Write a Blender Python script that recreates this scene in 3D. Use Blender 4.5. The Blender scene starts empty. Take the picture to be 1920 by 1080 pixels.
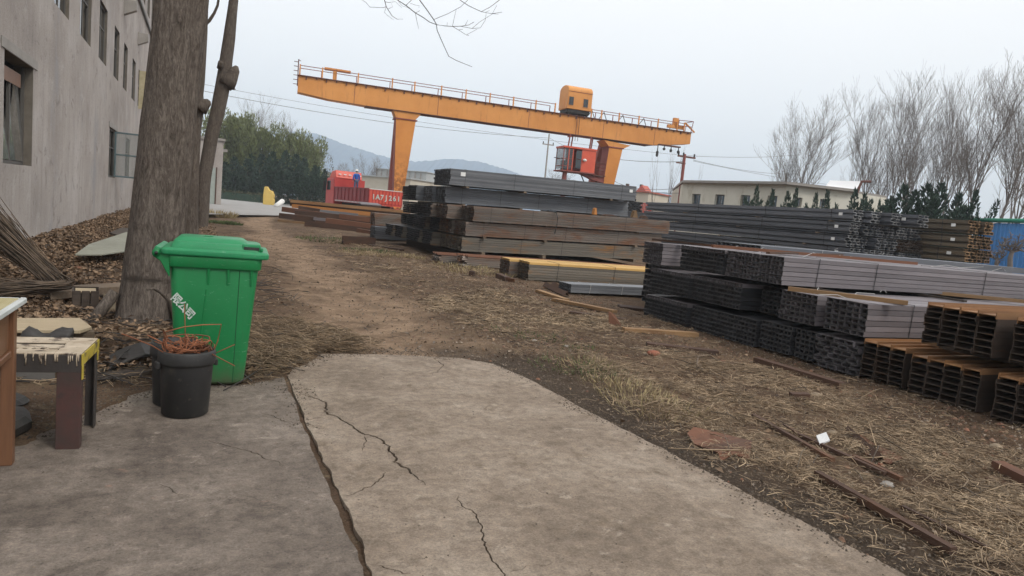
import bpy, bmesh, math, random
import numpy as np
from mathutils import Vector, Matrix

SC = bpy.context.scene
COL = SC.collection
R = math.radians
rng = random.Random(11)
nr = np.random.RandomState(5)

# ------------------------------------------------------------------ camera
FPX, CAMH = 1300.0, 1.5
ROLL, PITCH, YAW = R(5.3), math.atan(137 / FPX), R(24.5)
cam_f = Vector((math.sin(YAW) * math.cos(PITCH), math.cos(YAW) * math.cos(PITCH), -math.sin(PITCH)))
_r0 = Vector((math.cos(YAW), -math.sin(YAW), 0)); _u0 = _r0.cross(cam_f)
cam_r = _r0 * math.cos(ROLL) + _u0 * math.sin(ROLL)
cam_u = _u0 * math.cos(ROLL) - _r0 * math.sin(ROLL)
EYE = Vector((0, 0, CAMH))
cam_d = bpy.data.cameras.new('camera'); cam = bpy.data.objects.new('camera', cam_d); COL.objects.link(cam)
cam.matrix_world = Matrix(((cam_r.x, cam_u.x, -cam_f.x, 0), (cam_r.y, cam_u.y, -cam_f.y, 0), (cam_r.z, cam_u.z, -cam_f.z, CAMH), (0, 0, 0, 1)))
cam_d.sensor_width = 36; cam_d.lens = 36 * FPX / 1920; cam_d.clip_end = 20000; cam_d.clip_start = 0.05
SC.camera = cam

# ------------------------------------------------------------------ world, sun, exposure
SUN_EL, SUN_AZ = R(42), R(150)          # azimuth clockwise from +Y: behind the camera, to the right
world = bpy.data.worlds.new('World'); SC.world = world; world.use_nodes = True
wn = world.node_tree; wn.nodes.clear()
def wnode(t, **k):
    n = wn.nodes.new(t)
    for a, b in k.items(): setattr(n, a, b)
    return n
sky = wnode('ShaderNodeTexSky', sky_type='NISHITA', sun_disc=False, sun_elevation=SUN_EL, sun_rotation=SUN_AZ,
            air_density=1.0, dust_density=4.0, ozone_density=1.0)
hs = wnode('ShaderNodeHueSaturation'); hs.inputs['Saturation'].default_value = 0.35; hs.inputs['Value'].default_value = 0.8
mixw = wnode('ShaderNodeMix', data_type='RGBA'); mixw.inputs['Factor'].default_value = 0.86     # an even cloud layer over the blue
mixw.inputs[7].default_value = (7.95, 7.75, 7.6, 1)
bg = wnode('ShaderNodeBackground'); bg.inputs['Strength'].default_value = 0.15
wo = wnode('ShaderNodeOutputWorld')
wn.links.new(sky.outputs[0], hs.inputs['Color']); wn.links.new(hs.outputs[0], mixw.inputs[6])
wn.links.new(mixw.outputs[2], bg.inputs['Color']); wn.links.new(bg.outputs[0], wo.inputs['Surface'])
sun_d = bpy.data.lights.new('sun', 'SUN'); sun_d.energy = 1.5; sun_d.angle = R(14); sun_d.color = (1.0, 0.95, 0.87)
sun = bpy.data.objects.new('sun', sun_d); COL.objects.link(sun)
_sd = Vector((math.sin(SUN_AZ) * math.cos(SUN_EL), math.cos(SUN_AZ) * math.cos(SUN_EL), math.sin(SUN_EL)))
sun.rotation_euler = _sd.to_track_quat('Z', 'Y').to_euler(); sun.location = _sd * 50
SC.view_settings.view_transform = 'Standard'; SC.view_settings.look = 'None'
SC.view_settings.exposure = 0.34; SC.view_settings.gamma = 1.0; SC.view_settings.use_curve_mapping = False
SC.render.engine = 'CYCLES'
try:
    SC.cycles.use_denoising = True; SC.cycles.denoiser = 'OPENIMAGEDENOISE'
    SC.cycles.volume_bounces = 3; SC.cycles.max_bounces = 6; SC.cycles.transparent_max_bounces = 12
    SC.cycles.caustics_reflective = False; SC.cycles.caustics_refractive = False
except Exception: pass

# ------------------------------------------------------------------ measuring helpers (pixel of the 1920x1080 photograph -> place)
def ray(x, y): return cam_f * FPX + cam_r * (x - 960) + cam_u * (540 - y)
def G(x, y, z=0.0):
    d = ray(x, y); return EYE + d * ((z - CAMH) / d.z)
def AX(x, y, X):
    d = ray(x, y); return EYE + d * (X / d.x)
def AY(x, y, Y):
    d = ray(x, y); return EYE + d * (Y / d.y)
def W(x, y, w): return EYE + ray(x, y) * (w / FPX)

# ------------------------------------------------------------------ mesh builder
class MB:
    def __init__(s): s.v = []; s.f = []
    def add(s, vs, fs):
        b = len(s.v); s.v += [tuple(p) for p in vs]; s.f += [tuple(i + b for i in q) for q in fs]; return s
    def box(s, x0, x1, y0, y1, z0, z1, m=None):
        vs = [Vector(p) for p in ((x0,y0,z0),(x1,y0,z0),(x1,y1,z0),(x0,y1,z0),(x0,y0,z1),(x1,y0,z1),(x1,y1,z1),(x0,y1,z1))]
        if m is not None: vs = [m @ p for p in vs]
        return s.add(vs, [(0,3,2,1),(4,5,6,7),(0,1,5,4),(1,2,6,5),(2,3,7,6),(3,0,4,7)])
    def bar(s, a, b, w, h, up=(0,0,1)):                 # box beam from a to b, w wide, h high, centred
        a, b = Vector(a), Vector(b); d = (b - a).normalized(); u = Vector(up)
        if abs(d.dot(u)) > .95: u = Vector((0,1,0))
        sd = d.cross(u).normalized(); u = sd.cross(d)
        vs = [p + sd*x*w/2 + u*y*h/2 for p in (a, b) for x, y in ((-1,-1),(1,-1),(1,1),(-1,1))]
        return s.add(vs, [(0,1,2,3),(7,6,5,4),(0,4,5,1),(1,5,6,2),(2,6,7,3),(3,7,4,0)])
    def tube(s, pts, rad, n=6, cap=True):
        pts = [Vector(p) for p in pts]; k = len(pts)
        if not hasattr(rad, '__len__'): rad = [rad]*k
        d0 = (pts[1]-pts[0]).normalized(); ref = Vector((0,0,1)) if abs(d0.z) < .9 else Vector((1,0,0))
        vs = []
        for i, p in enumerate(pts):
            d = (pts[min(i+1,k-1)] - pts[max(i-1,0)]).normalized()
            a = d.cross(ref)
            if a.length < 1e-4: a = d.cross(Vector((0,1,.01)))
            a.normalize(); b = a.cross(d); ref = -b if False else ref
            for j in range(n):
                t = 2*math.pi*j/n; vs.append(p + (a*math.cos(t) + b*math.sin(t))*rad[i])
        fs = [(i*n+j, i*n+(j+1)%n, (i+1)*n+(j+1)%n, (i+1)*n+j) for i in range(k-1) for j in range(n)]
        if cap: fs += [tuple(range(n-1,-1,-1)), tuple((k-1)*n+j for j in range(n))]
        return s.add(vs, fs)
    def prism(s, poly, vec):                            # polygon of 3D points pushed along vec
        poly = [Vector(p) for p in poly]; vec = Vector(vec); n = len(poly)
        return s.add(poly + [p+vec for p in poly],
                     [tuple(range(n-1,-1,-1)), tuple(range(n,2*n))] + [(i,(i+1)%n,n+(i+1)%n,n+i) for i in range(n)])
    def loft(s, rings, cap=True, closed=True):
        n = len(rings[0]); vs = [p for r in rings for p in r]
        fs = [(i*n+j, i*n+(j+1)%n, (i+1)*n+(j+1)%n, (i+1)*n+j) for i in range(len(rings)-1) for j in range(n if closed else n-1)]
        if cap: fs += [tuple(range(n-1,-1,-1)), tuple((len(rings)-1)*n+j for j in range(n))]
        return s.add(vs, fs)
    def lathe(s, prof, n=24, c=(0,0,0)):
        c = Vector(c)
        return s.loft([[c + Vector((r*math.cos(2*math.pi*j/n), r*math.sin(2*math.pi*j/n), z)) for j in range(n)] for r, z in prof])
    def mesh(s, name):
        me = bpy.data.meshes.new(name); me.from_pydata(s.v, [], s.f); me.update(); return me
    def build(s, name, mat, parent=None, smooth=False, bevel=0, seg=1):
        return link(name, s.mesh(name), mat, parent, smooth, bevel, seg)

def link(name, me, mat, parent=None, smooth=False, bevel=0, seg=1):
    if mat is not None and not me.materials: me.materials.append(mat)
    if smooth: me.polygons.foreach_set('use_smooth', [True]*len(me.polygons))
    o = bpy.data.objects.new(name, me); COL.objects.link(o)
    if parent is not None: o.parent = parent
    if bevel:
        b = o.modifiers.new('bevel', 'BEVEL'); b.width = bevel; b.segments = seg; b.limit_method = 'ANGLE'; b.angle_limit = R(40)
    return o
def tag(o, label=None, cat=None, group=None, kind=None):
    for k, x in (('label', label), ('category', cat), ('group', group), ('kind', kind)):
        if x: o[k] = x
    return o
def thing(name, label, cat, loc=(0,0,0), rot=(0,0,0), group=None):
    o = bpy.data.objects.new(name, None); COL.objects.link(o); o.empty_display_size = .2
    o.location = loc; o.rotation_euler = rot
    return tag(o, label, cat, group)
def copy_tree(o, parent=None):
    c = o.copy(); COL.objects.link(c)
    if parent is not None: c.parent = parent
    for ch in list(o.children): copy_tree(ch, c)
    return c
def np_mesh(name, V, F):                                # V (n,3), F (m,k) one face size
    me = bpy.data.meshes.new(name); V = np.asarray(V, np.float32); F = np.asarray(F, np.int32)
    m, k = F.shape
    me.vertices.add(len(V)); me.vertices.foreach_set('co', V.ravel())
    me.loops.add(m*k); me.loops.foreach_set('vertex_index', F.ravel())
    me.polygons.add(m); me.polygons.foreach_set('loop_start', np.arange(0, m*k, k, dtype=np.int32))
    me.polygons.foreach_set('loop_total', np.full(m, k, np.int32))
    me.update(calc_edges=True); me.validate(); return me

# ------------------------------------------------------------------ materials
def C4(c): return (c[0], c[1], c[2], 1)
class NT:
    def __init__(s, name):
        s.m = bpy.data.materials.new(name); s.m.use_nodes = True; s.t = s.m.node_tree; s.t.nodes.clear()
        s.out = s.n('ShaderNodeOutputMaterial'); s.p = s.n('ShaderNodeBsdfPrincipled'); s.l(s.p.outputs[0], s.out.inputs[0])
    def n(s, t, **k):
        x = s.t.nodes.new(t)
        for a, b in k.items(): setattr(x, a, b)
        return x
    def l(s, a, b): s.t.links.new(a, b)
    def coord(s, stretch=(1,1,1), rnd=False, space='Object'):
        tc = s.n('ShaderNodeTexCoord'); mp = s.n('ShaderNodeMapping'); mp.inputs['Scale'].default_value = stretch
        s.l(tc.outputs[space], mp.inputs['Vector'])
        if rnd:
            oi = s.n('ShaderNodeObjectInfo'); mu = s.n('ShaderNodeMath', operation='MULTIPLY'); mu.inputs[1].default_value = 83.0
            s.l(oi.outputs['Random'], mu.inputs[0]); s.l(mu.outputs[0], mp.inputs['Location'])
        return mp.outputs[0]
    def noise(s, vec, scale, detail=6, rough=.6, dist=0.0):
        x = s.n('ShaderNodeTexNoise'); x.inputs['Scale'].default_value = scale; x.inputs['Detail'].default_value = detail
        x.inputs['Roughness'].default_value = rough; x.inputs['Distortion'].default_value = dist; s.l(vec, x.inputs['Vector']); return x.outputs[0]
    def ramp(s, fac, stops):
        x = s.n('ShaderNodeValToRGB'); e = x.color_ramp.elements
        while len(e) > 1: e.remove(e[-1])
        e[0].position = stops[0][0]; e[0].color = C4(stops[0][1])
        for p, c in stops[1:]:
            q = e.new(p); q.color = C4(c)
        s.l(fac, x.inputs[0]); return x.outputs[0]
    def thr(s, fac, a, b):
        x = s.n('ShaderNodeMapRange', interpolation_type='SMOOTHSTEP'); x.inputs[1].default_value = a; x.inputs[2].default_value = b
        s.l(fac, x.inputs[0]); return x.outputs[0]
    def mix(s, fac, a, b, blend='MIX'):
        x = s.n('ShaderNodeMix', data_type='RGBA', blend_type=blend)
        for sock, val in ((x.inputs[0], fac), (x.inputs[6], a), (x.inputs[7], b)):
            if isinstance(val, (int, float)): sock.default_value = val
            elif isinstance(val, tuple): sock.default_value = C4(val)
            else: s.l(val, sock)
        return x.outputs[2]
    def math(s, op, a, b=0.0):
        x = s.n('ShaderNodeMath', operation=op)
        for sock, val in ((x.inputs[0], a), (x.inputs[1], b)):
            if isinstance(val, (int, float)): sock.default_value = val
            else: s.l(val, sock)
        return x.outputs[0]
    def bright(s, col, lo, hi, src='object'):
        if src == 'object': f = s.n('ShaderNodeObjectInfo').outputs['Random']
        else: f = s.n('ShaderNodeNewGeometry').outputs['Random Per Island']
        mr = s.n('ShaderNodeMapRange'); mr.inputs[3].default_value = lo; mr.inputs[4].default_value = hi; s.l(f, mr.inputs[0])
        return s.mix(1.0, col, mr.outputs[0], 'MULTIPLY')
    def attr(s, name): return s.n('ShaderNodeAttribute', attribute_name=name).outputs['Fac']
    def bump(s, h, strength, dist=.02):
        b = s.n('ShaderNodeBump'); b.inputs['Strength'].default_value = strength; b.inputs['Distance'].default_value = dist
        s.l(h, b.inputs['Height']); s.l(b.outputs[0], s.p.inputs['Normal']); return b
    def fin(s, col, rough=.8, metal=0.0, spec=None):
        if isinstance(col, tuple): s.p.inputs['Base Color'].default_value = C4(col)
        else: s.l(col, s.p.inputs['Base Color'])
        if isinstance(rough, (int, float)): s.p.inputs['Roughness'].default_value = rough
        else: s.l(rough, s.p.inputs['Roughness'])
        s.p.inputs['Metallic'].default_value = metal
        if spec is not None: s.p.inputs['Specular IOR Level'].default_value = spec
        return s.m
def pmat(name, stops, scale=3., detail=7, stretch=(1,1,1), rough=.8, bump=.25, bscale=None, bdist=.01, metal=0., spots=None, rnd=None, island=None, spec=None, space='Object'):
    m = NT(name); v = m.coord(stretch, rnd is not None, space); f = m.noise(v, scale, detail, .65)
    c = m.ramp(f, stops)
    for sp in (spots or []):                            # (colour, scale, low, high)
        c = m.mix(m.thr(m.noise(v, sp[1], 5, .6), sp[2], sp[3]), c, sp[0])
    if rnd: c = m.bright(c, *rnd)
    if island: c = m.bright(c, *island, src='island')
    if bump: m.bump(m.noise(v, bscale or scale*6, 5, .6), bump, bdist)
    return m.fin(c, rough, metal, spec)

MAT = {}
MAT['wire'] = pmat('dark_wire', [(0,(.03,.03,.03)),(1,(.05,.05,.05))], 3, rough=.6, bump=0)
MAT['cable_far'] = pmat('far_cable', [(0,(.16,.17,.18)),(1,(.2,.2,.2))], 3, rough=.7, bump=0)
MAT['bark'] = None
# steel: mill scale, rust in several stages
def steel(name, a, b, rust, lo, hi, rough=.55, stretch=(.25,1,1), rnd=(.75,1.2), metal=.25, bump=.15):
    m = NT(name); v = m.coord(stretch, True)
    c = m.ramp(m.noise(v, 3.0, 6), [(.3, a), (.7, b)])
    c = m.mix(m.thr(m.noise(v, 2.2, 8, .7, .4), lo, hi), c, m.ramp(m.noise(v, 14, 5), [(.3, tuple(x*.55 for x in rust)), (.7, rust)]))
    c = m.bright(c, *rnd); c = m.bright(c, .7, 1.25, 'island'); m.bump(m.noise(v, 30, 4), bump, .004)
    return m.fin(c, rough, metal)
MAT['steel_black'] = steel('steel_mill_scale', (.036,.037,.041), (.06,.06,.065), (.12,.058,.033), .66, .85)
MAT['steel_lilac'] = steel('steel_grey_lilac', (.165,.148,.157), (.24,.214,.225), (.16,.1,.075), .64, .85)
MAT['steel_blue'] = steel('steel_blue_grey', (.15,.158,.175), (.22,.23,.247), (.17,.09,.05), .7, .9)
MAT['steel_bluedark'] = steel('steel_blue_dark', (.12,.129,.15), (.18,.19,.213), (.16,.08,.045), .72, .9)
MAT['steel_brown'] = steel('steel_part_rusted', (.16,.136,.118), (.23,.195,.166), (.25,.11,.05), .42, .68)
MAT['steel_ochre'] = steel('steel_ochre_rust', (.16,.14,.115), (.21,.185,.15), (.42,.2,.06), .5, .72)
MAT['rust_wire'] = steel('wire_rust', (.24,.085,.04), (.34,.125,.055), (.12,.055,.03), .55, .8, rough=.85, metal=0)
MAT['rust_dark'] = steel('dark_rust', (.052,.029,.02), (.09,.046,.028), (.17,.075,.033), .5, .75, rough=.85, metal=0)
MAT['rust_red'] = steel('red_rust', (.12,.052,.03), (.18,.075,.04), (.08,.045,.03), .5, .75, rough=.85, metal=0)
MAT['rust_orange'] = steel('orange_rust', (.38,.15,.04), (.5,.22,.065), (.22,.085,.03), .55, .8, rough=.85, metal=0)
MAT['rust_ibeam'] = steel('ibeam_rust', (.03,.02,.015), (.055,.033,.022), (.3,.125,.035), .6, .8, rough=.8, metal=.05)
MAT['rust_tan'] = steel('tan_rust', (.2,.12,.06), (.3,.18,.085), (.14,.065,.03), .5, .8, rough=.85, metal=0)
MAT['steel_end'] = steel('steel_cut_end', (.038,.038,.04), (.068,.066,.066), (.09,.042,.025), .6, .85, rough=.8, metal=0)  # end faces darkened in the colour for missing light, with some real rust
MAT['steel_end_brown'] = steel('steel_brown_end', (.034,.025,.02), (.06,.042,.03), (.2,.09,.03), .56, .78, rough=.85, metal=0)  # brown bundle ends, their shade put into the colour too
MAT['rust_top'] = steel('weathered_beam_top', (.2,.1,.046), (.33,.17,.07), (.075,.042,.027), .55, .78, rough=.8, metal=0)  # rustier upper row, its colour also brightened as lit from above
MAT['channel_end'] = steel('channel_pale_ends', (.19,.195,.2), (.3,.3,.3), (.3,.14,.05), .66, .88)
MAT['tag'] = pmat('white_tag', [(0,(.75,.76,.76)),(1,(.82,.82,.8))], 4, rough=.6, bump=0)
MAT['wire_pale'] = pmat('pale_wire', [(0,(.42,.41,.40)),(1,(.55,.54,.52))], 9, rough=.5, bump=0)
MAT['wood'] = pmat('grey_brown_wood', [(.25,(.12,.085,.058)),(.75,(.23,.17,.115))], 4, stretch=(1,9,9), rnd=(.7,1.25), bump=.4)
MAT['wood_pale'] = pmat('pale_wood', [(.25,(.36,.28,.18)),(.75,(.52,.42,.28))], 4, stretch=(1,8,8), rnd=(.8,1.15), bump=.3)
MAT['wood_dark'] = pmat('dark_wet_wood', [(.25,(.035,.026,.02)),(.75,(.09,.065,.048))], 4, stretch=(1,7,7), rnd=(.8,1.2), bump=.4)
MAT['wood_desk'] = pmat('varnished_desk_wood', [(.2,(.12,.055,.028)),(.8,(.225,.106,.052))], 3, stretch=(6,6,.7), rough=.45, bump=.15, spots=[((.08,.04,.022),5,.62,.8)])
MAT['grey_board'] = pmat('grey_board', [(.2,(.075,.07,.066)),(.8,(.14,.13,.12))], 5, bump=.3, spots=[((.2,.17,.13),9,.62,.75)])
MAT['window_dark'] = pmat('window_frame_dark', [(0,(.07,.066,.06)),(1,(.12,.11,.1))], 4, rough=.6, bump=.1)
MAT['concrete_grey'] = pmat('plain_concrete', [(.2,(.24,.225,.205)),(.8,(.36,.335,.31))], 2.5, bump=.3)
MAT['black_plastic'] = pmat('black_plastic', [(.3,(.013,.013,.014)),(.7,(.03,.029,.028))], 5, rough=.6, bump=.2, bscale=6, spots=[((.085,.072,.058),6,.56,.8),((.06,.052,.044),28,.6,.72)])
MAT['black_rubber'] = pmat('black_rubber', [(.3,(.02,.018,.017)),(.7,(.045,.04,.037))], 5, rough=.6, bump=.3)
def glass_mat(name, col, rough=.06, alpha=1.0, spec=.8):
    m = NT(name); v = m.coord(); m.bump(m.noise(v, 2.5, 3), .06, .02); m.p.inputs['Alpha'].default_value = alpha
    return m.fin(col, rough, 0, spec)
MAT['glass_dark'] = glass_mat('dark_window_glass', (.02,.022,.024))
MAT['glass_pale'] = glass_mat('dusty_pane_glass', (.3,.32,.31), .12, .35)
MAT['glass_mirror'] = None
# ------------------------------------------------------------------ terrain helpers
def vnoise(x, y, s, seed=0):
    x = np.asarray(x, float)/s + seed*17.3; y = np.asarray(y, float)/s - seed*9.1
    xi = np.floor(x).astype(np.int64); yi = np.floor(y).astype(np.int64); fx = x-xi; fy = y-yi
    fx = fx*fx*(3-2*fx); fy = fy*fy*(3-2*fy)
    def h(i, j):
        n = (i*374761393 + j*668265263 + seed*1442695) & 0x7fffffff
        n = ((n ^ (n >> 13))*1274126177) & 0x7fffffff
        return ((n ^ (n >> 16)) & 0xffff)/32767.5 - 1
    return (h(xi,yi)*(1-fx)+h(xi+1,yi)*fx)*(1-fy) + (h(xi,yi+1)*(1-fx)+h(xi+1,yi+1)*fx)*fy
def sstep(a, b, x):
    t = np.clip((np.asarray(x, float)-a)/(b-a), 0, 1); return t*t*(3-2*t)
def polydist(poly, x, y):                               # signed distance, positive inside
    x = np.asarray(x, float); y = np.asarray(y, float); ins = np.zeros(x.shape, bool); dm = np.full(x.shape, 1e9)
    n = len(poly)
    for i in range(n):
        ax, ay = poly[i]; bx, by = poly[(i+1) % n]
        c = (ay > y) != (by > y)
        ins ^= c & (x < (bx-ax)*(y-ay)/((by-ay) if by != ay else 1e-9) + ax)
        dx, dy = bx-ax, by-ay; t = np.clip(((x-ax)*dx+(y-ay)*dy)/(dx*dx+dy*dy+1e-12), 0, 1)
        dm = np.minimum(dm, np.hypot(x-ax-t*dx, y-ay-t*dy))
    return np.where(ins, dm, -dm)
def linedist(pl, x, y):
    dm = np.full(np.shape(x), 1e9)
    for (ax, ay), (bx, by) in zip(pl[:-1], pl[1:]):
        dx, dy = bx-ax, by-ay; t = np.clip(((x-ax)*dx+(y-ay)*dy)/(dx*dx+dy*dy+1e-12), 0, 1)
        dm = np.minimum(dm, np.hypot(x-ax-t*dx, y-ay-t*dy))
    return dm
def gpts(px): return [(G(a, b).x, G(a, b).y) for a, b in px]
def jag(pl, amp, depth, r=rng):                         # broken-edge subdivision of a polyline
    for _ in range(depth):
        q = [pl[0]]
        for a, b in zip(pl[:-1], pl[1:]):
            L = math.hypot(b[0]-a[0], b[1]-a[1]); o = r.uniform(-1, 1)*min(amp, L*.16)
            q += [((a[0]+b[0])/2 - (b[1]-a[1])/max(L,1e-6)*o, (a[1]+b[1])/2 + (b[0]-a[0])/max(L,1e-6)*o), b]
        pl = q; amp *= .6
    return pl
# the two concrete slabs
jl = gpts([(533,708),(547,742),(562,790),(583,840),(603,885),(636,960),(662,1020),(682,1080),(706,1140)])
jr = gpts([(539,704),(553,740),(571,788),(598,845),(622,885),(655,955),(682,1020),(698,1080),(722,1140)])
top_r = gpts([(539,704),(552,690),(578,682),(590,672),(602,663),(700,664),(790,667),(860,671),(925,682),(985,708),(1100,769),(1232,836),(1350,897),(1479,964),(1600,1027),(1705,1082)])
SLAB_R = jag(jag(top_r, .012, 2), .012, 2) + [(3.05,.6),(3.1,-4),(.75,-4),(.72,1.0)] + jag(jr[::-1], .016, 3)[:-1]
top_l = gpts([(10,842),(70,824),(110,800),(190,768),(240,742),(300,726),(400,722),(455,722),(500,714),(533,708)])
SLAB_L = [(-4.5,3.6),(-1.6,4.25)] + jag(top_l, .05, 3) + jag(jl, .016, 3)[1:] + [(.66,1.0),(.69,-4),(-4.5,-4)]
PATH = gpts([(760,690),(735,640),(690,590),(640,545),(590,510),(540,470),(505,435),(478,412),(465,402)])
def gh(x, y):
    x = np.asarray(x, float); y = np.asarray(y, float)
    z = vnoise(x,y,2.3,1)*.035 + vnoise(x,y,.7,2)*.02 + vnoise(x,y,.23,3)*.012
    z = z + .008*vnoise(x,y,.09,4)
    z = z + .2*sstep(-1.5,-2.9,x)*sstep(7,10,y)*sstep(60,40,y) + .15*sstep(34,43,y)
    d = np.maximum(polydist(SLAB_R,x,y), polydist(SLAB_L,x,y))
    near = sstep(-.7,0,d)
    z = z*(1-.72*near) - .006*near
    z = np.where(d > .05, -.07, np.where(d > 0, np.minimum(z, -.01+d*0), z))
    jd = linedist(jl, x, y); z = np.where((jd < .06) & (y < 5.9) & (d < .004), -.016 + vnoise(x,y,.16,7)*.014, z)
    z = z - .03*sstep(.9,.2,np.abs(linedist(PATH,x,y)-.0))*(1-near)
    return z
def ghs(x, y): return float(gh(np.array([x]), np.array([y]))[0])
def gaxis(lo, hi, fine0, fine1, h, grow=1.09, cap=400):
    a = list(np.arange(fine0, fine1, h)); s = h; q = fine1
    while q < hi: a.append(q); s = min(s*grow, cap); q += s
    a.append(hi); s = h; q = fine0-h; b = []
    while q > lo: b.append(q); s = min(s*grow, cap); q -= s
    b.append(lo); return np.array(b[::-1]+a)
gx = gaxis(-5000, 6000, -3.2, 7.4, .06); gy = gaxis(-3000, 6000, 1.2, 12, .065, 1.045)
XX, YY = np.meshgrid(gx, gy); ZZ = gh(XX.ravel(), YY.ravel()); nx, ny = len(gx), len(gy)
idx = np.arange(nx*ny).reshape(ny, nx)
F = np.stack([idx[:-1,:-1], idx[:-1,1:], idx[1:,1:], idx[1:,:-1]], -1).reshape(-1, 4)
gme = np_mesh('ground', np.stack([XX.ravel(), YY.ravel(), ZZ], 1), F)
pathw = sstep(1.15,.3, linedist(PATH, XX.ravel(), YY.ravel()) + vnoise(XX.ravel(),YY.ravel(),.9,9)*.45 + vnoise(XX.ravel(),YY.ravel(),.3,10)*.2)
at = gme.attributes.new('path', 'FLOAT', 'POINT'); at.data.foreach_set('value', pathw.astype(np.float32))
sd = np.maximum(polydist(SLAB_R, XX.ravel(), YY.ravel()), polydist(SLAB_L, XX.ravel(), YY.ravel()))
soil = sstep(-1.0,-.1, sd + vnoise(XX.ravel(),YY.ravel(),.5,12)*.25)*(XX.ravel() > 2.3)
at = gme.attributes.new('soil', 'FLOAT', 'POINT'); at.data.foreach_set('value', soil.astype(np.float32))
m = NT('ground_dirt'); v = m.coord(space='Object')
c = m.ramp(m.noise(v, .9, 9, .68), [(.28,(.058,.037,.025)),(.5,(.125,.081,.053)),(.72,(.22,.15,.097))])
c = m.mix(m.thr(m.noise(v, 6, 8, .7), .5, .72), c, (.2,.155,.1))
c = m.mix(m.thr(m.noise(v, 22, 5, .7), .56, .7), c, (.045,.032,.024))
c = m.mix(m.math('MULTIPLY', m.attr('path'), m.thr(m.noise(v, 2.2, 8, .7), .25, .6)), c, m.ramp(m.noise(v, 3.2, 8, .7), [(.3,(.215,.145,.096)),(.7,(.4,.285,.192))]))
c = m.mix(m.math('MULTIPLY', m.attr('soil'), .85), c, m.ramp(m.noise(v, 14, 8, .75), [(.3,(.032,.025,.02)),(.7,(.085,.064,.047))]))
c = m.mix(1.0, c, m.ramp(m.noise(v, 60, 6, .8), [(.3,(.55,.53,.5)),(.5,(1,1,1)),(.7,(1.5,1.47,1.42))]), 'MULTIPLY'); m.bump(m.noise(v, 26, 8, .8), 1.0, .03)
MAT['ground'] = m.fin(c, .95, 0, .15)
ground = link('ground', gme, MAT['ground'], None, True); tag(ground, kind='structure')

# slabs: solid plates with real cracks cut through
def concrete(name, dark, mid, pale, stain, pink=None):
    m = NT(name); v = m.coord()
    c = m.ramp(m.noise(v, 1.3, 10, .7, .3), [(.26, dark), (.5, mid), (.74, pale)])
    c = m.mix(m.thr(m.noise(v, 3.4, 9, .72, .6), .52, .72), c, stain)
    c = m.mix(m.thr(m.noise(m.coord((1,1.1,1)), 5.5, 9, .75, .5), .55, .7), c, pale)
    c = m.mix(m.thr(m.noise(v, 31, 6, .7), .6, .72), c, tuple(x*.6 for x in mid))
    g1 = m.noise(v, 13, 10, .78); g2 = m.noise(v, 85, 4, .8)
    c = m.mix(1.0, c, m.ramp(g1, [(.3,(.55,.53,.51)),(.5,(1,1,1)),(.68,(1.36,1.34,1.3))]), 'MULTIPLY')
    c = m.mix(1.0, c, m.ramp(g2, [(.3,(.7,.69,.68)),(.5,(1,1,1)),(.7,(1.32,1.3,1.27))]), 'MULTIPLY')
    if pink: c = m.mix(m.thr(m.noise(m.coord((1,1.1,1)), 7, 8, .7, .4), .63, .74), c, pink)
    # round oil drips
    vo = m.n('ShaderNodeTexVoronoi'); vo.inputs['Scale'].default_value = 2.1; m.l(v, vo.inputs['Vector'])
    d = m.math('ADD', vo.outputs['Distance'], m.math('MULTIPLY', m.noise(v, 11, 5), .09))
    c = m.mix(m.math('MULTIPLY', m.thr(d, .135, .105), .38), c, tuple(x*.4 for x in mid))
    vp = m.n('ShaderNodeTexVoronoi'); vp.inputs['Scale'].default_value = 38; m.l(v, vp.inputs['Vector'])
    pit = m.math('MULTIPLY', m.thr(vp.outputs['Distance'], .2, .12), m.thr(m.noise(v, 4, 6, .7), .52, .62)); c = m.mix(m.math('MULTIPLY', pit, .7), c, tuple(x*.3 for x in mid))
    a = m.noise(v, 9, 10, .8); b = m.noise(v, 70, 6, .75)
    m.bump(m.math('SUBTRACT', m.math('ADD', a, m.math('MULTIPLY', b, .6)), m.math('MULTIPLY', pit, .5)), .8, .018)
    return m.fin(c, .9, 0, .25)
MAT['slab_r'] = concrete('worn_pale_concrete', (.165,.128,.097), (.275,.22,.172), (.39,.327,.265), (.19,.147,.108))
MAT['slab_l'] = concrete('stained_dark_concrete', (.1,.081,.068), (.19,.157,.131), (.325,.275,.233), (.115,.094,.077), (.32,.205,.155))
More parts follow.
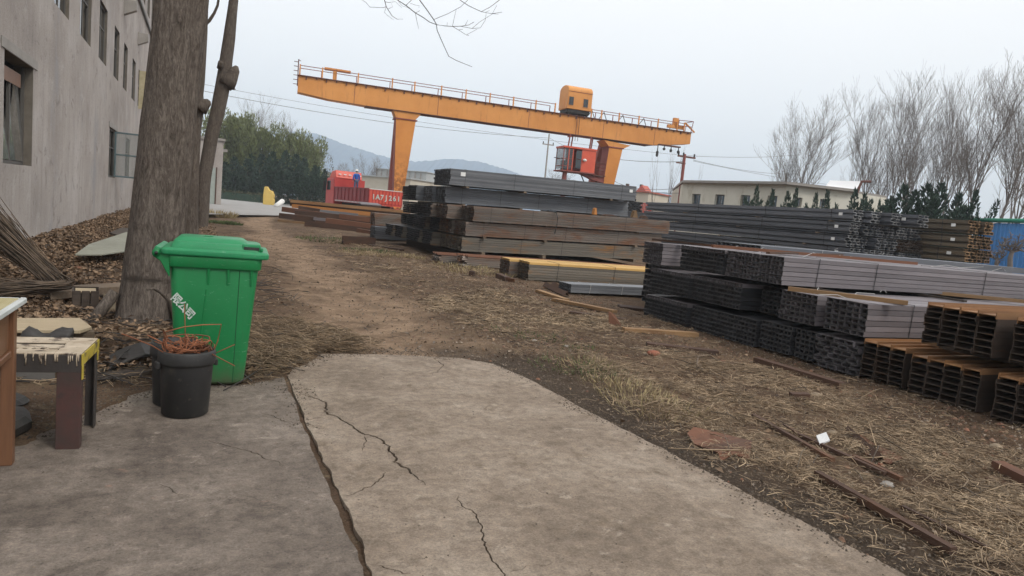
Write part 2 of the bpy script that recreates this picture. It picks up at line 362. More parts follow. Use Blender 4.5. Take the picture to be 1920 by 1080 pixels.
def slab(name, poly, mat, cracks):
    b = MB(); b.prism([(x,y,-.09) for x,y in poly], (0,0,.09)); me = b.mesh(name)
    bm = bmesh.new(); bm.from_mesh(me); bmesh.ops.recalc_face_normals(bm, faces=bm.faces); bmesh.ops.triangulate(bm, faces=[f for f in bm.faces if len(f.verts) > 4]); bm.to_mesh(me); bm.free()
    o = link(name, me, mat)
    cut = []
    for px, w in cracks:
        pl = jag(gpts(px), .03, 4); n = len(pl); L, Rr = [], []
        for i, p in enumerate(pl):
            a, c = pl[max(i-1,0)], pl[min(i+1,n-1)]; dx, dy = c[0]-a[0], c[1]-a[1]; q = math.hypot(dx,dy) or 1
            t = i/(n-1); ww = w*.62*(.12 + .88*min(1, 6*t, 6*(1-t)))*rng.uniform(.6,1.15)/2
            L.append((p[0]-dy/q*ww, p[1]+dx/q*ww)); Rr.append((p[0]+dy/q*ww, p[1]-dx/q*ww))
        mb = MB()
        mb.loft([[(l[0],l[1],-.045),(r_[0],r_[1],-.045),(r_[0],r_[1],.02),(l[0],l[1],.02)] for l, r_ in zip(L,Rr)])
        cm = mb.mesh('crack_cutter'); bm = bmesh.new(); bm.from_mesh(cm); bmesh.ops.recalc_face_normals(bm, faces=bm.faces); bm.to_mesh(cm); bm.free()
        co = bpy.data.objects.new('crack_cutter', cm); COL.objects.link(co); cut.append(co)
        md = o.modifiers.new('crack', 'BOOLEAN'); md.operation = 'DIFFERENCE'; md.solver = 'EXACT'; md.object = co
    if cut:
        dg = bpy.context.evaluated_depsgraph_get(); dg.update()
        nm = bpy.data.meshes.new_from_object(o.evaluated_get(dg)); o.modifiers.clear(); o.data = nm; nm.name = name
        for co in cut: bpy.data.objects.remove(co, do_unlink=True)
    return tag(o, kind='structure')
slab('concrete_slab', SLAB_R, MAT['slab_r'], [
    ([(556,737),(575,742),(598,748),(610,760),(613,776),(650,793),(690,815),(718,826),(733,848),(738,866),(765,878),(783,898),(797,910)], .03),
    ([(573,788),(590,784),(607,782)], .016), ([(686,816),(684,830),(680,846)], .012),
    ([(722,884),(708,903),(676,920),(645,930)], .018), ([(858,925),(868,950),(896,978),(904,1010),(918,1040),(940,1070),(952,1098)], .016),
    ([(812,671),(832,684),(822,698),(786,701)], .018), ([(708,1060),(740,1068),(775,1078)], .012), ([(640,795),(690,772),(730,763),(800,742)], .006), ([(940,1072),(985,1062),(1040,1050)], .006)])
slab('concrete_slab', SLAB_L, MAT['slab_l'], [
    ([(385,822),(420,834),(450,842),(470,846),(492,858),(530,876)], .014), ([(490,776),(515,782),(545,792)], .014), ([(300,905),(330,925),(352,930)], .008)])

# road at the far left, hills
b = MB(); p = [G(300,400,.2), G(500,404,.2), G(700,410,.2), G(760,389,.2), G(545,384,.2), G(380,369.5,.2)]
b.prism([(q.x,q.y,.2) for q in p], (0,0,.03))
MAT['road'] = pmat('pale_road', [(.3,(.28,.27,.26)),(.7,(.36,.35,.34))], .6, bump=.1, spots=[((.25,.23,.2),.9,.6,.75)])
tag(b.build('road', MAT['road']), kind='structure')
MAT['hill'] = pmat('hill_forest', [(.3,(.03,.095,.18)),(.7,(.05,.125,.22))], .02, bump=0, rough=1)  # forest with the blue of distance haze painted into its base colour
def hill(prof, w, depth, name='hill'):
    rings = []
    pts = []
    for (x0,y0),(x1,y1) in zip(prof[:-1],prof[1:]):
        k = max(2,int(abs(x1-x0)/3)); pts += [(x0+(x1-x0)*i/k, y0+(y1-y0)*i/k) for i in range(k)]
    pts.append(prof[-1])
    for t in (0,.35,.7,.88,1,1.25,2):
        row = []
        for i,(x,y) in enumerate(pts):
            q = W(x,y,w); h = max(q.z-1, 1); back = cam_f.copy(); back.z = 0; back.normalize()
            j = 1 + .03*math.sin(i*1.7+t*9) + rng.uniform(-.02,.03)
            f = t if t <= 1 else max(0, 2-t)
            row.append((q.x+back.x*depth*(t-1), q.y+back.y*depth*(t-1), h*f*j if t < 1 else h*f + rng.uniform(0,2.2)*(t == 1)))
        rings.append(row)
    b = MB(); b.loft(rings, cap=False, closed=False); return tag(b.build(name, MAT['hill'], None, True), kind='structure')
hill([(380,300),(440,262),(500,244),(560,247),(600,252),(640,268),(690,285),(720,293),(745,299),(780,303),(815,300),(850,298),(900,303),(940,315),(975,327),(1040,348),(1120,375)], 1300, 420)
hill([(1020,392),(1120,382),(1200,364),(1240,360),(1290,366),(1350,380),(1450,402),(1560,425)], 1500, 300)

# ------------------------------------------------------------------ factory building on the left
XW = -2.9
m = NT('weathered_render'); v = m.coord()
c = m.ramp(m.noise(v, .35, 8, .65), [(.3,(.30,.27,.25)),(.5,(.41,.37,.342)),(.7,(.5,.465,.44))])
st = m.noise(m.coord((1,3.2,.16)), 1.6, 9, .72)
c = m.mix(m.math('MULTIPLY', m.thr(st, .45, .75), .6), c, (.285,.25,.228)); c = m.mix(m.thr(m.noise(m.coord((1,1.5,.35)), .9, 8, .7), .56, .74), c, (.47,.44,.425))
c = m.mix(m.thr(m.noise(m.coord((1,1.2,.6)), .45, 7, .65), .54, .7), c, (.33,.32,.32))
c = m.mix(m.thr(m.noise(v, 1.4, 10, .75, .5), .54, .68), c, (.47,.44,.42)); c = m.mix(m.math('MULTIPLY', m.thr(m.noise(v, 2.1, 10, .75, .8), .55, .66), .85), c, (.235,.21,.197)); c = m.mix(m.math('MULTIPLY', m.thr(m.noise(m.coord((1,6,.22)), 1.1, 8, .75), .58, .7), .6), c, (.2,.18,.17))
c = m.mix(1.0, c, m.ramp(m.noise(v, 24, 6, .8), [(.3,(.78,.77,.76)),(.5,(1,1,1)),(.7,(1.16,1.15,1.14))]), 'MULTIPLY')
m.bump(m.noise(v, 12, 9, .78), .55, .03); MAT['render'] = m.fin(c, .92, 0, .2)
fb = thing('factory_building', 'tall grey rendered factory building with rows of dark openings along the left edge', 'building', (XW, 30, 0))
holes = [(13.5,15.55,1.57,3.34),(27.1,29.1,1.5,3.17),(32.5,34.3,1.55,3.15),(40,42,1.55,3.15)]
sec = [(9.8,11.5),(13.6,15.4),(17.3,19.05),(20.6,22.4),(24.0,25.75),(27.7,29.2),(30.8,32.2),(34.3,35.8),(37.4,39.0),(40.6,42.2)]
holes += [(a,b_,4.93,6.6) for a,b_ in sec]
holes += [(a,a+1.5,9.95,11.7) for a in (35.2,38.2,41.2,44.2)]
def wall_with_holes(name, y0, y1, z0, z1, holes, mat, parent, depth=.3):
    ys = sorted({y0,y1} | {h[0] for h in holes} | {h[1] for h in holes}); zs = sorted({z0,z1} | {h[2] for h in holes} | {h[3] for h in holes})
    b = MB(); rv = []
    for a,c in zip(ys[:-1],ys[1:]):
        for e,f in zip(zs[:-1],zs[1:]):
            ym,zm = (a+c)/2,(e+f)/2
            if any(h[0]<ym<h[1] and h[2]<zm<h[3] for h in holes): continue
            b.add([(0,a-30,e),(0,c-30,e),(0,c-30,f),(0,a-30,f)], [(0,1,2,3)])
    for a,c,e,f in holes:
        a -= 30; c -= 30; wb_ = b; b = MB()
        b.add([(0,a,e),(-depth,a,e),(-depth,a,f),(0,a,f)],[(0,1,2,3)]); b.add([(0,c,e),(0,c,f),(-depth,c,f),(-depth,c,e)],[(0,1,2,3)])
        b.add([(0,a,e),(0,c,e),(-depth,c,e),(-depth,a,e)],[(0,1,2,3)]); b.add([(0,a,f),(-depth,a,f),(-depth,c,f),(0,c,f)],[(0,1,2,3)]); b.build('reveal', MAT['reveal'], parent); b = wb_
    b.add([(0,y0-30,z0),(0,y0-30,z1),(-9,y0-30,z1),(-9,y0-30,z0)],[(0,1,2,3)]); b.add([(0,y1-30,z0),(-9,y1-30,z0),(-9,y1-30,z1),(0,y1-30,z1)],[(0,1,2,3)])
    b.add([(-9,y0-30,z0),(-9,y0-30,z1),(-9,y1-30,z1),(-9,y1-30,z0)],[(0,1,2,3)])
    return b.build(name, mat, parent)
MAT['reveal'] = pmat('bare_reveal', [(.3,(.11,.095,.075)),(.7,(.19,.165,.135))], 4, bump=.3)  # shade inside the openings painted into the colour
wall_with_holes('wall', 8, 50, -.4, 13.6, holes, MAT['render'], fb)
MB().box(-9.2,.25,-22.2,20.2,13.6,13.85).build('roof', MAT['concrete_grey'], fb)
b = MB(); b.box(.003,.1,-10,20,9.3,9.42); b.build('string_course', MAT['window_dark'], fb)
for (a,c,e,f) in (holes[0],holes[1],holes[2]): MB().box(.002,.02,a-30-.22,c-30+.28,f,f+.17).build('lintel', MAT['concrete_grey'], fb, bevel=.006)
for y in (19.6,24.8,30.4,36.5):
    b = MB(); b.prism([(.0,y-30-.15,7.5),(.42,y-30-.15,7.72),(.42,y-30-.15,8.05),(.0,y-30-.15,8.05)], (0,.3,0)); b.build('bracket', MAT['concrete_grey'], fb, bevel=.01)
def window(a, c, e, f, rec=.07, mull=1, bars=1, missing=(), glass='glass_dark'):
    b = MB(); t = .05; a -= 30; c -= 30; a += .01; c -= .01; e += .01; f -= .01
    b.box(-rec-.05,-rec,a,a+t,e,f); b.box(-rec-.05,-rec,c-t,c,e,f); b.box(-rec-.05,-rec,a+t,c-t,e,e+t); b.box(-rec-.05,-rec,a+t,c-t,f-t,f)
    for i in range(mull):
        y = a + (c-a)*(i+1)/(mull+1); b.box(-rec-.047,-rec-.003,y-.025,y+.025,e+t,f-t)
    for i in range(bars):
        z = e + (f-e)*(i+1)/(bars+1)+.2; b.box(-rec-.043,-rec-.006,a+t,c-t,z-.02,z+.02)
    fr = b.build('window', MAT['window_dark'], fb)
    for i in range(mull+1):
        if i in missing: continue
        y0 = a+t + (c-a-2*t)*i/(mull+1); y1 = a+t+(c-a-2*t)*(i+1)/(mull+1)
        MB().box(-rec-.03,-rec-.02,y0+.025,y1-.025,e+t,f-t).build('pane', MAT[glass], fr)
for i,(a,c) in enumerate(sec): window(a,c,4.93,6.6, missing=((1,) if i in (3,5) else (0,) if i in (7,) else ()))
for h in holes[-4:]: window(*h)
for h in holes[2:4]: window(*h)
# near ground-floor window: dusty sheet with torn holes
m = NT('dusty_bright_glass'); v = m.coord()
c = m.mix(m.thr(m.noise(v, 3, 6, .7), .45, .65), (.5,.5,.49), (.85,.86,.85)); m.bump(m.noise(v, 2.0, 3), .03, .03)
MAT['glass_mirror'] = m.fin(c, .06, .85, .9)
a,c,e,f = holes[0]; fr = MB()
rec=.13
fr.box(-rec-.05,-rec,a-30+.01,a-30+.06,e+.01,f-.01); fr.box(-rec-.05,-rec,c-30-.06,c-30-.01,e+.01,f-.01); fr.box(-rec-.05,-rec,a-29.94,c-30.06,e+.01,e+.06)
fr.box(-rec-.05,-rec,14.5-30-.03,14.5-30+.03,e+.06,f-.3)
win = fr.build('window', MAT['window_dark'], fb)
pane = MB()
pane.prism([(-rec-.005-.085*(z-1.64),y-30,z) for y,z in ((13.57,1.64),(14.45,1.64),(14.45,2.3),(14.40,2.38),(14.44,2.5),(14.25,2.46),(14.15,2.62),(14.32,2.75),(14.45,2.8),(14.45,3.1),(13.57,3.1))], (.012,0,0))
pane.build('pane', MAT['glass_mirror'], win)
pane = MB(); pane.prism([(-rec-.005-.06*(z-1.64),y-30,z) for y,z in ((14.54,1.64),(15.48,1.64),(15.48,3.1),(15.1,3.1),(14.95,2.75),(14.75,2.5),(14.66,2.7),(14.54,2.6))], (.012,0,0)); pane.build('pane', MAT['glass_mirror'], win)
MB().box(-rec-.012,-rec+.01,13.58-30,15.2-30,2.93,3.16).build('boarding', MAT['wood_desk'], win)
MAT['teal'] = pmat('teal_frame_paint', [(.3,(.075,.115,.125)),(.7,(.12,.17,.18))], 6, rough=.5, bump=.1)
# casement swung out from the second opening
cs = MB(); y = 28.55-30; x0,x1,z0,z1 = .01,.95,1.53,3.12
for q in ((x0,x0+.055),(x1-.055,x1)): cs.box(q[0],q[1],y,y+.045,z0,z1)
for q in ((z0,z0+.055),(z1-.055,z1),(2.3,2.35)): cs.box(x0+.055,x1-.055,y+.002,y+.043,q[0],q[1])
cas = cs.build('open_casement', MAT['teal'], fb); tag(cas, 'teal casement swung open at a right angle')
for q in ((z0+.055,2.3),(2.35,z1-.055)): MB().box(x0+.055,x1-.055,y+.018,y+.024,*q).build('pane', MAT['glass_pale'], cas)
window(27.1,29.1,1.5,3.17,.06,1,1,(1,))
MAT['cream_cloth'] = pmat('stained_cream_board', [(.3,(.34,.29,.17)),(.7,(.5,.44,.29))], 3, bump=.2, spots=[((.2,.15,.08),4,.6,.75)])
MB().box(.02,.34,37.5-30,37.53-30,4.8,5.7).build('hanging_board', MAT['cream_cloth'], fb); MB().box(.02,.42,37.55-30,37.58-30,5.72,6.55).build('hanging_board', MAT['cream_cloth'], fb)

# annex at the end of the yard
an = thing('annex_building', 'small flat-roofed grey block with a pale door behind the thin leaning tree', 'building', (0,0,0))
p0, p1, p2 = AY(340,388,57), AY(412,388,57), AY(421,262,57)
zt = p2.z; X1 = p2.x-.05
b = MB(); b.box(-2.6,X1,57,63,-.2,zt-.12); b.build('wall', MAT['render'], an)
MB().box(-2.7,X1+.12,56.85,63.15,zt-.12,zt+.06).build('roof', MAT['concrete_grey'], an)
d0, d1, dz = AY(386,380,57).x, AY(402,380,57).x, AY(400,315,57).z
MB().box(d0-.05,d0,56.93,56.997,-.1,dz+.07).build('door_frame', MAT['rust_dark'], an); MB().box(d1,d1+.09,56.93,56.997,-.1,dz+.07).build('door_frame', MAT['rust_dark'], an)
MAT['pale_door'] = pmat('pale_green_door', [(.3,(.3,.34,.31)),(.7,(.38,.42,.39))], 3, bump=.1)
MB().box(d0,d1,56.96,56.995,-.1,dz).build('door', MAT['pale_door'], an)
q = AY(421,282,57); MB().box(X1,X1+.3,57.2,57.5,q.z-.1,q.z+.1).build('gutter_spout', MAT['concrete_grey'], an)

# ------------------------------------------------------------------ trees near the camera
def bark(name, a, b_, c_, sx=1.0):
    m = NT(name); v = m.coord((9*sx,9*sx,2.0*sx)); n1 = m.noise(v, 2.2, 9, .75, 1.2); n2 = m.noise(m.coord((30*sx,30*sx,8*sx)), 2, 6, .7, .8)
    c = m.ramp(m.math('ADD', m.math('MULTIPLY', n1, .6), m.math('MULTIPLY', n2, .4)), [(.38, a), (.5, b_), (.6, c_)])
    c = m.mix(m.thr(m.noise(m.coord((.8,.8,3.5)), 1.1, 5, .6), .6, .72), c, a)
    m.bump(m.math('ADD', n1, m.math('MULTIPLY', n2, .6)), .8, .03); return m.fin(c, .95, 0, .12)
MAT['bark'] = bark('ridged_bark', (.055,.044,.037), (.13,.107,.09), (.215,.182,.156))
MAT['bark_smooth'] = bark('grey_bark', (.065,.052,.043), (.115,.094,.078), (.165,.138,.115), .8)
MAT['twig'] = pmat('twig_bark', [(.3,(.035,.03,.028)),(.7,(.06,.052,.047))], 6, bump=0)
def trunk(rows, Y, n, amp, top=None, ridge=0.0, squash=1.0):
    # rows: (pixel y, left x, right x), bottom up, at depth Y
    cs = []
    for y,xl,xr in rows:
        a, b_ = AY(xl,y,Y), AY(xr,y,Y); cs.append(((a+b_)/2, (b_.x-a.x)/2))
    if top: cs.append(top)
    zs = [c[0].z for c in cs]; rings = []; z = zs[0]; step = cs[0][1]*2*math.pi/n*1.4
    zz = np.arange(zs[0], zs[-1], step)
    for z in zz:
        i = max(0, min(len(zs)-2, int(np.searchsorted(zs, z)-1))); t = (z-zs[i])/(zs[i+1]-zs[i])
        c = cs[i][0].lerp(cs[i+1][0], t); r = cs[i][1]*(1-t)+cs[i+1][1]*t; ring = []
        for j in range(n):
            th = 2*math.pi*j/n
            d = amp*(vnoise(th*3.0+(5 if j else 5), z*1.3, 1, 21) if False else float(vnoise(math.cos(th)*2.2+7, z*.9+math.sin(th)*2.2, 1, 21)))
            if ridge: d += ridge*float(vnoise(math.cos(th)*9+30+.3*math.sin(z*3), z*1.6+math.sin(th)*9, 1, 22))
            ring.append((c.x+(r*(1+d))*math.cos(th), c.y+(r*(1+d))*squash*math.sin(th), z))
        rings.append(ring)
    b = MB(); b.loft(rings); return b, cs
t1 = thing('bare_tree', 'thick furrowed tree trunk standing right behind the green bin', 'tree', (0,0,0))
b, cs1 = trunk([(630,200,334),(612,209,328),(590,215,328),(560,221,329),(520,228,332),(440,240,345),(330,252,357),(200,268,369),(60,285,383),(0,292,390),(-200,312,408)], 8.3, 56, .035, None, .05)
trunk1 = b.build('trunk', MAT['bark'], t1, True)
for th in (-2.9,-.5):                                  # root flare
    b = MB(); c0 = AY(268,608,8.3); b.tube([(c0.x+.27*math.cos(th),8.3+.27*math.sin(th),.32),(c0.x+.42*math.cos(th),8.3+.42*math.sin(th),.08),(c0.x+.62*math.cos(th),8.3+.62*math.sin(th),-.08)],[.06,.06,.02],8); b.build('root', MAT['bark'], t1, True)
# limb out of frame and the twigs that hang into view
def cpx(pts, Y): return [AY(660+x/6.4, y/6.4, Y) for x,y in pts]
top1 = cs1[-1][0]; Lb = MB()
hang = [AY(745,-40,9.2), AY(786,-25,9.2), AY(862,-30,9.4), AY(720,-30,9.0), AY(940,-30,9.4)]
lim = [top1, top1+Vector((.6,.2,.5)), Vector((hang[0].x, 9.1, hang[0].z+.75)), Vector((hang[2].x,9.3,hang[2].z+.5)), Vector((hang[4].x,9.4,hang[4].z+.2))]
Lb.tube(lim, [.12,.07,.035,.02,.01], 8)
for h,k in ((hang[0],2),(hang[1],2),(hang[2],3),(hang[3],2),(hang[4],4)): Lb.tube([lim[k], (lim[k]+h)/2+Vector((.03,0,-.02)), h],[.014,.01,.008],6)
Lb.build('limb', MAT['bark_smooth'], t1, True)
tw = MB()
for pts, r0, r1, Y in [
    ([(545,-250),(545,0),(650,68),(760,155),(855,210),(930,265),(1015,297),(1110,310),(1205,317),(1300,315),(1400,300),(1465,263)],.0068,.003,9.2),
    ([(800,-160),(810,0),(900,120),(980,235),(1015,297),(1020,360),(1080,500),(1160,675),(1250,725),(1360,770),(1440,802)],.0072,.0032,9.2),
    ([(1290,-190),(1295,0),(1400,70),(1550,140),(1680,165),(1800,145)],.006,.003,9.4), ([(1790,-190),(1770,0),(1650,90),(1550,140)],.005,.003,9.4),
    ([(980,235),(1150,165),(1300,85),(1390,0),(1420,-120)],.0035,.0025,9.2), ([(1205,317),(1228,210),(1250,110)],.003,.002,9.2),
    ([(1205,317),(1280,360),(1370,420),(1500,350)],.0038,.002,9.2), ([(1370,420),(1405,425)],.003,.002,9.2), ([(1280,360),(1330,350)],.003,.002,9.2),
    ([(1300,315),(1440,342),(1540,335),(1600,240),(1610,160)],.0032,.002,9.2), ([(1440,342),(1530,265),(1680,170),(1740,60)],.0028,.0018,9.2),
    ([(760,155),(775,240),(800,345)],.0034,.002,9.2), ([(760,155),(815,128)],.0028,.0018,9.2), ([(645,65),(715,0),(740,-60)],.0035,.0025,9.2),
    ([(380,-190),(390,0),(410,80),(480,190),(540,230),(610,230)],.0065,.002,9.0), ([(410,80),(370,92),(215,85),(170,30),(120,0)],.003,.002,9.0),
    ([(395,20),(440,30),(520,20),(600,95)],.0025,.0016,9.0), ([(410,80),(390,150),(420,180),(500,240)],.0025,.0016,9.0), ([(430,110),(490,80),(470,40)],.0022,.0016,9.0),
    ([(1360,300),(1390,240)],.0028,.0018,9.2), ([(1140,312),(1143,270)],.0026,.0018,9.2), ([(1680,165),(1760,170)],.0026,.0018,9.4), ([(1600,150),(1650,125)],.0026,.0018,9.4),
    ([(700,40),(760,60),(810,70),(800,95)],.002,.0014,9.2), ([(560,20),(600,70),(690,100)],.002,.0014,9.0)]:
    q = cpx(pts, Y); tw.tube(q, list(np.linspace(r0,r1,len(q))), 5)
tw.build('twig', MAT['twig'], t1, True)
t2 = thing('bare_tree', 'slimmer knobbly trunk half hidden behind the thick furrowed trunk', 'tree', (0,0,0))
b, cs2 = trunk([(470,338,372),(430,340,372),(400,341,371),(300,343,374),(240,345,377),(212,346,381),(195,346,384),(178,347,381),(150,348,384),(60,350,389),(0,350,391),(-160,352,398)], 12.5, 30, .05)
b.build('trunk', MAT['bark_smooth'], t2, True)
b = MB(); k0 = AY(374,205,12.4); k1 = AY(386,195,12.4); k2 = AY(392,188,12.4); b.tube([k0,k0.lerp(k1,.5)+Vector((.01,0,.02)),k1,k2.lerp(k1,.4),k2],[.12,.1,.075,.065,.03],14); b.build('branch_stub', MAT['bark_smooth'], t2, True)
b = MB(); q = [AY(x,y,12.5) for x,y in ((384,46),(393,38),(402,24),(408,10),(411,-10),(413,-60))]; b.tube(q,[.03,.026,.022,.02,.018,.012],7); b.build('limb', MAT['bark_smooth'], t2, True)
t3 = thing('bare_tree', 'thin leaning tree with a sawn knob between the bin and the orange crane', 'tree', (0,0,0))
b, cs3 = trunk([(436,364,393),(428,367,390),(400,367,392),(350,369,394),(330,371,396),(257,384,409),(204,396,423),(165,403,431),(135,408,435),(115,411,436),(74,418,441),(0,429,447),(-120,440,452)], 27.6, 24, .06)
b.build('trunk', MAT['bark_smooth'], t3, True)
b = MB(); b.tube([AY(424,160,27.5),AY(431,148,27.5),AY(437,139,27.5),AY(441,131,27.5),AY(444,124,27.5)],[.3,.27,.2,.16,.06],14); b.tube([AY(412,128,27.35),AY(414,116,27.2)],[.1,.09],8); b.tube([AY(430,168,27.5),AY(436,163,27.5),AY(441,168,27.4)],[.07,.05,.02],7); b.build('branch_stub', MAT['bark_smooth'], t3, True)
# ------------------------------------------------------------------ lettering
def text_mesh(name, s, size, depth=.002, bold=0.0):
    cu_ = bpy.data.curves.new(name, 'FONT'); cu_.body = s; cu_.size = size; cu_.extrude = depth; cu_.offset = bold; cu_.align_x = 'CENTER'; cu_.align_y = 'CENTER'; cu_.resolution_u = 3
    o = bpy.data.objects.new(name, cu_); COL.objects.link(o)
    dg = bpy.context.evaluated_depsgraph_get(); dg.update()
    me = bpy.data.meshes.new_from_object(o.evaluated_get(dg)); me.name = name
    bpy.data.objects.remove(o, do_unlink=True); me.materials.clear(); return me
MAT['white_print'] = pmat('worn_white_print', [(.36,(.06,.25,.13)),(.5,(.58,.63,.6))], 20, rough=.7, bump=0)

# ------------------------------------------------------------------ green wheelie bin
def green(name, base):
    m = NT(name); v = m.coord()
    c = m.mix(m.thr(m.noise(v, 2.5, 6), .35, .7), base, tuple(x*1.18 for x in base))
    c = m.mix(m.math('MULTIPLY', m.thr(m.noise(m.coord((6,6,.9)), 3, 8, .7), .55, .75), .5), c, (.03,.16,.06))
    c = m.mix(m.math('MULTIPLY', m.thr(m.noise(v, 38, 6, .7), .62, .72), .55), c, (.045,.12,.06))
    c = m.mix(m.math('MULTIPLY', m.thr(m.noise(v, 5, 8, .75), .58, .75), .3), c, (.12,.16,.11))
    sx = m.n('ShaderNodeSeparateXYZ'); tc = m.n('ShaderNodeTexCoord'); m.l(tc.outputs['Object'], sx.inputs[0]); low = m.thr(m.math('ADD', sx.outputs['Z'], m.math('MULTIPLY', m.noise(v, 6, 6), .3)), .42, .12)
    c = m.mix(m.math('MULTIPLY', low, .8), c, (.1,.085,.055)); c = m.mix(m.math('MULTIPLY', m.thr(m.noise(m.coord((2,2,9)), 7, 8, .75, .6), .6, .68), .5), c, (.24,.38,.28))
    m.bump(m.noise(v, 9, 4), .12, .012); return m.fin(c, m.math('ADD', m.math('MULTIPLY', m.noise(v, 7, 6), .3), .3), 0, .4)
MAT['bin'] = green('green_bin_plastic', (.008,.17,.05)); MAT['bin_lid'] = green('green_lid_plastic', (.018,.215,.085))
bn = thing('wheelie_bin', 'green plastic wheelie bin with closed lid and worn white characters on its side', 'bin', (.122,5.80,0), (0,0,R(-3))); bn.scale = (.9,1,1.045)
def rrect(a, b_, r, z, k=4, x0=0.0):
    out = []
    for cx,cy,t0 in ((a-r,b_-r,0),(-a+r,b_-r,90),(-a+r,-b_+r,180),(a-r,-b_+r,270)):
        for i in range(k+1):
            t = R(t0+90*i/k); out.append((x0+cx+r*math.cos(t), cy+r*math.sin(t), z))
    return out
b = MB(); b.loft([rrect(.245,.20,.06,.012),rrect(.262,.222,.06,.03),rrect(.268,.228,.06,.06),rrect(.338,.285,.06,.90)])
b.build('body', MAT['bin'], bn, True, .004, 2)
def side_y(z): return -.228 - (.285-.228)*(z-.06)/.84
b = MB(); b.loft([rrect(.352,.30,.06,.865),rrect(.358,.306,.06,.875),rrect(.362,.31,.06,.945),rrect(.35,.3,.06,.95)]); b.build('rim', MAT['bin'], bn, True, .004, 2)
for x in (-.045,.105,.285):
    b = MB(); b.prism([(x-.011,side_y(.87)-.016,.868),(x+.011,side_y(.87)-.016,.868),(x+.009,side_y(.75)-.004,.75),(x-.009,side_y(.75)-.004,.75)],(0,.02,0)); b.build('rib', MAT['bin'], bn, bevel=.003)
def vstrip(x0, x1, z0, z1, w, proud, mat, name):
    b = MB(); b.prism([(x0-w/2,side_y(z0)-proud,z0),(x0+w/2,side_y(z0)-proud,z0),(x1+w/2,side_y(z1)-proud,z1),(x1-w/2,side_y(z1)-proud,z1)],(0,.02,0)); return b.build(name, mat, bn, bevel=.0025)
MAT['seam'] = pmat('bin_seam', [(0,(.006,.07,.022)),(1,(.01,.1,.034))], 9, rough=.5, bump=0)
vstrip(.178,.192,.03,.86,.009,.0015,MAT['seam'],'seam')
vstrip(-.105,-.055,.1,.72,.012,.004,MAT['bin'],'crease')
# lid: flat flange, then the raised middle with a step, handle and hinge
b = MB(); b.loft([rrect(.40,.318,.05,.948,4,.005),rrect(.408,.325,.05,.958,4,.005),rrect(.408,.325,.05,.985,4,.005),rrect(.392,.312,.05,.998,4,.005)])
lid = b.build('lid', MAT['bin_lid'], bn, True, .003, 2)
b = MB(); b.loft([rrect(.355,.272,.06,.996,4,.012),rrect(.335,.252,.07,1.035,4,.01),rrect(.315,.23,.08,1.043,4,.01)]); b.build('lid_step', MAT['bin_lid'], lid, True, .003, 2)
b = MB(); b.loft([rrect(.29,.215,.06,1.040,4,-.035),rrect(.25,.18,.07,1.068,4,-.04),rrect(.235,.165,.07,1.072,4,-.04)]); b.build('lid_dome', MAT['bin_lid'], lid, True, .004, 2)
b = MB(); b.box(-.11,-.03,-.03,.03,1.071,1.077); b.box(-.1,-.04,-.024,.024,1.0735,1.0795); b.build('lid_emblem', MAT['bin_lid'], lid, bevel=.002)
b = MB(); b.box(.2,.345,-.262,-.235,1.0,1.052); b.box(.345,.365,-.262,-.235,1.0,1.03); b.build('lid_handle', MAT['bin_lid'], lid, bevel=.008, seg=2)
b = MB(); b.box(.215,.335,-.268,-.258,1.012,1.032); b.build('handle_slot', MAT['black_plastic'], lid)
b = MB(); b.prism([(-.40,-.27,.99),(-.44,-.27,1.003),(-.455,-.27,.975),(-.44,-.27,.935),(-.40,-.27,.945)],(0,.54,0)); b.build('hinge_grip', MAT['bin_lid'], lid, False, .008, 2)
for y in (-.292,.252):
    b = MB(); b.tube([(-.43,y,.955),(-.43,y+.04,.955)], .032, 12); b.build('hinge', MAT['bin'], bn, True); 
    b = MB(); b.tube([(-.43,y-.004,.955),(-.43,y+.044,.955)], .013, 10); b.build('hinge_pin', MAT['black_plastic'], bn, True)
    b = MB(); b.prism([(-.33,y,.89),(-.33,y,.79),(-.40,y,.90),(-.45,y,.93),(-.45,y,.97),(-.33,y,.95)],(0,.04,0)); b.build('hinge_arm', MAT['bin'], bn, bevel=.006)
for y in (-.235,.195):
    w_ = MB(); w_.tube([(-.245,y,.1),(-.245,y+.045,.1)], .1, 20); wh = w_.build('wheel', MAT['black_rubber'], bn, False, .008, 2)
    w_ = MB(); w_.tube([(-.245,y-.004,.1),(-.245,y+.049,.1)], .045, 14); w_.build('hub', MAT['bin'], wh)
b = MB(); b.tube([(-.245,-.19,.1),(-.245,.195,.1)], .012, 8); b.build('axle', MAT['rust_dark'], bn)
tilt = math.atan((.285-.228)/.84)
for i,ch in enumerate('限公司'):
    me = text_mesh('character', ch, .075, .0015, .002)
    o = link('character', me, MAT['white_print'], bn); zz_ = .635 - i*.05; xx_ = -.275 + i*.05
    o.matrix_local = Matrix.Translation((xx_, side_y(zz_)-.0022, zz_)) @ Matrix.Rotation(tilt, 4, 'X') @ Matrix.Rotation(R(90), 4, 'X') @ Matrix.Rotation(R(-44), 4, 'Z')

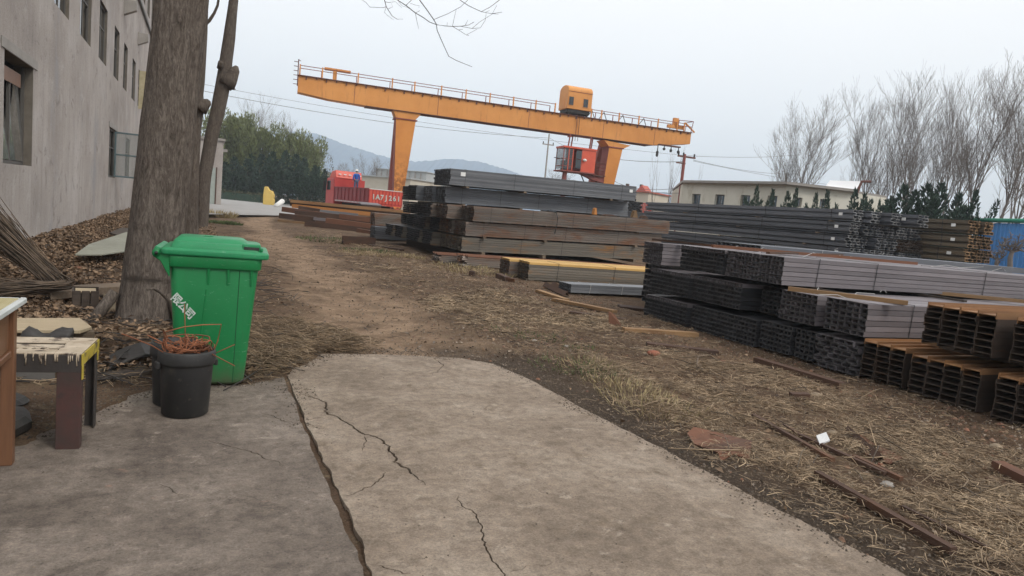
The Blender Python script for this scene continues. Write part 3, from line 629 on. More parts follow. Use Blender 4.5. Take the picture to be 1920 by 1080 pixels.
# ------------------------------------------------------------------ buckets and rusty wire
def bucket(label, loc, rot, R0, R1, h):
    t = thing('bucket', label, 'bucket', loc, rot, 'black buckets by the bin')
    b = MB(); b.lathe([(R0*.9,.0),(R0,.012),(R0+(R1-R0)*.8,h*.8),(R0+(R1-R0)*.84,h*.82),(R1*.95,h-.09),(R1*.93,h-.05),(R1*.9,h-.04),(R0*.92,.03),(0.01,.028)],40); b.build('body', MAT['black_plastic'], t, True)
    b = MB(); b.lathe([(R1*.93,h-.095),(R1*1.04,h-.09),(R1*1.06,h-.075),(R1*1.05,h-.012),(R1,h),(R1*.92,h-.004),(R1*.9,h-.03)],40); b.build('rim', MAT['black_plastic'], t, True)
    for s in (-1,1):
        b = MB(); b.box(s*R1*1.08-.012,s*R1*1.08+.012,-.03,.03,h-.12,h-.075); b.build('handle_lug', MAT['black_plastic'], t, bevel=.005)
    return t
bucket('black bucket filled with tangled rusty wire in front of the green bin', (-.045,4.92,0), (0,0,.3), .142, .165, .435)
bucket('empty black bucket tucked in behind the wire-filled bucket', (-.115,5.17,.0), (0,0,1.2), .135, .155, .43)
wt = MB(); cx, cy = -.045, 4.92
def curl(n):
    for _ in range(n):
        a = rng.uniform(0,6.28); r0 = rng.uniform(.02,.12); p = Vector((cx+r0*math.cos(a), cy+r0*math.sin(a), rng.uniform(.37,.44))); d = Vector((rng.uniform(-1,1),rng.uniform(-1,1),rng.uniform(-.1,.5))).normalized(); pts = [p]
        k = rng.uniform(-.9,.9); q = rng.uniform(-.4,.3)
        for i in range(rng.randint(4,9)):
            d = (Matrix.Rotation(k*rng.uniform(.5,1.3),3,'Z') @ d + Vector((0,0,q*.3))).normalized(); n_ = pts[-1]+d*.045
            o = Vector((n_.x-cx,n_.y-cy,0))
            if o.length > .145: n_ -= o*(1-.145/o.length)*.9
            n_.z = min(max(n_.z,.36),.5); pts.append(n_)
        wt.tube(pts, rng.uniform(.003,.005), 5)
curl(75)
def wp(pts, Y, r=.0035):
    q = [AY(x,y,Y+dy) for x,y,dy in pts]; wt.tube(q, r, 5)
wp([(348,652,0),(347,612,.02),(346,570,0)],4.9); wp([(310,622,-.05),(345,613,-.05),(380,609,-.04),(415,608,.0),(408,640,.02),(400,660,.0)],4.92,.0038)
wp([(400,664,0),(440,646,.05)],4.9,.0035); wp([(390,660,0),(440,686,-.12)],4.85); wp([(325,672,0),(285,648,-.05),(240,630,-.1),(228,626,-.12)],4.85,.004); wp([(345,668,0),(300,640,0),(276,628,0)],4.95,.004)
wp([(336,670,0),(310,648,0),(290,640,.05)],4.92,.004); wp([(400,668,0),(397,655,0),(393,648,0),(397,640,0),(402,646,0),(401,660,0)],4.9); wp([(320,650,0),(342,634,.05)],5.0); wp([(308,645,0),(312,630,0),(306,618,0),(311,652,0)],4.95,.004)
o = wt.build('wire_tangle', MAT['rust_wire'], None, True); tag(o, 'tangle of bent rusty wire sticking out of the black bucket', 'wire')

# ------------------------------------------------------------------ desk at the left edge
dk = thing('desk', 'varnished brown wooden desk with a pale worn top at the left edge', 'desk', (-1.5,3.7,0))
def dl(x, y): return x+1.5, y-3.7
DX, DY0, DY1, DZ = -.795, 3.1, 4.22, .85
x1, y1 = dl(DX, DY1); y0 = DY0-3.7
MAT['desk_top'] = pmat('worn_ochre_top', [(.3,(.28,.23,.09)),(.6,(.4,.35,.2)),(.8,(.46,.44,.38))], 2.5, bump=.15, spots=[((.5,.5,.48),3,.55,.75)])
MAT['edge_band'] = pmat('pale_edge_band', [(.3,(.42,.44,.43)),(.7,(.58,.6,.58))], 5, bump=.1, rough=.5)
b = MB(); b.box(-.7,x1-.03,y0,y1-.03,DZ-.028,DZ); b.build('top', MAT['desk_top'], dk, bevel=.003)
b = MB(); b.box(x1-.03,x1,y0,y1,DZ-.03,DZ+.001); b.build('edge_band', MAT['edge_band'], dk, bevel=.006)
b = MB(); b.box(-.7,x1-.03,y1-.03,y1,DZ-.029,DZ-.001); b.build('edge_band', MAT['edge_band'], dk, bevel=.006)
for x in (-.62,x1-.085):
    for y in (y0+.1,y1-.12): MB().box(x,x+.056,y,y+.06,0,DZ-.031).build('leg', MAT['wood_desk'], dk, bevel=.004)
for q in ((x1-.075,x1-.05),): MB().box(q[0],q[1],y0+.161,y1-.121,DZ-.25,DZ-.032).build('apron', MAT['wood_desk'], dk, bevel=.003)
MB().box(x1-.083,x1-.037,y0+.161,y1-.121,DZ-.285,DZ-.252).build('rail', MAT['wood_desk'], dk, bevel=.004)
MB().box(-.563,x1-.086,y1-.1,y1-.08,DZ-.25,DZ-.032).build('apron', MAT['wood_desk'], dk, bevel=.003)
MB().box(-.563,x1-.086,y1-.105,y1-.075,.07,.13).build('stretcher', MAT['wood_desk'], dk, bevel=.004)

# ------------------------------------------------------------------ steel bench with drips of white paint
MAT['steel_brown_paint'] = pmat('bench_maroon_paint', [(.35,(.05,.035,.03)),(.6,(.085,.033,.028)),(.8,(.15,.045,.038))], 3.5, rough=.6, bump=.2, spots=[((.035,.03,.028),7,.55,.7)])
MAT['bench_dark'] = pmat('bench_dark_steel', [(.3,(.032,.028,.026)),(.7,(.06,.05,.045))], 6, rough=.6, bump=.2)
MAT['yellow_paint'] = pmat('chipped_yellow_paint', [(.35,(.36,.27,.03)),(.7,(.5,.4,.06))], 6, rough=.6, bump=.2, spots=[((.11,.08,.05),11,.54,.66)])
MAT['drip_paint'] = pmat('dried_white_paint', [(.3,(.34,.27,.19)),(.7,(.58,.49,.38))], 9, rough=.7, bump=.3, spots=[((.09,.065,.05),14,.53,.62)])
BZ = .53
bh = thing('steel_bench', 'low steel workbench with yellow edge and dried paint drips on its slats', 'workbench', (-.56,4.31,0), (0,0,R(-4)))
b = MB(); b.box(-.115,0,0,.008,0,BZ-.06); b.box(-.008,0,.009,.055,0,BZ-.06); b.box(-.115,-.107,.009,.055,0,BZ-.06); b.build('leg', MAT['steel_brown_paint'], bh, bevel=.002)
b = MB(); b.box(-.06,0,.41,.418,0,BZ-.06); b.box(-.008,0,.36,.409,0,BZ-.06); b.build('leg', MAT['bench_dark'], bh, bevel=.002)
b = MB(); b.box(-1.2,-1.09,0,.008,0,BZ-.06); b.box(-1.2,-1.192,.009,.055,0,BZ-.06); b.build('leg', MAT['bench_dark'], bh)
b = MB(); b.box(-1.2,-1.14,.41,.418,0,BZ-.06); b.build('leg', MAT['bench_dark'], bh)
b = MB(); b.box(-.075,-.067,.06,.355,.0,BZ-.06); b.build('side_panel', MAT['bench_dark'], bh)
b = MB(); b.box(-1.2,-.002,-.001,.01,BZ-.1,BZ-.003); b.build('front_rail', MAT['bench_dark'], bh, bevel=.002)
b = MB(); b.box(-1.2,-.002,.41,.42,BZ-.1,BZ-.003); b.build('rear_rail', MAT['bench_dark'], bh, bevel=.002)
b = MB(); b.box(-.001,.006,-.002,.424,BZ-.062,BZ+.002); b.box(.0012,.0072,-.003,.03,BZ-.14,BZ-.062); b.box(.0,.0068,.385,.424,BZ-.12,BZ-.062); b.build('end_rail', MAT['yellow_paint'], bh, bevel=.002)
b = MB(); b.box(-.13,-.002,0,.42,BZ-.002,BZ+.008); b.build('top_plate', MAT['drip_paint'], bh, bevel=.003)
for q in ((0,.1),(.135,.225),(.275,.42)):
    b = MB(); b.box(-1.2,-.132,q[0],q[1],BZ-.002,BZ+.007); b.build('slat', MAT['drip_paint'], bh, bevel=.003)
for x0 in np.arange(-.98,-.16,.041+.0):
    MB().box(x0,x0+.018,.101,.134,BZ-.012,BZ+.003).build('tooth', MAT['drip_paint'], bh)
for i in range(26):
    x = -.01 - .9*rng.random()**1.6; L = rng.choice((.02,.03,.05,.025,.09)) * rng.uniform(.7,1.3)
    b = MB(); b.tube([(x,-.003,BZ+.006),(x+rng.uniform(-.002,.002),-.005,BZ-L*.5),(x,-.004,BZ-L)],[.0045,.003,.0035],6); b.build('paint_drip', MAT['drip_paint'], bh, True)

# ------------------------------------------------------------------ junk between the bench and the wall
def board(name, label, cat, px, z, th, mat, dz=None, group=None, bevel=.004):
    """flat sheet whose top outline is traced on the plane at height z"""
    P = [G(x,y,z) for x,y in px]; c = sum(P, Vector())/len(P)
    if dz: P = [Vector((p.x,p.y,p.z+d)) for p,d in zip(P,dz)]
    b = MB(); b.prism([p-Vector((c.x,c.y,0)) for p in P], (0,0,-th)); me = b.mesh(name)
    bm = bmesh.new(); bm.from_mesh(me); bmesh.ops.recalc_face_normals(bm, faces=bm.faces); bm.to_mesh(me); bm.free()
    o = link(name, me, mat, None, False, bevel); o.location = (c.x,c.y,0); return tag(o, label, cat, group)
# plank pile with the boot
zp = .26
q0, q1, q2, q3 = G(20,617,zp), G(168,620,zp), G(152,594,zp), G(30,596,zp)
board('wood_board', 'pale splintered wooden board under the black boot', 'board', [(-40,617),(150,619),(172,612),(150,596),(-40,596)], zp, .03, MAT['wood_pale'])
board('wood_board', 'grey weathered plank beneath the pale board with the boot', 'board', [(-40,621),(178,622),(160,600),(-40,600)], zp-.035, .1, MAT['wood'])
board('wood_box', 'weathered grey wooden drawer panel lying under the steel bench', 'box', [(-40,683),(104,681),(100,660),(-40,662)], .16, .155, MAT['grey_board'])
MB_ = MB(); c0 = AY(38,607,5.9); c1 = AY(136,606,5.9)
bt = thing('boot', 'crumpled black rubber boot lying on the pale board', 'boot', (c0.x, 5.9, zp))
Lb_ = (c1-c0).x
rr = [];
for t,ry,rz,zc in ((0,.02,.015,.02),(.04,.05,.04,.042),(.15,.07,.06,.06),(.3,.068,.052,.052),(.42,.055,.034,.036),(.55,.055,.03,.036),(.68,.075,.05,.055),(.8,.08,.058,.06),(.93,.085,.05,.06),(1.0,.088,.042,.066)):
    rr.append([(t*Lb_, ry*math.cos(2*math.pi*j/16), zc+rz*math.sin(2*math.pi*j/16)+.006*math.sin(j*2.1+t*14)) for j in range(16)])
b = MB(); b.loft(rr); b.build('upper', MAT['black_rubber'], bt, True)
b = MB(); b.loft([[(x*Lb_, s*(.07 if x<.28 else .05), z) for s,z in ((-1,.0),(1,.0),(1,.018),(-1,.018))] for x in (.01,.1,.28,.42)]); b.build('sole', MAT['black_plastic'], bt, bevel=.004)
# small wooden crate with a pale end
cg = G(160,585); cr_ = thing('wooden_crate', 'small dark wooden crate with a pale end panel beside the thick trunk', 'crate', (cg.x, cg.y, .02), (0,0,R(8)))
wA = AY(186,585,cg.y).x - AY(135,585,cg.y).x; hA = AY(160,549,cg.y).z
for i in range(3): MB().box(-wA/2+wA*i/3+.004,-wA/2+wA*(i+1)/3-.004,0,.02,0,hA).build('plank', MAT['wood_dark'], cr_, bevel=.003)
MB().box(-wA/2,wA/2,.021,.34,0,.02).build('floor', MAT['wood_dark'], cr_); MB().box(-wA/2,wA/2,.341,.36,0,hA).build('back', MAT['wood_dark'], cr_); MB().box(-wA/2-.0,-wA/2+.02,.021,.34,.021,hA-.01).build('side', MAT['wood_dark'], cr_)
MB().box(-wA/2+.03,wA/2-.03,.03,.33,hA-.03,hA-.012).build('lid', MAT['wood_pale'], cr_, bevel=.003)
pg = G(192,587); pe = thing('cupboard_door', 'small pale cupboard door leaning between the crate and the trunk', 'door', (pg.x, pg.y, .02), (R(-8),0,R(-6)))
hw = AY(216,580,pg.y).x - pg.x
MB().box(0,hw,0,.018,0,hA-.02).build('panel', MAT['wood_pale'], pe, bevel=.002)
for q in ((.01,hw-.01,hA-.055,hA-.035),(.01,.03,.03,hA-.056),): MB().box(q[0],q[1],-.008,-.001,q[2],q[3]).build('moulding', MAT['wood'], pe)
MB().box(hw*.3,hw*.7,-.01,-.001,hA*.45,hA*.62).build('handle', MAT['wood'], pe, bevel=.003)
MAT['pale_sheet'] = pmat('grey_green_sheet', [(.3,(.25,.25,.2)),(.7,(.33,.33,.27))], 2.2, bump=.15, spots=[((.17,.16,.12),5,.58,.75)])
board('hardboard_sheet', 'pale grey green sheet lying on the dead leaves behind the trunk', 'sheet', [(141,476),(166,464),(236,449),(262,452),(262,471),(190,476)], .22, .03, MAT['pale_sheet'], (.0,.06,.16,.16,.05,.0))
board('scrap_board', 'dark broken board on the leaf bank near the wall', 'board', [(205,436),(228,428),(262,432),(262,442),(225,442)], .3, .04, MAT['wood_dark'], (0,.02,.05,.03,.0))
b = MB(); q = [G(183,690,.02),G(205,672,.06),G(235,656,.12),(0,0,0),G(288,648,.13)]
q[3] = G(262,648,.15); w2 = Vector((.06,-.30,-.03))
rings = [[p, p+Vector((0,0,.03)), p+w2+Vector((0,0,.03)), p+w2] for p in q]
b.loft(rings); o = b.build('rubber_sheet', MAT['black_rubber'], None, False, .01, 2); tag(o, 'curled dark rubber sheet lying left of the wire bucket', 'sheet')
board('slate_board', 'flat dark board poking out under the curled rubber sheet', 'board', [(178,702),(292,680),(300,692),(190,712)], .05, .03, MAT['wood_dark'])
# brush bundle leaning at the left edge, and one lying
MAT['brush'] = pmat('brushwood', [(.3,(.05,.035,.024)),(.6,(.12,.085,.058)),(.8,(.2,.15,.1))], 7, island=(.5,1.5), bump=0)
def brush(label, root, tip, n, spread, fan, r, L):
    b = MB(); root = Vector(root); tip = Vector(tip); d = tip-root
    for i in range(n):
        a = root + Vector((rng.gauss(0,spread),rng.gauss(0,spread),abs(rng.gauss(0,spread))))
        e = root + d*rng.uniform(.75,1.1) + Vector((rng.gauss(0,fan),rng.gauss(0,fan),rng.gauss(0,fan)))
        e.z = max(e.z, .02); mid = (a+e)/2 + Vector((rng.gauss(0,.02),rng.gauss(0,.02),rng.gauss(0,.02)-L))
        b.tube([a,(a+mid)/2+Vector((0,0,-L*.4)),mid,e],[r*1.2,r,r,r*.5],4,False)
    o = b.build('brushwood_bundle', MAT['brush'], None, True); return tag(o, label, 'brushwood', 'brushwood bundles')
brush('tall brushwood bundle leaning up to the left in front of the wall', AY(112,543,9.6), AY(-60,385,10.0), 420, .05, .085, .008, .0)
brush('flat brushwood bundle lying under the leaning one', AY(125,540,9.3), AY(-60,548,9.1), 240, .035, .06, .006, .0)
board('timber', 'long brown timber lying across the leaves behind the crate', 'timber', [(95,548),(232,536),(232,529),(95,537)], .14, .09, MAT['wood'])
board('timber', 'thin pale lath on the ground in front of the long brown timber', 'timber', [(120,553),(240,543),(240,539),(120,548)], .08, .03, MAT['wood_pale'])
for lab, px, z, th in (('black rubber lump under the left end of the bench', [(-10,775),(20,758),(55,760),(60,780),(20,800),(-10,800)], .09, .1), ('flat black scrap on the ground behind the desk leg', [(-10,738),(30,730),(60,742),(40,752),(-10,755)], .07, .06)):
    board('rubber_scrap', lab, 'rubber scrap', px, z, th, MAT['black_rubber'], bevel=.03)
b = MB(); q = [G(318,560,.5) , AY(300,548,7.2), AY(288,541,7.1), AY(276,543,7.05)]; q[0] = AY(318,566,7.25)
b.tube([AY(322,600,7.3),q[0],q[1],q[2],q[3]],[.014,.014,.013,.012,.009],7); o = b.build('stick', MAT['bark_smooth'], None, True); tag(o, 'bent bare stick poking out left of the green bin', 'stick')
b = MB(); b.lathe([(0.02,0),(.06,.01),(.065,.03),(.04,.05),(0.01,.055)],9,G(146,506,.05)); o = b.build('clay_shard', MAT['rust_red'], None, True); tag(o, 'small orange clay shard among the dead leaves', 'shard')
# ------------------------------------------------------------------ steel stock
_cache = {}
def piece_geo(b, kind, w, h, L, ox=0, oy=0, oz=0, flip=False, t=None):
    """one length of stock along +x, w across (y), h high (z)"""
    if kind == 'tube':
        t = t or .15*min(w, h); d = min(.5, L*.4)
        def rg(x, a, c): return [(ox+x,oy+a,oz+c),(ox+x,oy+w-a,oz+c),(ox+x,oy+w-a,oz+h-c),(ox+x,oy+a,oz+h-c)]
        vs = rg(0,0,0)+rg(L,0,0)+rg(0,t,t)+rg(d,t,t)+rg(L,t,t)+rg(L-d,t,t); fs = []
        for i in range(4):
            j = (i+1) % 4
            fs += [(i,i+4,j+4,j),(i,j,8+j,8+i),(8+i,8+j,12+j,12+i),(4+i,16+i,16+j,4+j),(16+i,20+i,20+j,16+j)]
        fs += [(12,13,14,15),(23,22,21,20)]; b.add(vs, fs)
    elif kind == 'channel':                             # web upright, toes along y
        t = t or .2*w; prof = [(0,0),(w,0),(w,t*.7),(t,t),(t,h-t),(w,h-t*.7),(w,h),(0,h)]
        if flip: prof = [(w-y,z) for y,z in prof][::-1]
        b.prism([(ox,oy+y,oz+z) for y,z in prof], (L,0,0))
    elif kind == 'ibeam':                               # web flat, flanges upright
        t = t or .0085; z0, z1 = h/2-t/2, h/2+t/2
        prof = [(0,0),(t,0),(t,z0),(w-t,z0),(w-t,0),(w,0),(w,h),(w-t,h),(w-t,z1),(t,z1),(t,h),(0,h)]
        b.prism([(ox,oy+y,oz+z) for y,z in prof], (L,0,0))
    elif kind == 'angle':
        t = t or .18*h; b.prism([(ox,oy+y,oz+z) for y,z in ((0,0),(w*.5,h),(w,0),(w-t,0),(w*.5,h-t*1.6),(t,0))], (L,0,0))
    elif kind == 'bar': b.box(ox,ox+L,oy,oy+w,oz,oz+h)
PIECE = {'tube':'steel_tube','channel':'steel_channel','ibeam':'steel_beam','angle':'angle_bar','bar':'steel_bar'}
ENDMAT = {'rust_ibeam':'steel_end_brown','rust_top':'rust_top','steel_brown':'steel_end_brown','steel_ochre':'steel_end_brown','rust_tan':'rust_tan','rust_orange':'rust_orange','rust_red':'rust_dark'}
def endcaps(me, mat):
    me.materials.append(MAT[mat]); me.materials.append(MAT[ENDMAT.get(mat, 'steel_end')] if mat != 'steel_pale' else MAT['channel_end'])
    nr_ = np.zeros(len(me.polygons)*3, np.float32); me.polygons.foreach_get('normal', nr_); me.polygons.foreach_set('material_index', (np.abs(nr_[::3]) > .9).astype(np.int32))
def ptmesh(kind, w, h, L, mat, flip):
    k = (kind, round(w,4), round(h,4), round(L,3), mat, flip)
    if k not in _cache:
        b = MB(); piece_geo(b, kind, w, h, L, flip=flip); me = b.mesh(PIECE[kind]); endcaps(me, mat); _cache[k] = me
    return _cache[k]
def bundle(label, loc, rot, rows, cols, pw, ph, L, kind, mat, indiv, group, top=None, straps=(), tags=(), jx=.012, strapmat='wire', cat='steel bundle', gap=.9, name='steel_bundle', left=None):
    t = thing(name, label, cat, loc, rot, group); W_, H_ = cols*pw, rows*ph
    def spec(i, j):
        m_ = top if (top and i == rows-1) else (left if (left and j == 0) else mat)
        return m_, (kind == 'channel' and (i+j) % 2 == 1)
    if indiv:
        for i in range(rows):
            for j in range(cols):
                m_, fl = spec(i, j)
                o = bpy.data.objects.new(PIECE[kind], ptmesh(kind, pw*.985, ph*gap, L, m_, fl)); COL.objects.link(o); o.parent = t
                o.location = (rng.uniform(-jx, jx), j*pw + rng.uniform(0,.006), i*ph + rng.uniform(0,.002))
    else:
        key = ('b', rows, cols, round(pw,3), round(ph,3), round(L,2), kind, mat, top, left)
        if key not in _cache:
            by = {}
            for i in range(rows):
                for j in range(cols):
                    m_, fl = spec(i, j)
                    if 0 < i < rows-1 and 0 < j < cols-1 and kind != 'tube' and False: continue
                    piece_geo(by.setdefault(m_, MB()), kind, pw*.98, ph*gap, L, rng.uniform(-jx*2.5,jx*2.5), j*pw, i*ph, fl)
            _cache[key] = [(m_, b.mesh(PIECE[kind])) for m_, b in by.items()]
            for m_, me in _cache[key]: endcaps(me, m_)
        for m_, me in _cache[key]:
            o = bpy.data.objects.new(PIECE[kind], me); COL.objects.link(o); o.parent = t; o['kind'] = 'stuff'
    for x in straps:
        b = MB(); r = .004 if L < 9 else .008; e = .006
        for j in range(1):
            b.bar((x,-e,-e),(x+.02,-e,H_+e),r*2,r*1.2,(0,1,0)); b.bar((x+.02,-e,H_+e*.8),(x+.02,W_+e,H_+e*.8),r*2,r*1.2); b.bar((x+.02,W_+e,H_+e),(x,W_+e,-e),r*2,r*1.2,(0,1,0))
        b.build('strap', MAT[strapmat], t)
    for (x, z, s) in tags:
        b = MB(); b.box(x,x+s*1.3,-.008,-.002,z,z+s); b.build('paper_tag', MAT['tag'], t)
    return t
ORD = ['front','second','third','fourth','fifth','sixth','seventh','eighth','ninth','rearmost']

# E: the black channel stack at the right, ends at x = 7
GE = 'dark steel bundles stacked at the right'
def E(lab, y0, y1, z0, h, rows, x0=7.0, kind='tube', mat='steel_lilac', pw=.072, L=7.0, straps=(), top=None, **k):
    cols = max(2, round((y1-y0)/pw)); pw = (y1-y0)/cols
    return bundle(lab, (x0, y0, z0), (0,0,0), rows, cols, pw, h/rows, L, kind, mat, True, GE, top, straps, **k)
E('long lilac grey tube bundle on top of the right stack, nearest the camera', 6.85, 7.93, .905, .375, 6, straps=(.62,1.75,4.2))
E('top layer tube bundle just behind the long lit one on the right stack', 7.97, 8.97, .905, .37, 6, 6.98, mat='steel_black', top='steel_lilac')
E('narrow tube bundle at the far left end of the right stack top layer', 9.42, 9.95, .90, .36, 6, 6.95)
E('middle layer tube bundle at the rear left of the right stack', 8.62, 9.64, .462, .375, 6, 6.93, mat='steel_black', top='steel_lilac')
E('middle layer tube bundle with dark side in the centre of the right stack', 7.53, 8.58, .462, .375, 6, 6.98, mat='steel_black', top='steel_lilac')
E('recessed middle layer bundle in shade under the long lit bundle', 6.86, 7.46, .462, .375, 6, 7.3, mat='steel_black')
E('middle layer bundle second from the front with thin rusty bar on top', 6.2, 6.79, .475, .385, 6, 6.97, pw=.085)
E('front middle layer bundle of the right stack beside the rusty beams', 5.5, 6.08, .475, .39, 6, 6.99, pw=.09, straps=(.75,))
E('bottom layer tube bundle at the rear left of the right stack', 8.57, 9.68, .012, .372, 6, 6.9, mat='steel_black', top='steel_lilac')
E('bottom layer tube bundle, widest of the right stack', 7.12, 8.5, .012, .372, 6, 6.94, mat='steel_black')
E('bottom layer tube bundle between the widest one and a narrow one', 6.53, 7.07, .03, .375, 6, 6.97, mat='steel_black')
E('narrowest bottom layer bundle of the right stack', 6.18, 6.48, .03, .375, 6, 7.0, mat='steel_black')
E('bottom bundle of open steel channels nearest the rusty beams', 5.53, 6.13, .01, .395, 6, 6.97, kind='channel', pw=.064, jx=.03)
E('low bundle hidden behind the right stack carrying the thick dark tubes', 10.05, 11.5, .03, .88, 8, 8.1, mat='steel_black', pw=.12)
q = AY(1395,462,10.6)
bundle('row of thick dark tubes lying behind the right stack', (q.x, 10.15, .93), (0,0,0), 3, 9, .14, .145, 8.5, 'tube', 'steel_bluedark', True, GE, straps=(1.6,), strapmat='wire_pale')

# F: rusty I-beams at the lower right
GF = 'rusty beam bundles at the right'
def Fb(lab, y0, y1, z0, rows, cols, x0, **k):
    return bundle(lab, (x0, y0, z0), (0,0,0), rows, cols, (y1-y0)/cols, .0625, 6.4, 'ibeam', 'rust_ibeam', True, GF, 'rust_top', jx=.018, gap=.985, **k)
Fb('lower rusty beam bundle next to the grey channels', 4.95, 5.48, .03, 7, 3, 6.98)
Fb('lower rusty beam bundle directly below the upper four-column one', 4.14, 4.87, .0, 7, 4, 6.96)
Fb('lower rusty beam bundle cut off by the right edge', 3.2, 3.98, .0, 7, 4, 6.94)
Fb('upper rusty beam bundle with four columns of stacked beams', 4.1, 4.82, .555, 7, 4, 7.0)
Fb('upper rusty beam bundle cut off by the right edge', 3.2, 3.96, .545, 7, 4, 7.04)
MAT['tag_green'] = pmat('green_tag', [(0,(.04,.3,.2)),(1,(.07,.4,.28))], 4, bump=0)
def loose(name, label, cat, a, b_, w, h, mat, kind='bar', group=None, up=(0,0,1), roll=0.0):
    """a single length of stock between two points"""
    a, b_ = Vector(a), Vector(b_); d = b_-a; L = d.length
    b = MB(); piece_geo(b, kind, w, h, L, 0, -w/2, -h/2, t=(max(.006,.12*min(w,h)) if kind in ('channel','angle') else None))
    me = b.mesh(name); o = link(name, me, MAT[mat])
    X = d.normalized(); Z = Vector(up); Y = Z.cross(X).normalized(); Z = X.cross(Y)
    M_ = Matrix((X, Y, Z)).transposed().to_4x4(); M_.translation = a
    o.matrix_world = M_ @ Matrix.Rotation(roll, 4, 'X'); return tag(o, label, cat, group)
GS = 'spacer timbers between the bundles'
# spacers and loose bars on the right stack
for i,(x,z,y0,y1) in enumerate(((7.5,.44,5.5,9.5),(9.6,.44,5.5,9.5),(11.5,.44,5.5,9.5),(7.6,.885,5.5,9.7),(9.8,.885,6.2,9.7),(12.2,.885,6.2,9.7),(7.6,.5,3.2,5.0),(10.2,.5,3.2,5.0))):
    lab = 'dark spacer under the %s of the right %s, %s' % (('middle layer','top layer')[z > .8] if y0 > 4 else 'upper layer', 'tube stack' if y0 > 4 else 'rusty beams', ('near the cut ends','halfway along','near the far end','near the cut ends','halfway along','near the far end','near the cut ends','halfway along')[i])
    loose('spacer_timber', lab, 'spacer', (x,y0,z-.004), (x,y1,z-.004), .07, .03 if y0 > 4 else .07, 'wood_dark', group=GS)
GT = 'rusty bars lying on the right stack'
def onE(px0, px1, z, w, h, mat, lab, kind='bar', roll=0):
    a, c = G(px0[0],px0[1],z), G(px1[0],px1[1],z); return loose('rusty_bar', lab, 'steel bar', a, c, w, h, mat, kind, GT, roll=roll)
onE((1478,541),(1702,568), .915, .075, .05, 'rust_tan', 'brown rusty bar laid across the second layer in front of the long lit bundle')
onE((1745,548),(1990,572), .915, .09, .05, 'rust_tan', 'brown rusty bar above the upper beam bundle near the right edge')
onE((1335,461),(1718,494), 1.315, .06, .045, 'rust_red', 'long red brown bar with a square cut end on top of the right stack')
onE((1440,474),(1600,478), 1.31, .05, .03, 'rust_dark', 'short dark bar beside the long red brown bar on the stack')
onE((1660,480),(1880,502), 1.315, .05, .035, 'rust_red', 'reddish bar lying at the rear of the lit bundle top')
onE((1790,492),(2000,512), 1.315, .06, .035, 'rust_dark', 'dark rusty strip running off the right edge on the lit bundle')
onE((1225,449),(1420,470), 1.30, .08, .035, 'rust_dark', 'dark brown strip along the rear edge of the stack top')
onE((1690,618),(1770,640), .5, .1, .06, 'rust_ibeam', 'rusty angle scrap lying on the lower beam bundle', 'angle')
onE((1735,640),(1800,655), .49, .08, .05, 'rust_tan', 'short tan offcut beside the angle scrap on the lower beams')
def wires(lab, pts_list, z, r=.0045):
    p = G(pts_list[0][0][0], pts_list[0][0][1], z); t = thing('binding_wire', lab, 'wire', p, (0,0,0), 'loose binding wires on the stacks')
    for pts in pts_list: b = MB(); b.tube([G(x,y,z+dz)-p for x,y,dz in pts], r, 5); b.build('strand', MAT['wire_pale'], t, True)
wires('pale loose binding wire curled on the left of the lit bundle top', [[(1420,470,0),(1432,464,.03),(1440,468,.01)],[(1380,462,0),(1400,458,.03),(1428,466,.0),(1450,470,0)]], 1.29)
wires('pale binding wire looped over the middle of the lit bundle top', [[(1505,482,0),(1525,474,.05),(1545,480,.0)],[(1570,482,0),(1582,474,.03),(1590,480,.0),(1640,488,0)]], 1.29)
wires('pale binding wire on the right part of the lit bundle top', [[(1745,500,0),(1775,497,.03),(1800,502,0),(1850,500,.02)],[(1860,508,0),(1880,502,.03),(1885,508,0)]], 1.29)
wires('pale binding wire around the brown bar on the second layer', [[(1530,548,.0),(1535,539,.05),(1540,548,.0)],[(1535,552,.04),(1570,553,.03),(1590,560,.0)],[(1600,556,.03),(1606,549,.06),(1640,551,.02)],[(1650,548,0),(1656,541,.05),(1662,549,0)]], .885)
wires('thin pale wire over the thick dark tubes', [[(1565,468,0),(1580,462,.03),(1640,468,.0)],[(1655,478,0),(1662,468,.03),(1720,474,.0)]], 1.38)

# B: tall stack in the middle, slightly rising to the right
GB = 'tube bundles of the tall middle stack'; TB = (0, -.019, 0)
def B(lab, x0, y0, y1, z0, h, rows, mat, L=6.9, left=None, top=None, straps=(.5,2.2,4.4,6.3), tags=()):
    pw = .075; cols = max(3, round((y1-y0)/pw)); pw = (y1-y0)/cols
    return bundle(lab, (x0, y0, z0), TB, rows, cols, pw, h/rows, L, 'tube', mat, False, GB, top, straps, tags, left=left)
B('topmost grey tube bundle of the tall middle stack with white tags', 7.0, 20.75, 21.6, 2.245, .51, 8, 'steel_blue', tags=((.35,.3,.12),(6.62,.28,.1)))
B('rear topmost bundle of the tall middle stack', 7.03, 21.65, 22.45, 2.245, .51, 8, 'steel_bluedark')
LAY = [(1.69,.52,21.2,8,'steel_blue','second layer from top', [7.05,6.95,6.7,7.0,7.05]),
       (1.21,.43,18.85,6,'steel_brown','rusty third layer from top', [7.15,6.7,6.55,6.9,7.0,7.05,7.05]),
       (.77,.41,18.98,6,'steel_brown','fourth layer from top', [7.0,6.95,6.9,6.75,6.95,7.0,7.05]),
       (.31,.42,19.05,6,'steel_ochre','bottom layer', [6.95,6.98,6.7,6.6,6.75,6.6,6.5])]
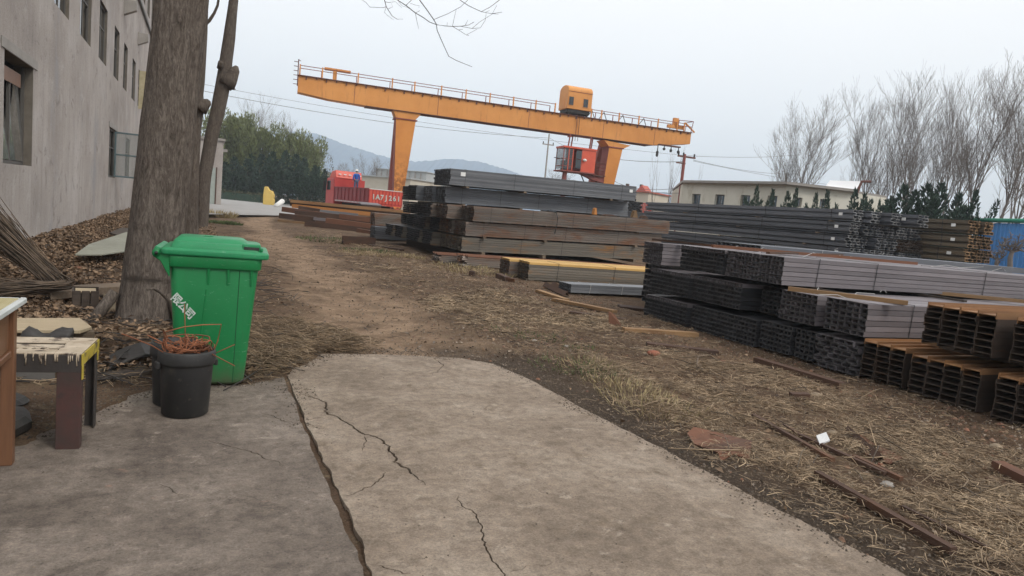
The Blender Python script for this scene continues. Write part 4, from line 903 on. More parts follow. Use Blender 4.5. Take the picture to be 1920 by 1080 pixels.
for z0,h,y0,rows,mat,lw,xs in LAY:
    for i,x0 in enumerate(xs):
        y = y0 + i*1.06
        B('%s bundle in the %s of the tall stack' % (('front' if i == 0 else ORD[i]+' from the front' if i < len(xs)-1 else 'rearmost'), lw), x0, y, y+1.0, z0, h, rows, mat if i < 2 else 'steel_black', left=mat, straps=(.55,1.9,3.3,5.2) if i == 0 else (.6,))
for k,(x,nm) in enumerate(((7.6,'left'),(9.6,'centre'),(12.9,'right'))):
    for z,lz,y0,y1 in ((.26,'lowest',19,26),(.74,'second',19,26),(1.19,'third',19,26),(1.655,'fourth',21,26),(2.21,'highest',20.8,22.5)):
        loose('spacer_timber', 'spacer timber poking out at the %s of the %s gap in the tall middle stack' % (nm, lz), 'spacer', (x,y0-.08,z+.019*(x-7)), (x,y1,z+.019*(x-7)), .1, .05 if z > .3 else .1, 'wood', group=GS)
for x,nm in ((7.3,'left'),(10.2,'middle'),(13.2,'right')): loose('spacer_timber', 'thick ground timber under the %s of the tall middle stack' % nm, 'spacer', (x,18.95,.1), (x,26,.1), .15, .2, 'wood_dark', group=GS)
for lab,x,y,L,mat,h in (('upright orange rusty clip on the step of the middle stack',11.6,19.6,.12,'rust_orange',.22),('dark plate lying on the step of the middle stack',12.0,19.7,.6,'rust_dark',.05),('tan wedge standing on the step of the middle stack',13.1,19.6,.2,'rust_tan',.24),('small brown block at the right of the middle stack step',13.5,19.7,.3,'rust_dark',.1)):
    zz_ = 1.66+.019*(x-7); b = MB(); b.prism([(x,y,zz_),(x+L,y,zz_),(x+L*.6,y,zz_+h),(x+L*.25,y,zz_+h*.9)],(0,.16,0)); tag(b.build('scrap_piece', MAT[mat]), lab, 'scrap', 'scrap on the middle stack')
b = MB(); p = AY(1042,404,18.75); b.tube([p+Vector((.0,.3,.12)),p+Vector((.02,.0,.08)),p+Vector((.05,-.05,-.1)),p+Vector((.04,-.05,-.35)),p+Vector((0,-.04,-.55))],.014,6); b.tube([p+Vector((-.16,.3,.12)),p+Vector((-.12,.1,.16)),p+Vector((-.13,.2,.02))],.014,6); tag(b.build('hook_wire', MAT['wire'], None, True), 'dark bent wire hanging over the front of the middle stack', 'wire')

# C: low bundles in front of the tall stack
GC = 'low bundles in front of the tall stack'
bundle('low rusty angle bundle at the left foot of the tall stack', (6.05,18.25,.02), (0,0,R(-2)), 5, 7, .085, .05, 6, 'angle', 'steel_brown', False, GC, 'rust_red', (1.6,), jx=.04)
bundle('low rusty angle bundle with orange top nearer the camera', (6.5,17.5,.02), (0,0,R(-2)), 6, 7, .085, .05, 6, 'angle', 'steel_brown', False, GC, 'rust_red', (1.4,), jx=.04)
MAT['rust_yellow'] = steel('yellow_rust', (.48,.29,.095), (.6,.385,.14), (.34,.16,.05), .58, .85, rough=.8, metal=0)  # yellow rust brightened in the colour as a lit top
bundle('grey tube bundle in second place with bright yellow rusty top', (6.85,15.3,.02), (0,0,R(-2)), 7, 7, .09, .059, 6, 'tube', 'steel_brown', True, GC, 'rust_yellow')
bundle('front grey tube bundle with a bright yellow rusty top', (7.05,14.62,.02), (0,0,R(-2)), 7, 7, .09, .06, 6, 'tube', 'steel_ochre', True, GC, 'rust_yellow', (.75,2.3))
bundle('small blue grey tube bundle lying on the ground before the yellow topped ones', (6.95,12.35,.03), (0,0,R(1.5)), 3, 6, .085, .058, 3.0, 'tube', 'steel_blue', True, GC, None, (.45,1.25), strapmat='wire_pale')
bundle('dark grey bundle with a white tag at the left corner of the tall stack', (6.35,27.6,.05), (0,0,0), 6, 9, .09, .08, 4, 'tube', 'steel_blue', False, GC, tags=((.6,.2,.14),))
bundle('brown bundle above the tagged one at the left corner of the tall stack', (6.55,28.7,.55), (0,0,0), 6, 9, .09, .085, 5, 'tube', 'steel_brown', False, GC)
bundle('support bundle hidden under the brown one at the left corner', (6.6,28.7,.02), (0,0,0), 5, 9, .09, .1, 5, 'tube', 'steel_black', False, GC)

MAT['steel_olive'] = steel('steel_olive_rust', (.11,.085,.058), (.15,.118,.08), (.34,.15,.05), .6, .8); ENDMAT['steel_olive'] = 'rust_tan'
# D: the far dark channel stack, lying away from the camera with its ends toward us
GD = 'channel bundles of the far right stack'
def Drow(ypx, z0, h, spans, mats, X, lname, L=12.0, tags_=True):
    for k,(pl,pr_) in enumerate(spans):
        Y = AX(pl, ypx+(pl-1600)*.09, X).y; X2 = AY(pr_, ypx+(pr_-1600)*.09, Y).x
        w = max(X2-X, .2); cols = max(3, round(w/.1)); rows = 4
        mat = mats[k % len(mats)]
        lab = '%s channel bundle in the %s of the far right %s stack' % (('leftmost','second from left','third from left','fourth from left','fifth from left','rightmost')[k], lname, 'rusty' if L < 11 else 'dark')
        bundle(lab, (X2, Y, z0), (0,0,R(90)), rows, cols, w/cols, h/rows, L, 'channel', mat, False, GD, None, (.9,4,8), ((.12,h*.55,.13),) if False else (), jx=.02, gap=.96)
        b = MB(); b.box(X-.012,X-.004,Y+.45,Y+.6,z0+h*.45,z0+h*.45+.1); o = b.build('paper_tag', MAT['tag']); o.parent = [c for c in COL.objects if c.get('label') == lab][0]; o.matrix_parent_inverse = (Matrix.Translation((X2,Y,z0)) @ Matrix.Rotation(R(90),4,'Z')).inverted()
        X = X2+.04
    return X
MAT['steel_pale'] = MAT['steel_bluedark']; K1 = ['steel_pale']; S1 = [(1601,1620),(1634,1651),(1671,1690),(1722,1741)]; S2 = [(1593,1613),(1621,1641),(1643,1677),(1681,1702),(1705,1742)]; S3 = [(1586,1625),(1643,1663),(1666,1684),(1687,1705),(1708,1726),(1728,1743)]
Drow(402, 2.33, .39, S1, K1, 19.85, 'top layer')
Drow(425, 1.90, .39, S2, K1, 19.8, 'second layer')
Drow(450, 1.47, .39, S3, ['steel_pale','steel_pale','steel_pale','steel_brown','steel_brown','steel_brown'], 19.75, 'third layer')
Drow(472, 1.04, .39, S2, K1, 19.8, 'fourth layer')
Drow(495, .61, .39, S2, K1, 19.8, 'fifth layer')
Drow(520, .15, .42, S2, K1, 19.8, 'bottom layer')
Drow(412, 2.28, .42, [(1816,1834),(1844,1862)], ['steel_olive','steel_olive'], 23.0, 'top layer', 9)
Drow(437, 1.80, .42, [(1815,1831),(1833,1859)], ['steel_olive','steel_olive'], 23.0, 'second layer', 9)
Drow(460, 1.34, .42, [(1808,1824),(1826,1840),(1842,1858)], ['steel_olive','steel_olive','steel_olive'], 23.0, 'third layer', 9)
Drow(480, .88, .42, [(1808,1824),(1826,1858)], ['steel_brown'], 23.0, 'fourth layer', 9)
Drow(505, .1, .72, [(1808,1824),(1826,1858)], ['steel_brown'], 23.0, 'bottom layer', 9)
for i,(y,z) in enumerate(((17.5,2.3),(21,2.3),(25.5,2.3),(18,1.87),(22,1.87),(26,1.87),(18.5,1.44),(23,1.44))):
    loose('spacer_timber', 'brown spacer timber in the %s gap of the far right stack, %s along its side' % (('upper','middle','lower')[0 if z > 2 else 1 if z > 1.6 else 2], ('first','second','third','first','second','third','first','second')[i]), 'spacer', (19.72,y,z), (21.9,y,z), .12, .035, 'wood', group=GS)
# far bundle seen between the two stacks
q = W(1204,398,38); q2 = W(1166,394,38)
bundle('small far bundle with dark ends seen between the tall and the far right stacks', (q.x, q.y, q.z), (0,0,R(72)), 5, 8, .14, .11, 7, 'channel', 'steel_bluedark', False, GC)
q = W(1192,384,38.5); bundle('far olive bundle resting on the small far one', (q.x, q.y, q.z+.02), (0,0,R(72)), 4, 6, .14, .1, 7, 'channel', 'steel_brown', False, GC)
q = W(1204,398,38); b = MB(); b.box(q.x-1.6,q.x+1.2,q.y-.3,q.y+7,.0,q.z-.02); tag(b.build('far_bundle_base', MAT['steel_black']), 'dark block of steel under the small far bundle', 'steel bundle')

# A: pile of long rusty sections at the left of the tall stack
GA = 'long rusty sections piled by the dirt track'
def A(lab, a, c, Y0, Y1, w, h, mat, kind='channel', roll=0):
    return loose('rusty_section', lab, 'steel section', AY(a[0],a[1],Y0), AY(c[0],c[1],Y1), w, h, mat, kind, GA, roll=roll)
A('topmost brown section of the rusty pile', (546,377), (770,398), 41.0, 38.5, .35, .16, 'rust_tan')
A('long ochre section just below the top of the rusty pile', (549,386), (770,409), 40.6, 38, .4, .2, 'rust_orange','tube')
A('brown section behind the topmost one', (545,381), (760,402), 41.4, 39.2, .3, .3, 'rust_dark')
A('grey tube in the middle of the rusty pile', (598,396), (672,404), 39.7, 39, .3, .2, 'steel_blue','tube')
A('short dark section left of the grey tube', (560,390), (600,396), 39.9, 39.6, .3, .24, 'rust_dark','tube')
A('brown section right of the grey tube in the pile', (668,402), (765,414), 39.2, 38, .35, .22, 'rust_tan','tube')
A('left reddish pipe of the rusty pile', (529,392), (592,401), 39.3, 38.8, .26, .26, 'rust_red','tube')
A('middle reddish pipe of the rusty pile', (590,400), (638,407), 38.7, 38.3, .26, .24, 'rust_red','tube')
A('right reddish pipe of the rusty pile', (636,405), (722,416), 38.2, 37.6, .28, .26, 'rust_red','tube')
A('dark section in the shade of the reddish pipes', (524,404), (592,411), 38, 37.5, .3, .26, 'rust_dark')
A('pale grey pipe end in the rusty pile', (588,410), (634,414), 37.3, 37, .18, .14, 'steel_lilac','tube')
A('lowest tan plank like section at the left foot of the pile', (522,414), (578,420), 37.6, 37, .3, .16, 'rust_tan','bar')
A('long dark red beam lying along the front of the pile', (573,420), (718,437), 35.2, 33.6, .35, .32, 'rust_dark','ibeam')
A('brown section resting behind the dark red beam', (612,414), (720,428), 36.2, 35, .35, .3, 'rust_red')
A('short brown bar at the right foot of the pile', (670,432), (716,440), 32.8, 32.2, .25, .2, 'rust_red')
A('deep rusty stack core under the top sections', (556,408), (760,426), 39.5, 38, 1.6, .8, 'rust_dark','bar')
b = MB(); q = [AY(678,383,43),AY(672,378,43.6),AY(708,381,43.6),AY(716,385,43)]; b.prism(q,(0,0,-.05)); tag(b.build('steel_plate', MAT['steel_lilac']), 'grey folded plate on the rusty pile in front of the red truck', 'plate')
b = MB(); b.prism([AY(678,383,43),AY(716,385,43),AY(712,392,43),AY(684,391,43)],(0,.3,0)); tag(b.build('steel_plate', MAT['rust_dark']), 'dark sloping plate under the grey folded plate on the rusty pile', 'plate')

# ------------------------------------------------------------------ scrap on the ground
GR = 'rusty scrap lying on the ground'
def scrap(lab, a, c, w, h, mat, kind='bar', dz=0.0, name='rusty_offcut', roll=0, lift=(0,0)):
    p, q = G(*a), G(*c); p.z = ghs(p.x,p.y)+h*.4+dz+lift[0]; q.z = ghs(q.x,q.y)+h*.4+dz+lift[1]
    return loose(name, lab, 'scrap metal', p, q, w, h, MAT and mat, kind, GR, roll=roll)
scrap('thick dark beam offcut by the track in front of the rusty pile', (642,457),(702,461), .3,.3,'rust_dark','ibeam')
scrap('flat rusty bar behind the beam offcut at the stack corner', (690,462),(755,470), .2,.06,'rust_dark')
scrap('small dark cube of rust on the straw left of the low bundles', (880,518),(889,519), .12,.13,'rust_dark')
scrap('first of two short rust blocks before the yellow topped bundle', (934,521),(952,528), .14,.12,'rust_dark')
scrap('second short rust block, nearer the camera than its twin', (950,527),(968,531), .12,.1,'rust_dark','channel')
scrap('tan bar crossing under the dark bar near the small tube bundle', (1008,548),(1062,565), .12,.05,'rust_tan',dz=.02)
scrap('dark angle piece pointing at the small tube bundle', (1022,538),(1062,556), .12,.09,'rust_dark','angle',dz=.03)
scrap('second dark angle piece beside the small tube bundle', (1036,536),(1066,550), .1,.08,'rust_dark','angle',dz=.02)
scrap('long tan flat bar slanting across the straw', (1038,566),(1152,592), .13,.05,'rust_tan',lift=(.02,.03))
scrap('curved dark strip below the long tan flat bar', (1068,588),(1175,603), .12,.04,'rust_dark')
scrap('dark wedge of plate by the left end of the right stack', (1160,574),(1222,580), .35,.05,'rust_dark')
scrap('brown plank beside the small red upright plate', (1168,624),(1306,632), .13,.08,'rust_tan')
scrap('dark bar on the straw in front of the right stack', (1212,650),(1345,664), .14,.06,'rust_dark')
scrap('thin lath behind the dark bar on the straw', (1180,655),(1330,660), .03,.02,'wood','bar',name='lath')
scrap('long rusty channel lying in front of the right stack', (1418,680),(1578,728), .11,.08,'rust_dark','channel')
scrap('short brown block on the debris before the beams', (1482,747),(1515,750), .09,.07,'rust_dark')
scrap('thin dark rod lying among straw near the white packet', (1412,782),(1560,872), .035,.03,'rust_dark',dz=.02)
scrap('second thin dark rod crossing under the white packet', (1500,820),(1660,890), .035,.028,'rust_dark',dz=.02)
scrap('third short rod right of the crossing rod', (1600,860),(1690,900), .035,.03,'rust_dark',dz=.02)
scrap('longest thin rod lying beside the concrete edge', (1530,898),(1786,1042), .045,.04,'rust_dark',dz=.015)
scrap('thin rod parallel to the longest one nearer the right edge', (1690,960),(1850,1035), .026,.022,'rust_dark',dz=.015)
scrap('twisted strip near the white packet', (1470,800),(1530,832), .03,.012,'rust_dark',lift=(.03,.0))
def plate(lab, px, zs, th, mat, name='rusty_plate'):
    P = []
    for (x,y),z in zip(px,zs):
        p = G(x,y); p.z = ghs(p.x,p.y)+z; P.append(p)
    b = MB(); b.prism(P,(0,0,-th)); me = b.mesh(name); bm = bmesh.new(); bm.from_mesh(me); bmesh.ops.recalc_face_normals(bm, faces=bm.faces); bm.to_mesh(me); bm.free()
    return tag(link(name, me, MAT[mat]), lab, 'scrap metal', GR)
plate('ragged red rusty plate at the edge of the pale concrete', [(1288,818),(1300,812),(1345,822),(1408,840),(1405,864),(1375,856),(1352,862),(1346,852),(1300,836)], (.03,.06,.05,.05,.01,.015,.0,.02,.02), .008, 'rust_red')
plate('flat red plate attached behind the dark angle at the right', [(1610,815),(1640,838),(1692,860),(1668,868),(1622,850)], (.03,.03,.03,.02,.02), .01, 'rust_red')
scrap('dark angle iron with a red plate beside it', (1588,808),(1650,862), .09,.07,'rust_dark','angle')
scrap('brown angle near the right edge of the picture', (1868,880),(1960,922), .1,.09,'rust_red','channel')
plate('flat rusty strip under the brown angle at the right edge', [(1848,892),(1858,886),(1960,925),(1960,938)], (.01,.015,.02,.01), .01, 'rust_dark')
P_ = G(1150,612); b = MB(); b.prism([(P_.x-.08,P_.y,.0),(P_.x+.1,P_.y-.1,.0),(P_.x+.02,P_.y+.02,.17),(P_.x-.08,P_.y+.05,.22)],(.012,.02,0)); tag(b.build('rusty_plate', MAT['rust_red']), 'small upright red rusty plate standing in the straw', 'scrap metal', GR)
MAT['white_sheet'] = pmat('white_plastic', [(.3,(.5,.51,.52)),(.7,(.62,.62,.62))], 5, bump=.3)
P = [(1529,828),(1547,824),(1555,832),(1536,838)]; b = MB(); V = [Vector((G(x,y).x,G(x,y).y,ghs(G(x,y).x,G(x,y).y)+z)) for (x,y),z in zip(P,(.06,.08,.05,.03))]; b.prism(V,(0,0,-.012)); tag(b.build('white_packet', MAT['white_sheet']), 'small white plastic packet lying among the straw', 'litter')
def stonething(lab, px, s, col='stone'):
    p = G(*px); b = bmesh.new(); bmesh.ops.create_icosphere(b, subdivisions=2, radius=s)
    for v_ in b.verts:
        f = 1+.28*float(vnoise(v_.co.x/s*1.3+px[0], v_.co.y/s*1.3+v_.co.z/s, 1, 31)); v_.co = Vector((v_.co.x*1.3, v_.co.y, v_.co.z*.6))*f
    me = bpy.data.meshes.new('stone'); b.to_mesh(me); b.free(); o = link('stone', me, MAT[col], None, False); o.location = (p.x,p.y,ghs(p.x,p.y)+s*.25); tag(o, lab, 'stone', 'stones on the debris')
MAT['stone'] = pmat('grey_stone', [(.3,(.2,.18,.16)),(.7,(.34,.31,.28))], 6, bump=.5); MAT['stone_tan'] = pmat('tan_stone', [(.3,(.2,.15,.1)),(.7,(.32,.25,.17))], 6, bump=.5); MAT['brick_red'] = pmat('brick_chip', [(.3,(.22,.07,.04)),(.7,(.32,.12,.07))], 6, bump=.5)
for lab,px,s,c_ in (('pale stone left of the two right hand scraps',(1662,908),.035,'stone'),('flat tan stone near the right edge',(1868,840),.05,'stone_tan'),('grey stone below the thin rods',(1665,905),.03,'stone'),('tan stone in front of the rusty beams',(1560,812),.04,'stone_tan'),('orange brick chip beside the red plate',(1652,866),.02,'brick_red'),('grey stone on the dark soil beside the concrete',(1062,652),.03,'stone'),('white grey stone by the straw tuft',(1002,640),.03,'stone'),('dark red clod near the dark bar',(1225,668),.06,'brick_red'),('tan stone under the right stack',(1530,742),.05,'stone_tan')):
    stonething(lab, px, s, c_)
b = MB(); P = [(1318,700),(1306,690),(1308,678),(1330,672),(1350,680),(1375,700),(1420,712),(1450,716)]; b.tube([Vector((G(x,y).x,G(x,y).y,ghs(G(x,y).x,G(x,y).y)+.02+.03*math.sin(i*.9))) for i,(x,y) in enumerate(P)], .009, 6); tag(b.build('bent_cane', MAT['wood'], None, True), 'bent cane curling over the straw in front of the long rusty channel', 'cane')
# ------------------------------------------------------------------ gantry crane
m = NT('crane_orange'); v = m.coord()
c = m.mix(m.thr(m.noise(v, .25, 5), .35, .7), (.62,.25,.055), (.74,.325,.085))
c = m.mix(m.math('MULTIPLY', m.thr(m.noise(m.coord((1.5,1.5,.18)), 2, 8, .7), .54, .72), .65), c, (.34,.13,.045))
c = m.mix(m.thr(m.noise(v, 3.5, 8, .75), .66, .74), c, (.16,.055,.025)); MAT['orange'] = m.fin(c, .55, 0, .4)
m = NT('crane_leg_rusting'); v = m.coord(); tc = m.n('ShaderNodeTexCoord'); sx = m.n('ShaderNodeSeparateXYZ'); m.l(tc.outputs['Object'], sx.inputs[0])
low = m.thr(sx.outputs['Z'], 6.5, 1.5)
c = m.mix(m.thr(m.noise(v, .4, 5), .35, .7), (.6,.23,.05), (.7,.29,.07))
c = m.mix(m.math('MULTIPLY', low, m.thr(m.noise(v, 2.2, 9, .75), .44, .56)), c, (.2,.065,.024)); MAT['orange_rusty'] = m.fin(c, .65, 0, .3)
MAT['crane_dark'] = pmat('crane_dark_rust', [(.3,(.09,.035,.025)),(.7,(.16,.06,.04))], 2, bump=0)
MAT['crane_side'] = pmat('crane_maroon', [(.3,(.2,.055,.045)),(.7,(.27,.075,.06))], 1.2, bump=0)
MAT['cab_red'] = pmat('cab_red_paint', [(.3,(.62,.085,.04)),(.7,(.7,.11,.05))], 1.5, rough=.45, bump=0, spots=[((.4,.08,.04),3,.66,.78)])
MAT['black'] = pmat('black_grease', [(0,(.015,.014,.014)),(1,(.03,.028,.027))], 3, bump=0)
PA = AY(560,140,60); PB_z = PA.z
ang = math.atan2(56.7-60, 43.4-6.72); CD = Vector((math.cos(ang), math.sin(ang), 0)); CN = Vector((-math.sin(ang), math.cos(ang), 0))
O_ = Vector((PA.x, PA.y, 0))
def CP(px, py, off=0.0):                                # pixel -> (s, z) on the plane of the girder's front web
    d = ray(px, py); P0 = O_ + CN*off; t = (P0-EYE).dot(CN)/d.dot(CN); q = EYE+d*t; return (q-P0).dot(CD), q.z
cr = thing('gantry_crane', 'orange gantry crane with rusty tapered legs, railed girder and a red operator cab', 'crane', O_, (0,0,ang))
zT = PA.z; s1, zr = CP(1293,248); s1, zrb = CP(1293,276); sA, zA = CP(617,186); zl = CP(558,172)[1]; zB = CP(780,211)[1]; GW = 1.3
print('crane', zT, zr, zl, zA, zB, s1, zrb)
b = MB(); prof = [(0,zT-.06),(s1,zT-.06),(s1,zT-1.12),(s1-4.2,zB),(sA+3.2,zB),(sA,zA),(0,zl)]
b.prism([(s,0,z) for s,z in prof],(0,GW,0)); b.build('girder', MAT['orange'], cr)
b = MB(); b.box(-.06,s1+.06,-.16,GW+.3,zT-.058,zT); b.build('top_flange', MAT['crane_dark'], cr)
b = MB(); b.box(sA+3.0,s1-4.2,-.08,GW+.08,zB-.05,zB-.002); b.build('bottom_flange', MAT['crane_dark'], cr)
for i in range(46):
    s = .6+i*(s1-1)/45; b = MB(); b.box(s-.05,s+.05,-.12,-.002,zT-.3+.1*(i%2),zT-.06); b.build('bracket', MAT['crane_dark'], cr)
for s in (4.5,11.6,20,27.5,33): b = MB(); b.box(s-.02,s+.02,-.006,-.001,zB+.02,zT-.07); b.build('weld_seam', MAT['crane_side'], cr)
# railing
hr = .78; xs_l = [562,604,671,735,777,827,873,918,962,1004,1040]; xs_r = [1108,1127,1160,1197,1233,1269,1282]
def rails(xs, nm):
    S = [CP(x, 140+(x-560)*.147)[0] for x in xs]
    b = MB(); b.box(S[0],S[-1],-.03,.03,zT+hr-.05,zT+hr); b.build('handrail', MAT['crane_side'], cr)
    for s in S: b = MB(); b.box(s-.05,s+.05,-.05,.05,zT,zT+hr+.06); b.build('rail_post', MAT['orange'], cr)
    b = MB(); b.box(S[0],S[-1],GW,GW+.05,zT+hr-.05,zT+hr)
    for s in S: b.box(s-.03,s+.03,GW,GW+.06,zT,zT+hr)
    b.build('rear_rail', MAT['crane_side'], cr); return S
SL = rails(xs_l,'left'); SR = rails(xs_r,'right')
for x in (1113,1136,1172,1212): s = CP(x,230)[0]; b = MB(); b.bar((s-.55,.6,zT),(s,.6,zT+hr),.05,.05); b.bar((s+.35,.6,zT),(s,.6,zT+hr),.05,.05); b.build('festoon_hanger', MAT['black'], cr)
b = MB(); b.box(-.1,-.02,-.1,.0,zT-.9,zT+1.2); b.bar((-.06,-.05,zT+1.15),(.12,-.05,zT+1.08),.04,.04)
for z in np.arange(zT-.8,zT+1.1,.35): b.box(-.4,-.1,-.12,-.08,z,z+.05)
b.build('end_ladder', MAT['crane_dark'], cr)
for s in (2.9,): b = MB(); b.box(s-.9,s+1.2,.2,.5,zT+.75,zT+.95); b.box(s-.2,s+.1,.2,.5,zT,zT+.75); b.build('buffer_stop', MAT['orange'], cr); 
s = SR[-2]; b = MB(); b.box(s-.9,s+.9,.15,.45,zT+.2,zT+.5); b.box(s-.3,s+.2,.15,.5,zT+.5,zT+1.2); b.bar((s+1,.3,zT+.9),(s+2.2,.3,zT+.1),.12,.12); b.build('buffer_stop', MAT['orange'], cr)
b = MB(); e0 = s1-1.6
for p,q in (((e0,0,zT),(e0+.1,0,zT+1.0)),((e0+.1,0,zT+1.0),(s1+.1,0,zT+1.08)),((s1+.1,0,zT+1.08),(s1-.05,0,zT)),((e0,0,zT+.5),(s1,0,zT+.53)),((s1+.1,0,zT+1.08),(s1+.1,1.2,zT+1.08)),((s1,1.2,zT),(s1+.1,1.2,zT+1.08))): b.tube([p,q],.035,6)
b.build('end_railing', MAT['crane_side'], cr)
# legs: flared head, tapering shaft, left face coloured maroon in place of its shade
def leg(pts_head, pts_shaft, dep, name):
    hd = [CP(x,y) for x,y in pts_head]; sh = [CP(x,y) for x,y in pts_shaft]
    for z_ in (): pass
    b = MB(); b.prism([(s,0.05,z) for s,z in hd],(0,dep+.25,0)); b.build('leg_head', MAT['orange'], cr)
    # extend shaft to the sill beam
    (sa,za),(sb,zb),(sc,zc),(sd,zd) = sh; t = (za-.9)/(za-zd); l0 = sa+(sd-sa)*t; t = (zb-.9)/(zb-zc); r0_ = sb+(sc-sb)*t
    b = MB(); b.prism([(sa,.05,za),(sb,.05,zb),(r0_,.05,.9),(l0,.05,.9)],(0,dep,0)); b.build('leg', MAT['orange_rusty'], cr)
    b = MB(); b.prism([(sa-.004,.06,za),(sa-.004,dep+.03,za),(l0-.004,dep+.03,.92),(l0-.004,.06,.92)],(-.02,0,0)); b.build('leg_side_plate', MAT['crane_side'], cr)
    b = MB(); b.box(sa-.12,sb+.12,-.02,dep+.35,za-.06,za+.04); b.build('leg_flange', MAT['crane_side'], cr)
    m_ = (l0+r0_)/2; b = MB(); b.box(m_-.45,m_+.45,-3.2,4.8,.45,.88); b.build('sill_beam', MAT['orange_rusty'], cr)
    for y in (-2.6,-1.8,3.4,4.2): w_ = MB(); w_.tube([(m_-.15,y,.3),(m_+.15,y,.3)],.3,16); w_.build('rail_wheel', MAT['black'], cr)
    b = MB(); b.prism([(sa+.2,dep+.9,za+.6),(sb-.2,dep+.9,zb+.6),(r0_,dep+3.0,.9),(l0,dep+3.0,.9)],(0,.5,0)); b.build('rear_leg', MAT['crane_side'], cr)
leg([(737,203),(790,214),(779,225),(743,221)], [(743,221),(780,225),(758,356),(739,356)], 1.0, 'l')
leg([(1133,262),(1183,273),(1169,279),(1143,275)], [(1143,275),(1168,279),(1152,346),(1132,344)], 1.4, 'r')
b = MB(); q = CP(1181,269); q2 = CP(1168,290); b.tube([(q[0],1.7,q[1]),(q2[0],1.7,q2[1])],.09,6); b.build('brace', MAT['crane_side'], cr)
# trolley house
h0, hz0 = CP(1062,214,-.3); h1, _ = CP(1108,214,-.3); hz1 = CP(1062,160,-.3)[1]; HZ = zT+.5; HT = max(hz1, HZ+2.2); Hd = 2.1
b = MB(); b.prism([(h0,-.3+y,z) for y,z in [(0,HZ),(Hd,HZ)]+[(Hd/2+Hd/2*math.cos(R(a)), HT-.5+.5*math.sin(R(a))) for a in range(0,181,15)]],(h1-h0,0,0)); b.build('trolley_house', MAT['orange'], cr, bevel=.03)
b = MB(); b.box(h0+.003,h1-.003,-.325,-.302,HT-.66,HT-.62); b.build('house_trim', MAT['crane_side'], cr)
th = None
for x0,x1,y0,y1 in ((1066,1076,182,196),(1093,1103,187,201)):
    a, za = CP(x0,y1,-.3); c, zc = CP(x1,y0,-.3)
    b = MB(); b.box(a-.05,c+.05,-.335,-.303,za-.05,zc+.05); fr = b.build('house_window', MAT['orange'], cr); b = MB(); b.box(a,c,-.35,-.337,za,zc); b.build('pane', MAT['glass_dark'], fr)
b = MB(); b.box(h0-.02,h0-.003,.4,1.2,HZ+.1,HZ+1.4); b.build('house_door', MAT['orange'], cr)
b = MB(); b.box(h0+.1,h1-.1,-.2,Hd-.5,HZ-.32,HZ-.003); b.build('trolley_frame', MAT['black'], cr)
for s in (h0+.35,h1-.35):
    w_ = MB(); w_.tube([(s,-.1,zT+.18),(s,.05,zT+.18)],.18,14); w_.build('trolley_wheel', MAT['black'], cr)
    w_ = MB(); w_.tube([(s,GW-.1,zT+.18),(s,GW+.05,zT+.18)],.18,14); w_.build('trolley_wheel', MAT['black'], cr)
for s in (CP(1079,240)[0],CP(1084,240)[0]):
    b = MB(); b.tube([(s,-.15,HZ-.2),(s,-.15,zB-.6)],.025,5); b.build('hoist_rope', MAT['crane_dark'], cr)
# operator cab
ca, zc1 = CP(1077,277,-.6); cb, zc0 = CP(1114,326,-.6); cg0 = CP(1058,275,-.6)[0]; zc1 = CP(1090,278,-.6)[1]; zc0 = CP(1090,322,-.6)[1]
dx0 = CP(1080,300,-.6)[0]; dx1 = CP(1092,300,-.6)[0]
cabp = MB(); cabp.box(dx1,cb,-.6,-.56,zc0,zc1-.1); cabp.box(cb-.05,cb,-.559,1.2,zc0,zc1-.1); cabp.box(ca,cb-.051,1.16,1.2,zc0,zc1-.1)
cab = cabp.build('operator_cab', MAT['cab_red'], cr); tag(cab, 'red operator cab hanging under the girder')
b = MB(); b.box(cg0-.05,cb+.05,-.68,1.25,zc1-.098,zc1+.06); b.build('cab_roof', MAT['cab_red'], cab)
b = MB(); b.box(cg0-.1,cb+.05,-.68,1.25,zc0-.12,zc0-.002); b.build('cab_floor', MAT['crane_side'], cab)
for s,y in ((cg0,-.6),(cg0,1.1),(ca-.09,-.6),((cg0+ca)/2,-.6),(dx1-.09,-.6)): b = MB(); b.box(s,s+.08,y,y+.06,zc0,zc1-.1); b.build('cab_post', MAT['cab_red'] if s > cg0+.5 else MAT['crane_side'], cab)
for z in ((zc0+zc1)/2-.05,zc0+.35): b = MB(); b.box(cg0+.08,ca-.09,-.6,-.55,z,z+.07); b.box(cg0,cg0+.06,-.54,1.1,z,z+.07); b.build('cab_rail', MAT['crane_side'], cab)
MAT['cab_glass'] = glass_mat('cab_glass', (.06,.07,.075), .08, .55)
MAT['cab_glass_dark'] = glass_mat('cab_door_glass', (.025,.03,.035), .08)
b = MB(); b.box(dx0,dx1-.1,-.59,-.575,zc0+.25,zc0+(zc1-zc0)*.5); b.box(dx0,dx1-.1,-.59,-.575,zc0+(zc1-zc0)*.53,zc1-.25); b.build('cab_pane', MAT['cab_glass_dark'], cab)
b = MB(); b.box(cg0+.1,ca-.1,-.58,-.57,zc0+.1,zc1-.15); b.box(cg0+.02,cg0+.03,-.5,1.0,zc0+.1,zc1-.15); b.build('cab_pane', MAT['cab_glass'], cab)
MAT['lamp_white'] = pmat('white_lamp_shell', [(0,(.75,.75,.72)),(1,(.8,.8,.78))], 3, bump=0)
q = CP(1096,301,-.7); b = MB(); b.lathe([(.02,-.12),(.17,-.05),(.2,.05),(.1,.14),(.01,.16)],12,(q[0],-.75,q[1])); b.build('cab_lamp', MAT['lamp_white'], cab, True)
b = MB(); b.box((ca+cg0)/2-.2,(ca+cg0)/2+.25,.1,.6,zc0,zc0+.9); b.build('driver_seat', MAT['black'], cab)
